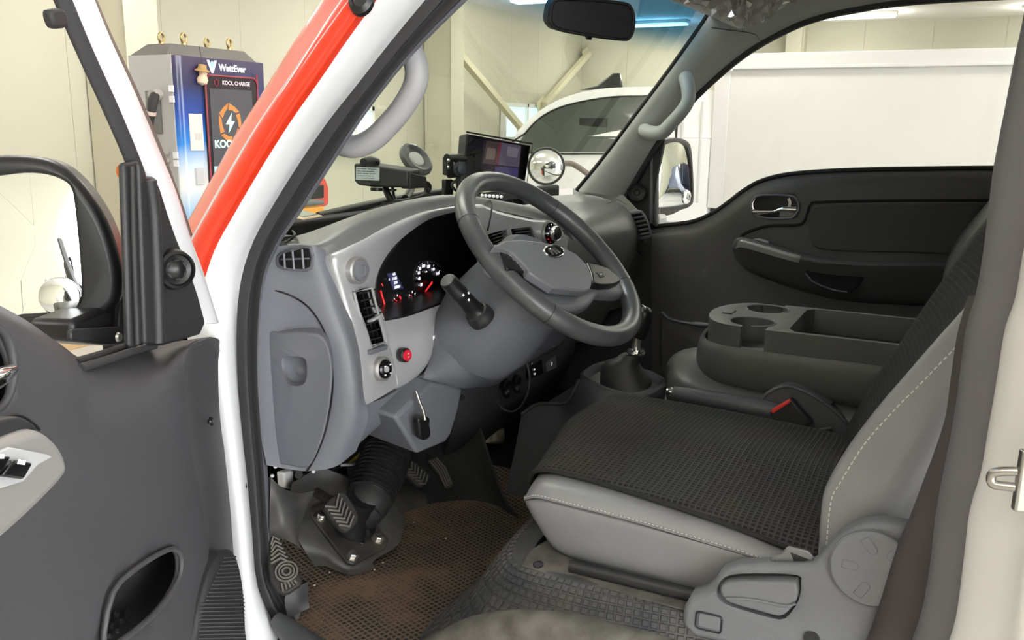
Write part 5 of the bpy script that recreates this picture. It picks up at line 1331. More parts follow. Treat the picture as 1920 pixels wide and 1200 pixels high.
rv = lathe('anchor_bolt', X(1012, 1074, 1.10), (-.2, .1, 1), [(.019, -.006), (.019, .002), (.013, .004), (.013, .008), (.008, .009), (.008, .016), (.005, .018), (0, .018)], DARKP, rs_, 20, label='black anchor bolt')
tube('seat_rail', [V((1.105, .46, .915)), V((1.105, .3, .918)), V((1.105, .05, .925))], .010, DARKP, rs_, 8, 3)
tube('arch_ledge', [X(800, 1230, .965), X(880, 1192, .965), X(960, 1180, .965), X(1050, 1186, .965), X(1150, 1208, .965), X(1300, 1250, .965)], [.022, .024, .026, .026, .026, .026], DUST, cab, 14, 4, label='dusty rubber wheel arch ledge')

# ------------------------------------------------------------------ driver seat
def stitches(name, path, m, parent, step=.0060, w=.0007, off=None):
    pts = spline(path, 12); vs, fs = [], []; d = 0; nxt = 0
    for a, b in zip(pts, pts[1:]):
        L = (b - a).length
        if L < 1e-9: continue
        while nxt <= d + L:
            c = a + (b - a) * ((nxt - d) / L); t = (b - a) / L
            e1 = t.cross(V((0, 0, 1))).normalized(); e2 = t.cross(e1); k = len(vs)
            for s in (-1, 1):
                for x_, y_ in ((-1, -1), (1, -1), (1, 1), (-1, 1)):
                    vs.append(c + t * s * step * .32 + e1 * x_ * w + e2 * y_ * w)
            fs += [(k, k + 1, k + 2, k + 3), (k + 7, k + 6, k + 5, k + 4)] + [(k + i, k + (i + 1) % 4, k + 4 + (i + 1) % 4, k + 4 + i) for i in range(4)]
            nxt += step
        d += L
    o = reg(name, vs, fs, m, parent, False); o['kind'] = 'stuff'; return o
se = thing('driver_seat', 'grey leather driver seat with black mesh cover and white stitching', 'seat', (1.37, .3, .9))
secs = [(.598, .50, .03, .93), (.590, .80, .012, .916), (.565, .97, .004, .91), (.50, 1.0, 0, .908), (.38, 1.0, 0, .906), (.25, .97, 0, .904), (.15, .93, 0, .902), (.02, .92, 0, .90), (-.06, .9, 0, .90)]
prof_ = [(1.175, 0), (1.130, .003), (1.116, .045), (1.112, .088), (1.1175, .0955), (1.113, .102), (1.130, .117), (1.165, .124), (1.205, .120), (1.29, .128), (1.37, .131), (1.46, .128), (1.54, .118), (1.595, .115), (1.622, .09), (1.62, .02)]
rows = []
for y, sc_, ins, zb in secs:
    r = []
    for i, (x, h) in enumerate(prof_):
        xx = x + (ins if x < 1.37 else -ins) * (1 if abs(x - 1.37) > .1 else 0)
        dip = -.012 * max(0, .40 - y) / .4 if i in (4, 5, 6, 7, 8) else 0
        r.append(V((xx, y - (.042 * max(0, 1 - h / .095) if y > .45 else 0) - .045 * min(1, max(0, (1.40 - x) / .25)) * min(1, max(0, (y - .40) / .15)), zb + h * sc_ + dip)))
    rows.append(r)
cush = sheet('seat_cushion', rows, LEATHER, se, 5, 4, -.006, away=(1.37, .2, .94))
def meshcover_mat(nm='mesh_fabric', axis='Y', k_=1.0):
    m = mat(nm, (.020, .018, .017), .85); nt = m.node_tree; b = nt.nodes['Principled BSDF']; L = nt.links.new
    tc = nt.nodes.new('ShaderNodeTexCoord'); sp_ = nt.nodes.new('ShaderNodeSeparateXYZ'); L(tc.outputs['Object'], sp_.inputs[0])
    def wave(out, k, ph=0.0):
        a = nt.nodes.new('ShaderNodeMath'); a.operation = 'MULTIPLY_ADD'; a.inputs[1].default_value = k; a.inputs[2].default_value = ph
        s = nt.nodes.new('ShaderNodeMath'); s.operation = 'SINE'; L(out, a.inputs[0]); L(a.outputs[0], s.inputs[0]); return s.outputs[0]
    sx_ = wave(sp_.outputs['X'], 2 * math.pi / .0085)
    sy_ = wave(sp_.outputs[axis], 2 * math.pi / .0085)
    mn_ = nt.nodes.new('ShaderNodeMath'); mn_.operation = 'MINIMUM'; L(sx_, mn_.inputs[0]); L(sy_, mn_.inputs[1])
    rp = nt.nodes.new('ShaderNodeMapRange'); rp.inputs[1].default_value = -.55; rp.inputs[2].default_value = .25; L(mn_.outputs[0], rp.inputs[0])
    no = nt.nodes.new('ShaderNodeTexNoise'); no.inputs['Scale'].default_value = 7; no.inputs['Detail'].default_value = 5; L(tc.outputs['Object'], no.inputs['Vector'])
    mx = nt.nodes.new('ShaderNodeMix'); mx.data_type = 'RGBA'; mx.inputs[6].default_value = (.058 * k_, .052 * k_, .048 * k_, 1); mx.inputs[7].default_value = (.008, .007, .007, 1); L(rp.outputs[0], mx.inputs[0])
    mx2 = nt.nodes.new('ShaderNodeMix'); mx2.data_type = 'RGBA'; mx2.blend_type = 'MULTIPLY'; mx2.inputs[0].default_value = .6; L(mx.outputs[2], mx2.inputs[6]); L(no.outputs['Color'], mx2.inputs[7])
    L(mx2.outputs[2], b.inputs['Base Color'])
    bp = nt.nodes.new('ShaderNodeBump'); bp.invert = True; bp.inputs['Strength'].default_value = .8; bp.inputs['Distance'].default_value = .003; L(rp.outputs[0], bp.inputs['Height']); L(bp.outputs['Normal'], b.inputs['Normal'])
    return m
MESHF = meshcover_mat()
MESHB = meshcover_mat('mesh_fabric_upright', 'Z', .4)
mrows = []
for y, sc_, ins, zb in [(.604, .62, .02, .92), (.596, .86, .008, .914), (.568, 1.0, .0, .911), (.50, 1.02, 0, .909), (.38, 1.02, 0, .908), (.25, .99, 0, .906), (.15, .96, 0, .904), (.06, .95, 0, .902)]:
    x0 = 1.120 + .030 * min(1, max(0, (y - .10) / .42))
    h0 = .102 + (x0 - 1.113) / .017 * .015 if x0 < 1.13 else .117 + (x0 - 1.13) / .035 * .007
    rr_ = []
    for x, h in ((x0, h0), (x0 + .014, min(.1245, h0 + .006)), (x0 + .045, .1245), (1.29, .130), (1.37, .133), (1.46, .130), (1.54, .121), (1.598, .117), (1.622, .098)):
        dip = -.012 * max(0, .40 - y) / .4 if x < 1.30 else 0
        rr_.append(V((x + (ins if x < 1.3 else 0), y - .045 * min(1, max(0, (1.40 - x) / .25)) * min(1, max(0, (y - .40) / .15)), zb + h * sc_ + .0045 + dip)))
    mrows.append(rr_)
mc = sheet('mesh_cover', mrows, MESHF, se, 5, 4, -.003, away=(1.37, .2, .94), label='black mesh cover on the cushion')
tube('cover_hem', [r[0] + V((-.001, 0, .001)) for r in mrows], .0035, mat('hem_black', (.012, .011, .011), .8), mc, 8, 4)
seam = [r[5] + V((-.0012, 0, 0)) for r in rows[1:]]
tube('side_seam', [p + V((-.0005, 0, -.002)) for p in seam], .0016, LEATHER, cush, 6, 4)
stitches('stitching', [p + V((-.0004, 0, .0004)) for p in seam], STITCH, cush)
# backrest: near side leather, mesh front
Fp = [(1546, 1045), (1549, 985), (1554, 930), (1566, 890), (1600, 832), (1650, 762), (1700, 702), (1765, 626), (1832, 552), (1905, 470), (1980, 385)]
Sp = [(1549, 1050), (1553, 990), (1560, 935), (1576, 905), (1622, 832), (1680, 766), (1724, 722), (1782, 662), (1830, 612), (1890, 545), (1960, 465)]
Rp = [(1640, 1075), (1655, 1030), (1668, 990), (1690, 950), (1745, 880), (1790, 815), (1830, 765), (1870, 715), (1910, 660), (1960, 590), (2020, 510)]
Gp = [(1560, 860), (1572, 830), (1590, 798), (1612, 762), (1640, 712), (1670, 668), (1700, 625), (1735, 572), (1790, 495), (1862, 405), (1940, 310)]
F3 = [X(u, v, 1.150) for u, v in Fp]; S3 = [X(u, v, 1.113) for u, v in Sp]; R3 = [X(u, v, 1.125) for u, v in Rp]; G3 = [X(u, v, 1.60) for u, v in Gp]
for L_ in (F3, S3, R3, G3):                  # carry the backrest on up to the head restraint
    d_ = (L_[-1] - L_[-2]).normalized()
    L_ += [L_[-1] + d_ * (1.50 - L_[-1].z) / max(.3, d_.z) if L_[-1].z < 1.5 else L_[-1] + d_ * .02]
    L_ += [L_[-1] + d_ * .05]
M3 = [(a + b) / 2 + V((-.008, -.005, .004)) for a, b in zip(S3, R3)]
FS = [(a + b) / 2 + V((-.010, .008, .004)) for a, b in zip(F3, S3)]
back = sheet('backrest', [[p + V((.3, -.06, .0)) for p in R3], [p + V((.03, -.03, 0)) for p in R3], R3, M3, S3, FS, F3, [p + V((.01, -.01, 0)) for p in F3]], LEATHER, se, 5, 5, -.006, away=(1.37, -.1, 1.2))
fr = [F3, [a * .8 + b * .2 + V((0, -.012, 0)) for a, b in zip(F3, G3)], [a * .5 + b * .5 + V((0, -.022, -.0)) for a, b in zip(F3, G3)], [a * .2 + b * .8 + V((0, -.010, 0)) for a, b in zip(F3, G3)], G3, [p + V((.02, -.05, 0)) for p in G3]]
sheet('mesh_front', fr, MESHB, back, 5, 4, -.005, away=(1.37, -.3, 1.2), label='black mesh backrest front')
stitches('stitching', [p + V((-.0006, .0004, .0)) for p in S3], STITCH, back, .0078, .0008)
# recliner side cover
RC = mat('recliner_plastic', (.175, .178, .192), .55, grain=500, gs=.15)
rc_px = [(1277, 1172), (1281, 1140), (1295, 1116), (1318, 1110), (1334, 1098), (1350, 1074), (1380, 1062), (1452, 1060), (1526, 1060), (1548, 1032), (1574, 1006), (1610, 986), (1650, 980), (1700, 988), (1740, 1010), (1740, 1250), (1560, 1250), (1300, 1196)]
rcp = [X(u, v, 1.077) for u, v in rc_px]
rc = prism('recliner_cover', rcp, (.032, 0, 0), RC, se, .008, 4, label='grey recliner side cover')
lpx = spline([X(u, v, 1.077) for u, v in ((1344, 1112), (1350, 1092), (1370, 1078), (1420, 1075), (1494, 1078), (1502, 1092), (1498, 1124), (1480, 1152), (1462, 1162), (1420, 1152), (1368, 1136), (1350, 1126))], 2, True)
ctr = prism('cutter', [p - V((.02, 0, 0)) for p in lpx], (.034, 0, 0), MATTE, None, 0); cut(rc, [ctr]); add_bevel(rc, .004, 3, 40)
lvp = spline([X(u, v, 1.066) for u, v in ((1350, 1108), (1362, 1094), (1420, 1092), (1484, 1092), (1494, 1098), (1494, 1124), (1478, 1146), (1460, 1156), (1420, 1146), (1366, 1130))], 2, True)
prism('recliner_lever', lvp, (.022, 0, 0), RC, rc, .008, 4, label='grey recliner lever')
tube('lever_edge', [X(1362, 1122, 1.065), X(1410, 1124, 1.065), X(1470, 1136, 1.065), X(1492, 1132, 1.065)], .0018, RC, rc, 8, 4)
prism('height_button', rrect(X(1329, 1167, 1.0755), X(1350, 1172, 1.0755) - X(1329, 1167, 1.0755), X(1328, 1180, 1.0755) - X(1329, 1167, 1.0755), .4), (.004, 0, 0), RC, rc, .002, 3)
tube('button_rim', rrect(X(1329, 1167, 1.076), (X(1350, 1172, 1.076) - X(1329, 1167, 1.076)) * 1.15, (X(1328, 1180, 1.076) - X(1329, 1167, 1.076)) * 1.2, .4), .0012, DARKP, rc, 6, 1, True)
dcn = X(1634, 1065, 1.074)
dk = lathe('recliner_disc', dcn, (-1, 0, 0), [(.0485, -.002), (.0485, .004), (.046, .0065), (0, .0065)], RC, rc, 48, label='round grey recliner disc')
for (u0, v0, u1, v1) in ((1620, 1010, 1636, 1032), (1578, 1056, 1600, 1062), (1606, 1118, 1622, 1100), (1688, 1036, 1672, 1044)):
    a, b = X(u0, v0, 1.0665), X(u1, v1, 1.0665); d = (b - a).normalized(); w_ = d.cross(V((1, 0, 0))) * .006
    pts = [a + w_, b + w_] + [b + w_ * math.cos(t) + d * .006 * math.sin(t) for t in (.5, 1.0, 1.57, 2.1, 2.6)] + [b - w_, a - w_]
    prism('disc_ridge', pts, (.004, 0, 0), RC, dk, .0012, 2)
lathe('screw_hole', X(1522, 1197, 1.0765), (-1, 0, 0), [(.010, 0), (.010, .002), (.008, .002), (.007, -.004), (0, -.004)], DARKP, rc, 18)
# belt tongue resting behind the lever
bt_ = thing('belt_tongue', 'silver seat belt tongue plate tucked behind the recliner lever', 'belt tongue', X(1485, 1050, 1.125))
a = [X(u, v, 1.090) for u, v in ((1442, 1060), (1446, 1044), (1466, 1038), (1474, 1028), (1480, 1025), (1516, 1034), (1526, 1044), (1524, 1056), (1500, 1060))]
tp = prism('tongue_plate', a, (.004, .001, 0), mat('plate_grey', (.22, .22, .225), .4, metal=.6), bt_, .0015, 2)
for q in (((1482, 1036), (1490, 1056), (1518, 1050)), ((1452, 1050), (1454, 1060), (1462, 1060))):
    prism('tongue_slot', [X(u, v, 1.0895) for u, v in q], (.001, 0, 0), BLACK, tp, 0)
tube('belt_webbing', [X(1455, 1052, 1.118), X(1432, 1032, 1.14), X(1424, 1012, 1.16)], .009, BLACK, bt_, 8, 4, flat=(1, .2))

# ------------------------------------------------------------------ folded middle seat with tray, its cushion, buckle
LG = mat('seat_leather_mid', (.068, .069, .065), .45, grain=220, gs=.1, var=.06)
ms = thing('middle_seat', 'folded grey middle seat with two cup holders and open tray', 'middle seat', (1.82, .2, .95))
cu2 = [[V((x, y, z)) for x, y, z in r] for r in (
    ((1.66, -.2, .99), (1.66, .2, .99), (1.665, .40, .99), (1.70, .485, .99), (1.80, .525, .99), (1.92, .50, .99), (1.99, .40, .99)),
    ((1.655, -.2, 1.02), (1.655, .2, 1.02), (1.66, .40, 1.025), (1.695, .490, 1.035), (1.80, .530, 1.04), (1.925, .505, 1.035), (1.995, .40, 1.02)),
    ((1.665, -.2, 1.035), (1.665, .2, 1.037), (1.672, .39, 1.045), (1.705, .478, 1.06), (1.80, .515, 1.07), (1.915, .49, 1.06), (1.985, .39, 1.04)),
    ((1.72, -.2, 1.04), (1.72, .2, 1.045), (1.73, .36, 1.06), (1.75, .43, 1.08), (1.80, .45, 1.085), (1.86, .43, 1.075), (1.90, .36, 1.05)),
    ((1.8, -.2, 1.04), (1.8, .2, 1.045), (1.8, .33, 1.06), (1.8, .36, 1.08), (1.81, .37, 1.085), (1.82, .36, 1.075), (1.83, .33, 1.05))) ]
sheet('seat_cushion', cu2, LG, ms, 5, 5, .006, away=(1.8, .1, 1.0), label='grey leather cushion')
tube('piping', [p + V((0, 0, .002)) for p in cu2[2]], .003, LG, ms, 8, 4)
lvl = [(1.045, .020), (1.06, .004), (1.085, 0), (1.115, .002), (1.130, .008)]
def cons_ring(ins, z):
    base = [(1.68, -.30), (1.68, -.1), (1.68, .1), (1.678, .26), (1.682, .37), (1.70, .425), (1.75, .455), (1.83, .465), (1.90, .455), (1.95, .425), (1.972, .37), (1.975, .2), (1.975, -.1), (1.975, -.30)]
    return [V((x + (ins if x < 1.82 else -ins) * (1 if abs(x - 1.83) > .05 else 0), y - (ins if y > .36 else 0), z)) for x, y in base]
sheet('folded_backrest', [cons_ring(i, z) for z, i in lvl], LG, ms, 5, 4, .006, away=(1.82, .1, 1.08), label='leather side of the folded backrest')
tube('piping', cons_ring(.012, 1.052), .0025, BLACK, ms, 6, 4)
top_ = [(p.x, p.y) for p in spline(cons_ring(.012, 0), 3)]
tr_ = prism('console_tray', [V((x, y, 1.115)) for x, y in top_[:-1] + [(1.963, -.30)]], (0, 0, .058), mat('tray_plastic', (.080, .081, .080), .5, grain=700, gs=.1), ms, 0, label='grey plastic cup holder tray')
ch1 = Z(1428, 604, 1.174); ch2 = Z(1424, 578, 1.174)
ch1 = V((1.752, .352, 1.174)); ch2 = V((1.898, .352, 1.174))
cuts = []
for c in (ch1, ch2):
    cuts.append(lathe('cutter', c + V((0, 0, -.052)), (0, 0, 1), [(.0, 0), (.040, 0), (.044, .07), (0, .07)], MATTE, None, 40))
cuts.append(box('cutter', (1.66, .315, 1.130), (1.74, .362, 1.20), MATTE, None, 0))
cuts.append(box('cutter', (1.91, .325, 1.130), (2.0, .372, 1.20), MATTE, None, 0))
bn_ = [(1.705, .262), (1.728, .276), (1.93, .276), (1.95, .262), (1.953, -.26), (1.702, -.26)]
cuts.append(prism('cutter', [V((x, y, 1.121)) for x, y in bn_], (0, 0, .1), MATTE, None, 0))
cut(tr_, cuts); add_bevel(tr_, .004, 3, 40)
for c in (ch1, ch2):
    tube('cup_rim', [c + V((.0445 * math.cos(t), .0445 * math.sin(t), -.001)) for t in [math.radians((250 if c is ch1 else -70) + k * 290 / 20 - (75 if c is ch1 else 75)) for k in range(1, 20)]], .002, RC, tr_, 6, 1)
box('coin_slot', (1.800, .405, 1.168), (1.842, .428, 1.1755), BLACK, tr_, .003)
box('bin_liner', (1.71, -.25, 1.1215), (1.945, .27, 1.124), DARKP, tr_, 0)
prism('tray_paper', [V((1.712, .06, 1.150)), V((1.715, -.24, 1.152)), V((1.78, -.24, 1.148)), V((1.775, .05, 1.146))], (0, 0, .003), mat('pale_card', (.45, .45, .41), .7), ms, .001, label='pale strip lying along the tray')
# hand brake left of it
hb = thing('hand_brake', 'grey hand brake lever with chrome button beside the middle seat', 'hand brake', X(1330, 750, 1.645))
g0 = [X(u, v, 1.645) for u, v in ((1262, 736), (1285, 742), (1340, 750), (1400, 762), (1450, 772), (1500, 790))]
tube('grip', g0, [.013, .0165, .018, .019, .020, .021], PLASTD, hb, 14, 4)
gd = (g0[0] - g0[1]).normalized()
lathe('release_button', g0[0], gd, [(.009, -.004), (.009, .006), (.0075, .0075), (.006, .013), (0, .014)], CHROME, hb, 16, label='chrome release button')
# buckle
bk = thing('belt_buckle', 'seat belt buckle with red press button in a dark grey holder', 'buckle', X(1480, 790, 1.64))
hold = spline([X(u, v, 1.645) for u, v in ((1404, 800), (1420, 762), (1436, 738), (1460, 724), (1484, 722), (1520, 736), (1560, 762), (1590, 792), (1594, 812), (1560, 822), (1480, 826))], 2, True)
prism('buckle_holder', hold, (.03, .0, 0), PLASTD, bk, .008, 4, label='dark grey curved holder')
tube('holder_lip', [X(u, v, 1.648) for u, v in ((1420, 764), (1437, 740), (1462, 727), (1486, 726), (1520, 740), (1560, 766), (1588, 794))], .004, PLASTD, bk, 8, 4)
bq = [X(u, v, 1.618) for u, v in ((1441, 776), (1482, 747), (1522, 794), (1496, 812), (1470, 812))]
bb_ = prism('buckle_body', bq, (.02, 0, 0), DARKP, bk, .004, 3)
rq = [X(u, v, 1.6165) for u, v in ((1445, 770), (1480, 749), (1483, 754), (1449, 776))]
prism('press_button', rq, (.014, 0, 0), mat('press_red', (.75, .05, .04), .35), bb_, .001, 2, label='red press button')
prism('belt_slot', [X(u, v, 1.647) for u, v in ((1530, 792), (1568, 794), (1566, 806), (1540, 806))], (.006, 0, 0), BLACK, bk, .002)
tube('buckle_strap', [X(1500, 806, 1.625), X(1524, 812, 1.63), X(1560, 806, 1.64)], .008, BLACK, bk, 8, 4, flat=(1, .4))
tube('holder_screw', [X(1556, 756, 1.655), X(1568, 772, 1.66)], .006, DARKP, bk, 8, 2)
# passenger seat
pp = thing('passenger_seat', 'dark grey passenger seat backrest behind the driver headrest line', 'seat', (2.2, .0, .9))
prf = [X(u, v, 2.0) for u, v in ((1990, 250), (1900, 352), (1858, 400), (1800, 468), (1773, 512), (1766, 532), (1774, 560), (1780, 640), (1762, 760), (1860, 800), (1960, 700), (2060, 420))]
prism('backrest', spline(prf, 2, True), (.38, 0, 0), mat('passenger_leather', (.06, .058, .058), .5), pp, .02, 4)
box('seat_cushion', (2.0, -.1, .88), (2.38, .48, 1.0), LG, pp, .03, 4)

# ------------------------------------------------------------------ gear lever and its console
gc = thing('gear_lever', 'gear lever with leather gaiter rising from a grey console', 'gear lever', (1.72, .6, .8))
top = [Z(u, v, z) for u, v, z in ((1088, 706, 1.02), (1098, 692, 1.03), (1128, 678, 1.04), (1175, 686, 1.04), (1225, 698, 1.035), (1252, 716, 1.028), (1240, 728, 1.02), (1205, 744, 1.01), (1160, 738, 1.01), (1120, 724, 1.015))]
cons = spline(top, 2, True)
mid_ = [p + V((-.008, .004, -.05)) for p in cons]
low = [V((p.x - .03, p.y + .02, .80)) for p in cons]
def loft(name, rings, m, parent, label=None):
    n = len(rings[0]); vs = [p for r in rings for p in r]; fs = []
    for i in range(len(rings) - 1):
        for j in range(n):
            j2 = (j + 1) % n; fs.append((i * n + j, i * n + j2, (i + 1) * n + j2, (i + 1) * n + j))
    fs += [tuple(range(n)), tuple((len(rings) - 1) * n + j for j in range(n))]
    o = reg(name, vs, fs, m, parent, True, label); smooth_angle(o, 45); return o
cc_ = sum(cons, V()) / len(cons)
loft('gear_console', [low, mid_, cons, [cc_ + (p - cc_) * .93 + V((0, 0, .004)) for p in cons], [cc_ + (p - cc_) * .82 + V((0, 0, -.012)) for p in cons]], PLASTD, gc, 'grey gear console')
# gaiter
def GX(u, v, x=1.73): return X(u, v, x)
tops = GX(1192, 660); base_c = GX(1180, 722)
def oval(c, rx, ry, n=20, sk=0): return [c + V((rx * math.cos(2 * math.pi * i / n) * .95, rx * math.cos(2 * math.pi * i / n) * -.25 + ry * math.sin(2 * math.pi * i / n), sk * math.cos(2 * math.pi * i / n))) for i in range(n)]
GTR = mat('gaiter_leather', (.022, .022, .023), .5)
loft('gaiter', [oval(base_c + V((0, .0, -.012)), .050, .060), oval(base_c + V((0, .010, .014)), .043, .052), oval(base_c + V((-.003, .018, .038)), .033, .043), oval(base_c + V((-.003, .016, .050)), .028, .034), oval(base_c + V((0, .004, .058)), .024, .026), oval(base_c + V((.004, -.002, .068)), .021, .021), oval(tops + V((0, 0, -.003)), .018, .018)], GTR, gc, 'black leather gaiter')
lathe('lever_collar', tops + V((0, 0, -.004)), (.06, -.1, 1), [(.019, 0), (.020, .006), (.017, .012), (.015, .012)], CHROME, gc, 20, label='chrome collar')
kt = GX(1208, 590)
tube('lever_rod', [tops, GX(1194, 640), GX(1200, 625)], .009, STEEL, gc, 12, 3)
tube('gear_knob', [GX(1197, 632), GX(1202, 618), GX(1206, 600), GX(1207, 584), GX(1206, 576)], [.014, .017, .019, .018, .006], BLACK, gc, 18, 5, label='black gear knob')
tube('knob_highlight_ring', [GX(1204, 572, 1.722), GX(1209, 576, 1.722), GX(1212, 584, 1.722)], .002, CHROME, gc, 6, 3)
# cubby and tunnel left of the gear console
tun = [[V((x, y, z)) for x, z in ((1.60, .76), (1.615, .88), (1.63, .945), (1.66, .955), (1.80, .955), (1.95, .955))] for y in (-.3, .2, .5, .62, .72, .80)]
for k, dz in ((4, -.01), (5, -.03)):
    tun[k] = [p + V((.01 * k, 0, dz if p.z > .8 else 0)) for p in tun[k]]
sheet('tunnel_cover', tun, PLASTD, cab, 4, 4, .006, away=(1.8, .3, .8))
side_ = [[X(u, v, x) for u, v, x in r] for r in (
    ((978, 776, 1.66), (1010, 758, 1.67), (1060, 760, 1.68), (1088, 712, 1.69), (1150, 736, 1.66), (1200, 752, 1.64)),
    ((966, 840, 1.63), (1000, 830, 1.63), (1050, 820, 1.63), (1090, 790, 1.63), (1150, 780, 1.63), (1200, 780, 1.63)),
    ((950, 920, 1.60), (985, 920, 1.60), (1030, 920, 1.60), (1080, 900, 1.60), (1150, 880, 1.60), (1220, 860, 1.60)),
    ((945, 1000, 1.575), (980, 1000, 1.575), (1030, 1000, 1.575), (1080, 1000, 1.575), (1150, 980, 1.575), (1220, 960, 1.575)))]
sheet('tunnel_side', side_, PLASTD, cab, 5, 4, .006, label='dark grey side of the engine tunnel')
tube('tunnel_lip', [X(978, 776, 1.658), X(1010, 757, 1.668), X(1055, 756, 1.678), X(1072, 740, 1.682), X(1086, 712, 1.688)], .004, PLASTD, cab, 8, 4)
FB = mat('foil_tape', (.5, .45, .35), .35, metal=.5, var=.5, vs=80)
tape = sheet('torn_tape', [[Y(908, 828, .93), Y(928, 812, .92), Y(944, 800, .93)], [Y(914, 831, .925), Y(932, 826, .915), Y(946, 818, .925)], [Y(922, 834, .93), Y(936, 832, .925), Y(944, 828, .93)]], FB, None, 4, 4, .001)
tag(tape, 'scrap of torn pale tape stuck deep in the footwell', 'tape')
# ------------------------------------------------------------------ passenger door
pd = thing('passenger_door', 'closed dark grey passenger door with chrome handle and silver pull', 'door', (2.46, .2, .7))
def PX(u, v, d=0.0): return X(u, v, 2.44 - d)
bel = [(1222, 428), (1260, 424), (1300, 418), (1335, 403), (1362, 385), (1392, 362), (1425, 343), (1470, 331), (1530, 325), (1620, 321), (1740, 319), (1862, 318), (2000, 318)]
PDM = mat('passenger_door_plastic', (.095, .090, .090), .5, grain=700, gs=.1)
rws = []
for k, (d, dv, fl) in enumerate(((-.02, -3, 0), (.0, 2, 0), (.022, 16, 0), (.028, 40, 0))):
    rws.append([PX(u, v + dv, d) for u, v in bel])
for f_, d in ((.12, .026), (.28, .022), (.48, .018), (.72, .02), (1.0, .02)):
    rws.append([PX(u, (v + 40) + (900 - v - 40) * f_, d) for u, v in bel])
pn_ = sheet('inner_panel', rws, PDM, pd, 4, 4, .008, label='dark grey moulded inner door panel')
hx = spline([PX(u, v, .028) for u, v in ((1408, 388), (1414, 372), (1430, 366), (1480, 367), (1494, 374), (1498, 390), (1490, 404), (1478, 409), (1424, 407))], 3, True)
gx2 = spline([PX(u, v, .060) for u, v in ((1512, 500), (1560, 506), (1618, 514), (1618, 524), (1606, 540), (1590, 545), (1560, 540), (1524, 524))], 2, True)
cuts = [prism('cutter', [p - V((.03, 0, 0)) for p in hx], (.058, 0, 0), MATTE, None, 0)]
cut(pn_, cuts)
hk = prism('handle_recess', [p + V((.027, 0, 0)) for p in hx], (.003, 0, 0), BLACK, pd, 0)
tube('recess_rim', [p + V((-.001, 0, 0)) for p in hx], .003, PLASTIC, hk, 8, 1, True)
tube('door_pull', [PX(1412, 397, .03), PX(1430, 397, .028), PX(1452, 396, .026), PX(1468, 392, .025), PX(1493, 393, .022)], [.007, .006, .004, .007, .008], CHROME, pd, 10, 4, label='chrome inside door handle')
prism('pull_base', [PX(u, v, .012) for u, v in ((1462, 396), (1494, 394), (1490, 404), (1480, 408), (1460, 407))], (.004, 0, 0), mat('pull_base_grey', (.22, .21, .2), .3, metal=.5), pd, .002)
tube('lock_tab', [PX(1478, 372, .02), PX(1481, 380, .02), PX(1479, 391, .02)], .0035, CREAM, pd, 8, 3)
# armrest
arm_t = [[PX(u, v, d) for u, v, d in r] for r in (
    ((1376, 462, .03), (1392, 446, .032), (1430, 452, .032), (1510, 476, .032), (1600, 490, .032), (1760, 492, .03), (1880, 490, .03)),
    ((1372, 462, .05), (1386, 445, .075), (1432, 456, .085), (1510, 482, .085), (1600, 494, .085), (1760, 497, .08), (1880, 497, .08)),
    ((1374, 470, .05), (1388, 462, .075), (1432, 474, .085), (1505, 494, .088), (1600, 505, .088), (1760, 508, .085), (1880, 510, .085)),
    ((1378, 484, .03), (1396, 500, .045), (1440, 515, .05), (1510, 535, .05), (1600, 552, .05), (1760, 560, .05), (1880, 565, .05)),
    ((1384, 492, .022), (1410, 512, .024), (1450, 528, .024), (1520, 550, .024), (1600, 566, .024), (1760, 574, .024), (1880, 580, .024)))]
arm2 = sheet('armrest', arm_t, PDM, pd, 4, 4, .006, label='dark armrest')
sil = [[PX(u, v, d) for u, v, d in r] for r in (
    ((1380, 452, .062), (1392, 448, .080), (1432, 459, .089), (1470, 471, .090), (1501, 479, .089)),
    ((1378, 457, .064), (1390, 453, .083), (1432, 464, .092), (1470, 476, .093), (1500, 485, .092)),
    ((1378, 466, .062), (1392, 464, .082), (1432, 475, .091), (1470, 486, .092), (1498, 493, .090)))]
sheet('silver_strip', sil, SILVER2, pd, 4, 4, .004, label='satin silver armrest strip')
sw2 = prism('window_switch', spline([PX(u, v, .062) for u, v in ((1408, 450), (1422, 448), (1440, 454), (1438, 458), (1420, 455))], 2, True), (.02, 0, 0), HANDLE, pd, .002)
gp2 = prism('grab_pocket', [p + V((-.0305 + .012, 0, 0)) for p in gx2], (.01, 0, 0), MATTE, arm2, .003)
tube('pocket_lip', [p + V((-.020, 0, 0)) for p in gx2[10:]], .0022, PLASTIC, arm2, 6, 1)
tube('panel_groove', [PX(u, v, .0275) for u, v in ((1870, 376), (1700, 376), (1540, 379), (1520, 384), (1514, 400), (1508, 414), (1494, 422), (1440, 424), (1400, 436), (1384, 448))], .004, MATTE, pd, 6, 4)
ins = [PX(u, v, .030) for u, v in ((1526, 386), (1700, 383), (1834, 382), (1838, 400), (1834, 470), (1700, 474), (1560, 470), (1524, 460), (1516, 430))]
prism('insert_panel', spline(ins, 2, True), (.01, 0, 0), mat('insert_cloth', (.075, .070, .070), .8), pd, .004, 3)
# map pocket edge low on the door
tube('map_pocket_lip', [PX(u, v, .05) for u, v in ((1240, 585), (1256, 598), (1290, 606), (1310, 608), (1360, 612), (1420, 616))], [.004, .004, .004, .007, .004, .004], PLASTIC, pd, 8, 4)
sheet('map_pocket', [[PX(u, v, d) for u, v, d in r] for r in (((1240, 588, .05), (1258, 600, .05), (1310, 610, .05), (1420, 618, .05)), ((1240, 700, .045), (1258, 700, .045), (1310, 700, .045), (1420, 700, .045)))], PDM, pd, 4, 3, .004)
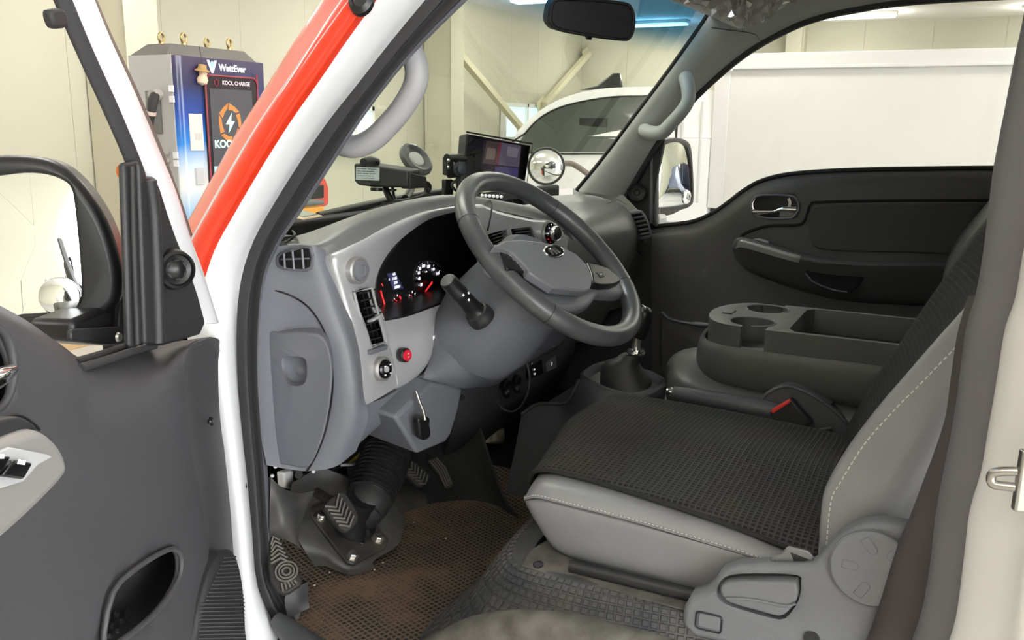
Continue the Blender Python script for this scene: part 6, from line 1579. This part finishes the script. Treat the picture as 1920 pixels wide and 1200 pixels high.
# window, sail panel, tweeter, frame
pg = [(1236, 424), (1300, 418), (1392, 362), (1470, 331), (1740, 319), (1990, 318), (2010, -40), (1700, -10), (1520, 22), (1400, 86), (1345, 128), (1290, 182), (1240, 246)]
prism('window_pane', [X(u, v, 2.452) for u, v in pg], (.004, 0, 0), glass_mat('side_glass', (.95, .965, .95), .5), pd, 0, smooth=False)
sl = prism('sail_cover', [X(u, v, 2.425) for u, v in ((1150, 372), (1180, 340), (1240, 255), (1246, 262), (1232, 330), (1222, 400), (1222, 430), (1180, 420))], (.02, 0, 0), DARKP, pd, .003, 3, label='black triangular mirror sail cover')
prism('division_bar', [X(u, v, 2.422) for u, v in ((1219, 288), (1224, 280), (1224, 420), (1217, 420))], (.02, 0, 0), PLASTIC, pd, .002)
prism('division_bar', [X(u, v, 2.428) for u, v in ((1228, 275), (1233, 268), (1231, 425), (1226, 425))], (.02, 0, 0), PLASTIC, pd, .002)
tube('belt_seal', [X(u, v - 3, 2.446) for u, v in bel], .006, RUBBER, pd, 8, 4)
tq = X(1194, 361, 2.412)
t2 = lathe('tweeter', tq, (-1, -.35, .05), [(.026, -.01), (.026, .008), (.0235, .014), (.021, .012), (.019, .010), (.009, .009), (.007, .012), (0, .013)], DARKP, pd, 28, label='round black tweeter')
box('outer_skin', (2.50, -.40, .66), (2.53, .80, 1.28), WHITE, pd, .01)
# passenger mirror
pmn = V((-.40, -.917, 0)).normalized(); pmo = V((2.70, .80, 1.42))
def QP(u, v, d=0.0): return PL(u, v, pmo + pmn * d, pmn)
po = spline([QP(u, v, .012) for u, v in ((1226, 300), (1231, 276), (1246, 264), (1268, 259), (1288, 262), (1298, 276), (1302, 320), (1303, 372), (1298, 386), (1284, 393), (1250, 398), (1230, 396), (1224, 360))], 3, True)
ph_ = prism('mirror_housing', po, -pmn * .08, mat('mirror_housing_black', (.03, .026, .026), .45), pd, .010, 4, label='black door mirror housing')
pgl = [QP(u, v, .014) for u, v in ((1236, 300), (1240, 280), (1252, 270), (1270, 266), (1284, 270), (1292, 284), (1298, 322), (1299, 366), (1294, 380), (1282, 385), (1250, 389), (1236, 388), (1232, 374), (1232, 340))]
ctr = prism('cutter', spline([p + pmn * .02 for p in pgl], 3, True), -pmn * .035, MATTE, None, 0); cut(ph_, [ctr]); add_bevel(ph_, .004, 3, 40)
gi = spline([p - pmn * .008 for p in pgl], 3, True)
dome('mirror_glass', gi, pmn, .0060, MIRROR, ph_)
bcp = QP(1288, 370, .0095)
lathe('blind_spot_mirror', bcp, pmn, [(.021, 0), (.021, .001), (.018, .0026), (.010, .0042), (0, .0048)], MIRROR, ph_, 28, label='small round convex mirror')
prism('mirror_arm', [QP(u, v, -.01) for u, v in ((1218, 396), (1232, 392), (1290, 388), (1262, 402), (1240, 408), (1238, 416), (1218, 420))], -pmn * .04, mat('mirror_arm_brown', (.05, .042, .042), .5), pd, .004, 3)

# ------------------------------------------------------------------ interior mirror, visor, grab handles
rm_ = thing('rear_view_mirror', 'black interior rear view mirror hanging under the windscreen header', 'mirror', X(1110, 36, 1.71))
rn = V((-.62, -.76, -.12)).normalized(); ro_ = np.array(X(1110, 36, 1.71))
def RP(u, v, d=0.0): return PL(u, v, V(ro_) + rn * d, rn)
sh_ = spline([RP(u, v) for u, v in ((1030, 20), (1034, 6), (1046, -2), (1110, -1), (1172, 6), (1186, 16), (1191, 36), (1189, 58), (1182, 72), (1168, 75), (1110, 68), (1050, 57), (1036, 50), (1029, 38))], 3, True)
prism('mirror_shell', sh_, -rn * .03, SOFTB, rm_, .006, 4)
ini = [p + rn * .001 for p in sh_]; ic = sum(ini, V()) / len(ini)
prism('mirror_face', [ic + (p - ic) * .93 for p in ini], -rn * .002, mat('filmed_mirror', (.030, .028, .031), .35, grain=400, gs=.2), rm_, 0, label='dark film covered mirror face')
tube('mirror_rim', [ic + (p - ic) * .965 for p in ini], .0035, SOFTB, rm_, 8, 1, True)
prism('dip_tab', [RP(u, v, -.008) for u, v in ((1099, 66), (1112, 68), (1110, 75), (1101, 74))], -rn * .008, BLACK, rm_, .002)
tube('mirror_stem', [ic - rn * .03, ic - rn * .05 + V((0, .02, .03)), V((1.71, .66, 1.845))], .010, BLACK, rm_, 10, 4)
# sun visor wrapped in plastic film
FILM = mat('film_wrapped', (.34, .33, .31), .22, grain=38, gs=.9, coat=.8)
vpx = [(1240, -10), (1290, 10), (1340, 30), (1378, 47), (1392, 52), (1404, 48), (1432, 34), (1462, 14), (1492, -10)]
vs0 = [X(u, v, 2.0 + .25 * (u - 1240) / 250) for u, v in vpx]
vs1 = [X(u, v - 52 - (20 if k in (3, 4, 5) else 0), 2.02 + .25 * (u - 1240) / 250) for k, (u, v) in enumerate(vpx)]
sv2 = thing('sun_visor', 'sun visor wrapped in crumpled clear plastic film at the roof edge', 'sun visor', X(1390, 20, 2.1))
vr = [[a, a * .6 + b * .4 + V((-.004, -.004, 0)), a * .3 + b * .7, b] for a, b in zip(vs0, vs1)]
sheet('visor_board', vr, mat('visor_grey', (.80, .79, .77), .8), sv2, 4, 4, .012)
rs = random.Random(3)
film = []
for a, b in zip(spline(vs0, 5), spline(vs1, 5)):
    film.append([(a * (1 - t) + b * t) + V((rs.uniform(-.016, .006) - .012, rs.uniform(-.014, .006) - .010, rs.uniform(-.008, .006))) for t in (-.03, .12, .28, .45, .62, .8, 1.0)])
na, nb = len(film), len(film[0])
FG = bpy.data.materials.new('clear_film'); FG.use_nodes = True
nt = FG.node_tree; nt.nodes.clear(); N = nt.nodes.new
o_ = N('ShaderNodeOutputMaterial'); mx = N('ShaderNodeMixShader'); m2 = N('ShaderNodeMixShader'); tr0 = N('ShaderNodeBsdfTransparent'); gl0 = N('ShaderNodeBsdfGlossy'); df0 = N('ShaderNodeBsdfDiffuse')
gl0.inputs['Roughness'].default_value = .15; mx.inputs[0].default_value = .55; m2.inputs[0].default_value = .5; tr0.inputs[0].default_value = (.95, .95, .93, 1); df0.inputs[0].default_value = (.85, .84, .80, 1)
nt.links.new(df0.outputs[0], m2.inputs[1]); nt.links.new(gl0.outputs[0], m2.inputs[2])
nt.links.new(tr0.outputs[0], mx.inputs[1]); nt.links.new(m2.outputs[0], mx.inputs[2]); nt.links.new(mx.outputs[0], o_.inputs[0])
reg('plastic_film', [p for r in film for p in r], [(i * nb + j, i * nb + j + 1, (i + 1) * nb + j + 1, (i + 1) * nb + j) for i in range(na - 1) for j in range(nb - 1)], FG, sv2, False, 'crumpled clear plastic film')
# grab handles
gh = tube('grab_handle', [X(1284, 143, 2.36), X(1288, 152, 2.33), X(1291, 172, 2.305), X(1289, 192, 2.295), X(1276, 212, 2.29), X(1258, 232, 2.295), X(1243, 247, 2.305), X(1226, 250, 2.32), X(1212, 246, 2.335), X(1206, 240, 2.36)], [.019, .0195, .018, .0175, .0175, .018, .019, .0195, .0195, .017], mat('handle_pale', (.45, .48, .47), .55, grain=500, gs=.05), None, 14, 5)
tag(gh, 'pale grey grab handle on the passenger windscreen pillar', 'grab handle')
gh2 = tube('grab_handle', [X(752, 96, 1.055), X(768, 92, 1.05), X(779, 118, 1.05), X(781, 146, 1.05), X(772, 174, 1.05), X(752, 206, 1.05), X(728, 234, 1.05), X(702, 259, 1.05), X(672, 274, 1.05), X(645, 272, 1.05), X(618, 262, 1.055)], [.014, .0155, .0165, .0165, .0165, .0165, .0165, .0165, .0165, .0165, .015], HANDLE, None, 16, 5)
tag(gh2, 'grey looped grab handle beside the driver windscreen pillar', 'grab handle')

# ------------------------------------------------------------------ gadgets on the dash
# beige tracker box
bx = thing('tracker_box', 'small beige device box with a cable on the dash corner', 'device', Y(568, 440, 1.0))
BEI = mat('beige_plastic', (.62, .46, .30), .5)
bz0 = 1.336
b0 = Z(532, 432, bz0); b1_ = Z(570, 444, bz0); b2_ = Z(608, 436, bz0)
b3_ = b0 + (b2_ - b1_)
hgt = .034
tpv = [b0, b1_, b2_, b3_]
bod = prism('body', [p + V((0, 0, .001)) for p in tpv], (0, 0, hgt), BEI, bx, .006, 4)
lc0 = sum(tpv, V()) / 4 + V((0, 0, hgt + .001))
prism('display', [lc0 + (p - sum(tpv, V()) / 4) * .72 for p in tpv], (0, 0, .0015), mat('display_green', (.22, .28, .24), .2), bod, .0004)
fdx = (b1_ - b0).normalized(); fn_ = fdx.cross(V((0, 0, 1)))
if fn_.dot(V(CAM) - b0) < 0: fn_ = -fn_
for t, w_, h_ in ((.35, .007, .004), (.60, .004, .0015)):
    obox('port', b0 + (b1_ - b0) * t + V((0, 0, .018)) + fn_ * .0003, fdx * w_, fn_ * .0006, V((0, 0, h_ / 2 + .001)), mat('port_dark%d' % int(t * 100), (.10, .07, .05), .5), bod, 0)
ed_ = (b2_ - b1_).normalized(); en_ = ed_.cross(V((0, 0, 1)))
if en_.dot(V(CAM) - b1_) < 0: en_ = -en_
for t in (.5, .56): obox('groove', b1_ + (b2_ - b1_) * t + V((0, 0, .018)) + en_ * .0003, ed_ * .0008, en_ * .0004, V((0, 0, .012)), mat('groove_beige%d' % int(t * 100), (.5, .36, .22), .6), bod, 0)
pl0 = b0 + (b1_ - b0) * .76 + V((0, 0, .014)) + fn_ * .001
tube('cable', [pl0, pl0 + fn_ * .012 + V((0, 0, -.003)), Y(553, 440, .955), Y(545, 449, .955), Y(530, 456, .96), Y(512, 458, .97)], .0022, RUBBER, bx, 8, 5)
obk = thing('black_plug_box', 'small black plug box at the far left of the dash', 'plug box', Y(522, 452, .97))
box('body', tuple(Y(510, 457, .97)), tuple(Y(537, 446, .99) + V((0, .01, 0))), BLACK, obk, .002)
box('lid_plate', tuple(Y(512, 447, .972) + V((0, 0, .0))), tuple(Y(534, 446.5, .99) + V((0, 0, .0015))), DARKP, obk, .0005)
# navigation camera box on a mount
cb = thing('dash_camera_unit', 'black box unit with printed white label on a dash mount', 'device', Y(720, 372, 1.05))
OLV = mat('unit_black', (.022, .023, .022), .5)
ub_n = V((-.93, -.36, 0)).normalized(); ub_o = Y(715, 330, 1.05)
def UB(u, v, d=0.0): return PL(u, v, ub_o + ub_n * d, ub_n)
f_ = [UB(u, v) for u, v in ((663, 307), (672, 306), (722, 313), (766, 320), (766, 352), (700, 351), (672, 347), (664, 340))]
ub = prism('body', f_, -ub_n * .075 + V((.0, -.010, 0)), OLV, cb, .004, 3)
lb = [UB(u, v, .001) for u, v in ((667.5, 313), (711.5, 314.5), (711, 339), (667, 337))]
lbl = prism('printed_label', lb, ub_n * -.0015, mat('label_white', (.62, .66, .70), .5), ub, .0004, label='white printed label')
lr, lu = (lb[1] - lb[0]), (lb[0] - lb[3])
rt_ = random.Random(5)
PRN = mat('print_dark', (.10, .11, .13), .6)
for k, wds in enumerate(((.15, .3, .45), (.2, .2, .4), (.25, .3, .3), (.85,), (.5, .3))):
    x0 = .05
    for w_ in wds:
        a = lb[0] + lr * x0 - lu * (.13 + k * .18); hh = .028 if k < 3 else .018
        obox('print_line', a + lr * (w_ * .45) + ub_n * .0006, lr * (w_ * .42), ub_n * .0002, lu * hh, PRN, lbl, 0); x0 += w_ * .98
en_v = V((-.25, -.97, 0)); eo_ = UB(768, 336, -.004)
prism('end_block', [PL(u, v, eo_, en_v) for u, v in ((769, 324), (800, 331), (801, 352), (770, 354))], (-.008, .018, 0), OLV, cb, .002, 2)
for (u0, v0, c_) in ((776, 336, ((792, 341), (799, 352), (794, 366), (770, 374))), (790, 341, ((802, 344), (806, 352), (800, 362), (782, 372)))):
    tube('plug_cable', [Y(u0, v0, 1.045)] + [Y(u, v, 1.045) for u, v in c_], .0045, RUBBER, cb, 8, 4)
tube('top_knob', [Y(682, 305, 1.07), Y(695, 301, 1.07), Y(706, 304, 1.07)], .009, BLACK, cb, 10, 3)
for (a, b, r) in ((((706, 352), 1.06), ((706, 358), 1.06), .013), (((735, 354), 1.06), ((735, 358), 1.06), .010)):
    tube('mount_clamp', [Y(*a[0], a[1]), Y(*b[0], b[1])], r, BLACK, cb, 10, 2)
tube('mount_leg', [Y(722, 352, 1.06), Y(728, 366, 1.05), Y(736, 378, 1.04)], .007, BLACK, cb, 8, 3)
tube('mount_leg', [Y(736, 352, 1.06), Y(738, 366, 1.05), Y(742, 380, 1.04)], .004, STEEL, cb, 8, 3)
tube('mount_foot', [Y(720, 382, 1.03), Y(742, 380, 1.03), Y(768, 376, 1.03)], .006, BLACK, cb, 8, 3)
tube('loose_cable', [Y(800, 364, 1.03), Y(770, 374, 1.02), Y(720, 386, 1.01), Y(690, 396, 1.0), Y(670, 404, .99)], .003, RUBBER, cb, 8, 5)
# suction cup disc
sc_ = thing('suction_cup', 'round dark suction cup disc stuck on the windscreen behind the box unit', 'suction cup', Y(780, 300, 1.10))
dn = V((-.10, -.62, .50)).normalized(); dc = Y(780, 299, 1.10)
cup = lathe('disc', dc, dn, [(.041, -.006), (.043, 0), (.041, .006), (.034, .009), (.026, .006), (.021, .002), (0, .002)], mat('suction_grey', (.09, .09, .09), .3), sc_, 36)
lathe('lens_boss', dc, dn, [(.020, .002), (.018, .005), (.010, .0065), (.0, .0065)], mat('suction_pale', (.55, .55, .52), .25), cup, 24)
tube('mount_arm', [dc - dn * .004 + V((0, 0, -.012)), Y(778, 330, 1.10), Y(772, 352, 1.09), Y(760, 372, 1.06)], .008, BLACK, sc_, 10, 4)
# rear camera monitor with hood
mo_ = thing('camera_monitor', 'black hooded monitor showing dim camera views on the dash', 'monitor', Y(935, 345, .98))
MB_ = mat('monitor_black', (.016, .016, .018), .4)
mnv = V((-.30, -.94, .16)).normalized()
mc0 = V(Y(930, 300, 1.0))
def MO(u, v, d=0.0): return PL(u, v, mc0 + mnv * d, mnv)
scr_b = [MO(u, v) for u, v in ((880, 256), (990, 276), (978, 345), (872, 338))]
prism('screen_case', [MO(u, v) for u, v in ((876, 250), (996, 272), (984, 350), (868, 344))], -mnv * .03, MB_, mo_, .004, 3)
prism('display', [MO(u, v, .0012) for u, v in ((908, 262), (978, 273), (972, 340), (898, 334))], -mnv * .001, mat('display_dark', (.02, .018, .022), .15, emit='#1a1418', es=.8), mo_, 0, label='dim screen with four camera views')
VW = [('#4a3a3c', ((913, 264), (935, 267), (929, 309), (905, 306))), ('#5a5262', ((938, 267), (977, 273), (973, 314), (933, 309))), ('#6a3038', ((936, 266), (941, 267), (934, 309), (928, 308))), ('#45406a', ((929, 312), (972, 315), (970, 336), (926, 332))), ('#6f6258', ((914, 276), (930, 279), (927, 300), (910, 298))), ('#77707c', ((952, 274), (973, 279), (969, 296), (950, 292)))]
for k, (c_, q) in enumerate(VW):
    prism('camera_view', [MO(u, v, .0018 + .0003 * k) for u, v in q], -mnv * .0003, mat('camera_view%d' % k, (.02, .02, .02), .3, emit=c_, es=.45), mo_, 0)
hl = .055
sL = [MO(870, 250), MO(867, 344)]; 
prism('hood_side', [MO(876, 250), MO(868, 344), MO(868, 344, .035), MO(876, 250, hl)], (-.004, 0, 0), MB_, mo_, .001)
prism('hood_side', [MO(998, 272), MO(986, 350), MO(986, 350, .02), MO(998, 272, hl)], (.004, 0, 0), MB_, mo_, .001)
prism('hood_top', [MO(874, 249), MO(999, 271), MO(999, 271, hl), MO(874, 249, hl)], (0, 0, .004), MB_, mo_, .001)
for k in range(4): lathe('side_button', MO(891, 292 + 11 * k, .001), mnv, [(.004, 0), (.0035, .002), (0, .002)], DARKP, mo_, 10)
obox('clamp_bracket', Y(840, 311, 1.005), V((.008, -.004, 0)), V((.003, .008, 0)), V((0, 0, .020)), BLACK, mo_, .003)
tube('bracket_arm', [Y(838, 296, 1.0), Y(856, 296, 1.0), Y(870, 298, 1.0)], .009, BLACK, mo_, 8, 3)
tube('bracket_arm', [Y(842, 328, 1.0), Y(858, 326, 1.0), Y(866, 320, 1.0)], .007, BLACK, mo_, 8, 3)
for vv in (301, 314): lathe('bracket_bolt', Y(840, vv, .995), (0, -1, 0), [(.004, 0), (.0035, .003), (0, .004)], STEEL, mo_, 10)
lathe('pivot_knob', Y(862, 317, .985), (-.6, -.8, 0), [(.016, -.02), (.016, 0), (.010, .004), (.010, .014), (0, .016)], mat('knob_slate', (.035, .04, .048), .45), mo_, 14)
obox('bracket_post', Y(839, 351, 1.01), V((.010, -.005, 0)), V((.003, .006, 0)), V((0, 0, .017)), BLACK, mo_, .002)
tube('bracket_foot', [Y(860, 330, 1.0), Y(860, 350, 1.0), Y(862, 366, .99)], .006, BLACK, mo_, 8, 3)
tube('signal_cable', [Y(862, 335, .99), Y(850, 342, .985), Y(848, 350, .985), Y(858, 360, .98)], .003, RUBBER, mo_, 8, 4)
# low black strip with a row of white lamps and a stray wire
ls = thing('lamp_strip', 'low black gadget with a row of six white lamps behind the wheel rim', 'device', Y(938, 372, .93))
a, b = Y(884, 366, .93), Y(985, 372, .93)
box('body', (a.x, .915, Y(930, 378, .93).z), (b.x, .95, Y(930, 361, .93).z), BLACK, ls, .004)
box('foot', (Y(968, 380, .93).x, .91, Y(975, 386, .91).z), (Y(984, 380, .93).x, .94, Y(975, 372, .93).z), BLACK, ls, .003)
for k in range(6):
    lathe('lamp_bead', Y(904 + 7.2 * k, 366.5 + .5 * k, .912), (0, -1, .1), [(.0035, -.002), (.0035, .001), (.002, .003), (0, .0035)], mat('bead_white%d' % k, (.85, .85, .85), .3, emit='#ffffff', es=.25), ls, 12)
wr = tube('loose_wire', [Y(905, 370, .90), Y(916, 374, .87), Y(922, 382, .84), Y(921, 398, .82), Y(917, 420, .815), Y(914, 432, .82)], .0018, RUBBER, None, 8, 5)
tag(wr, 'thin black wire looping down over the silver trim behind the wheel', 'wire')
# key with orange tag and phone cable at the lower panel
ky = thing('key_tag', 'key with an orange tag hanging from the lower centre panel', 'key', Y(995, 668, .82))
tube('tag_body', [Y(990, 664, .822), Y(995, 663, .818), Y(999, 665, .82)], [.006, .008, .005], mat('tag_orange', (.95, .42, .02), .4), ky, 12, 3)
tube('ring', ell(Y(995, 676, .824), (.009, .002, 0), (0, .002, .010), 18), .0012, CHROME, ky, 6, 1, True)
prism('key_blade', [Y(u, v, .826) for u, v in ((1004, 650), (1009, 648), (1012, 668), (1007, 671))], (0, .002, 0), mat('key_brass', (.40, .36, .28), .4, metal=.6), ky, .0005)
wc = tube('charging_cable', [Y(984, 672, .825), Y(990, 690, .815), Y(993, 712, .81), Y(988, 740, .815), Y(976, 762, .83), Y(960, 772, .84), Y(944, 768, .85), Y(935, 756, .855), Y(936, 744, .855), Y(946, 734, .85)], .0024, mat('cable_grey', (.08, .08, .085), .4), None, 8, 5)
tag(wc, 'thin dark cable hanging in a loop below the socket panel', 'cable')
# corner mirror outside the windscreen
cm_ = thing('corner_mirror', 'round convex corner mirror on a stalk outside the windscreen', 'mirror', (3.0, 1.5, 1.2))
cn_ = V((-.90, -.43, .05)).normalized(); c0 = Y(1024, 312, 1.50)
lathe('mirror_glass', c0, cn_, [(.070, 0), (.068, .005), (.055, .017), (.038, .026), (.017, .031), (0, .032)], MIRROR, cm_, 40)
lathe('mirror_back', c0, -cn_, [(.074, -.006), (.076, 0), (.068, .025), (.045, .04), (0, .045)], BLACK, cm_, 32)
tube('mirror_stalk', [c0 - cn_ * .04, Y(1065, 306, 1.5), Y(1085, 314, 1.46), Y(1112, 333, 1.40), Y(1140, 350, 1.35), V((2.45, 1.30, 1.22))], .012, mat('stalk_brown', (.16, .12, .10), .5), cm_, 10, 4)
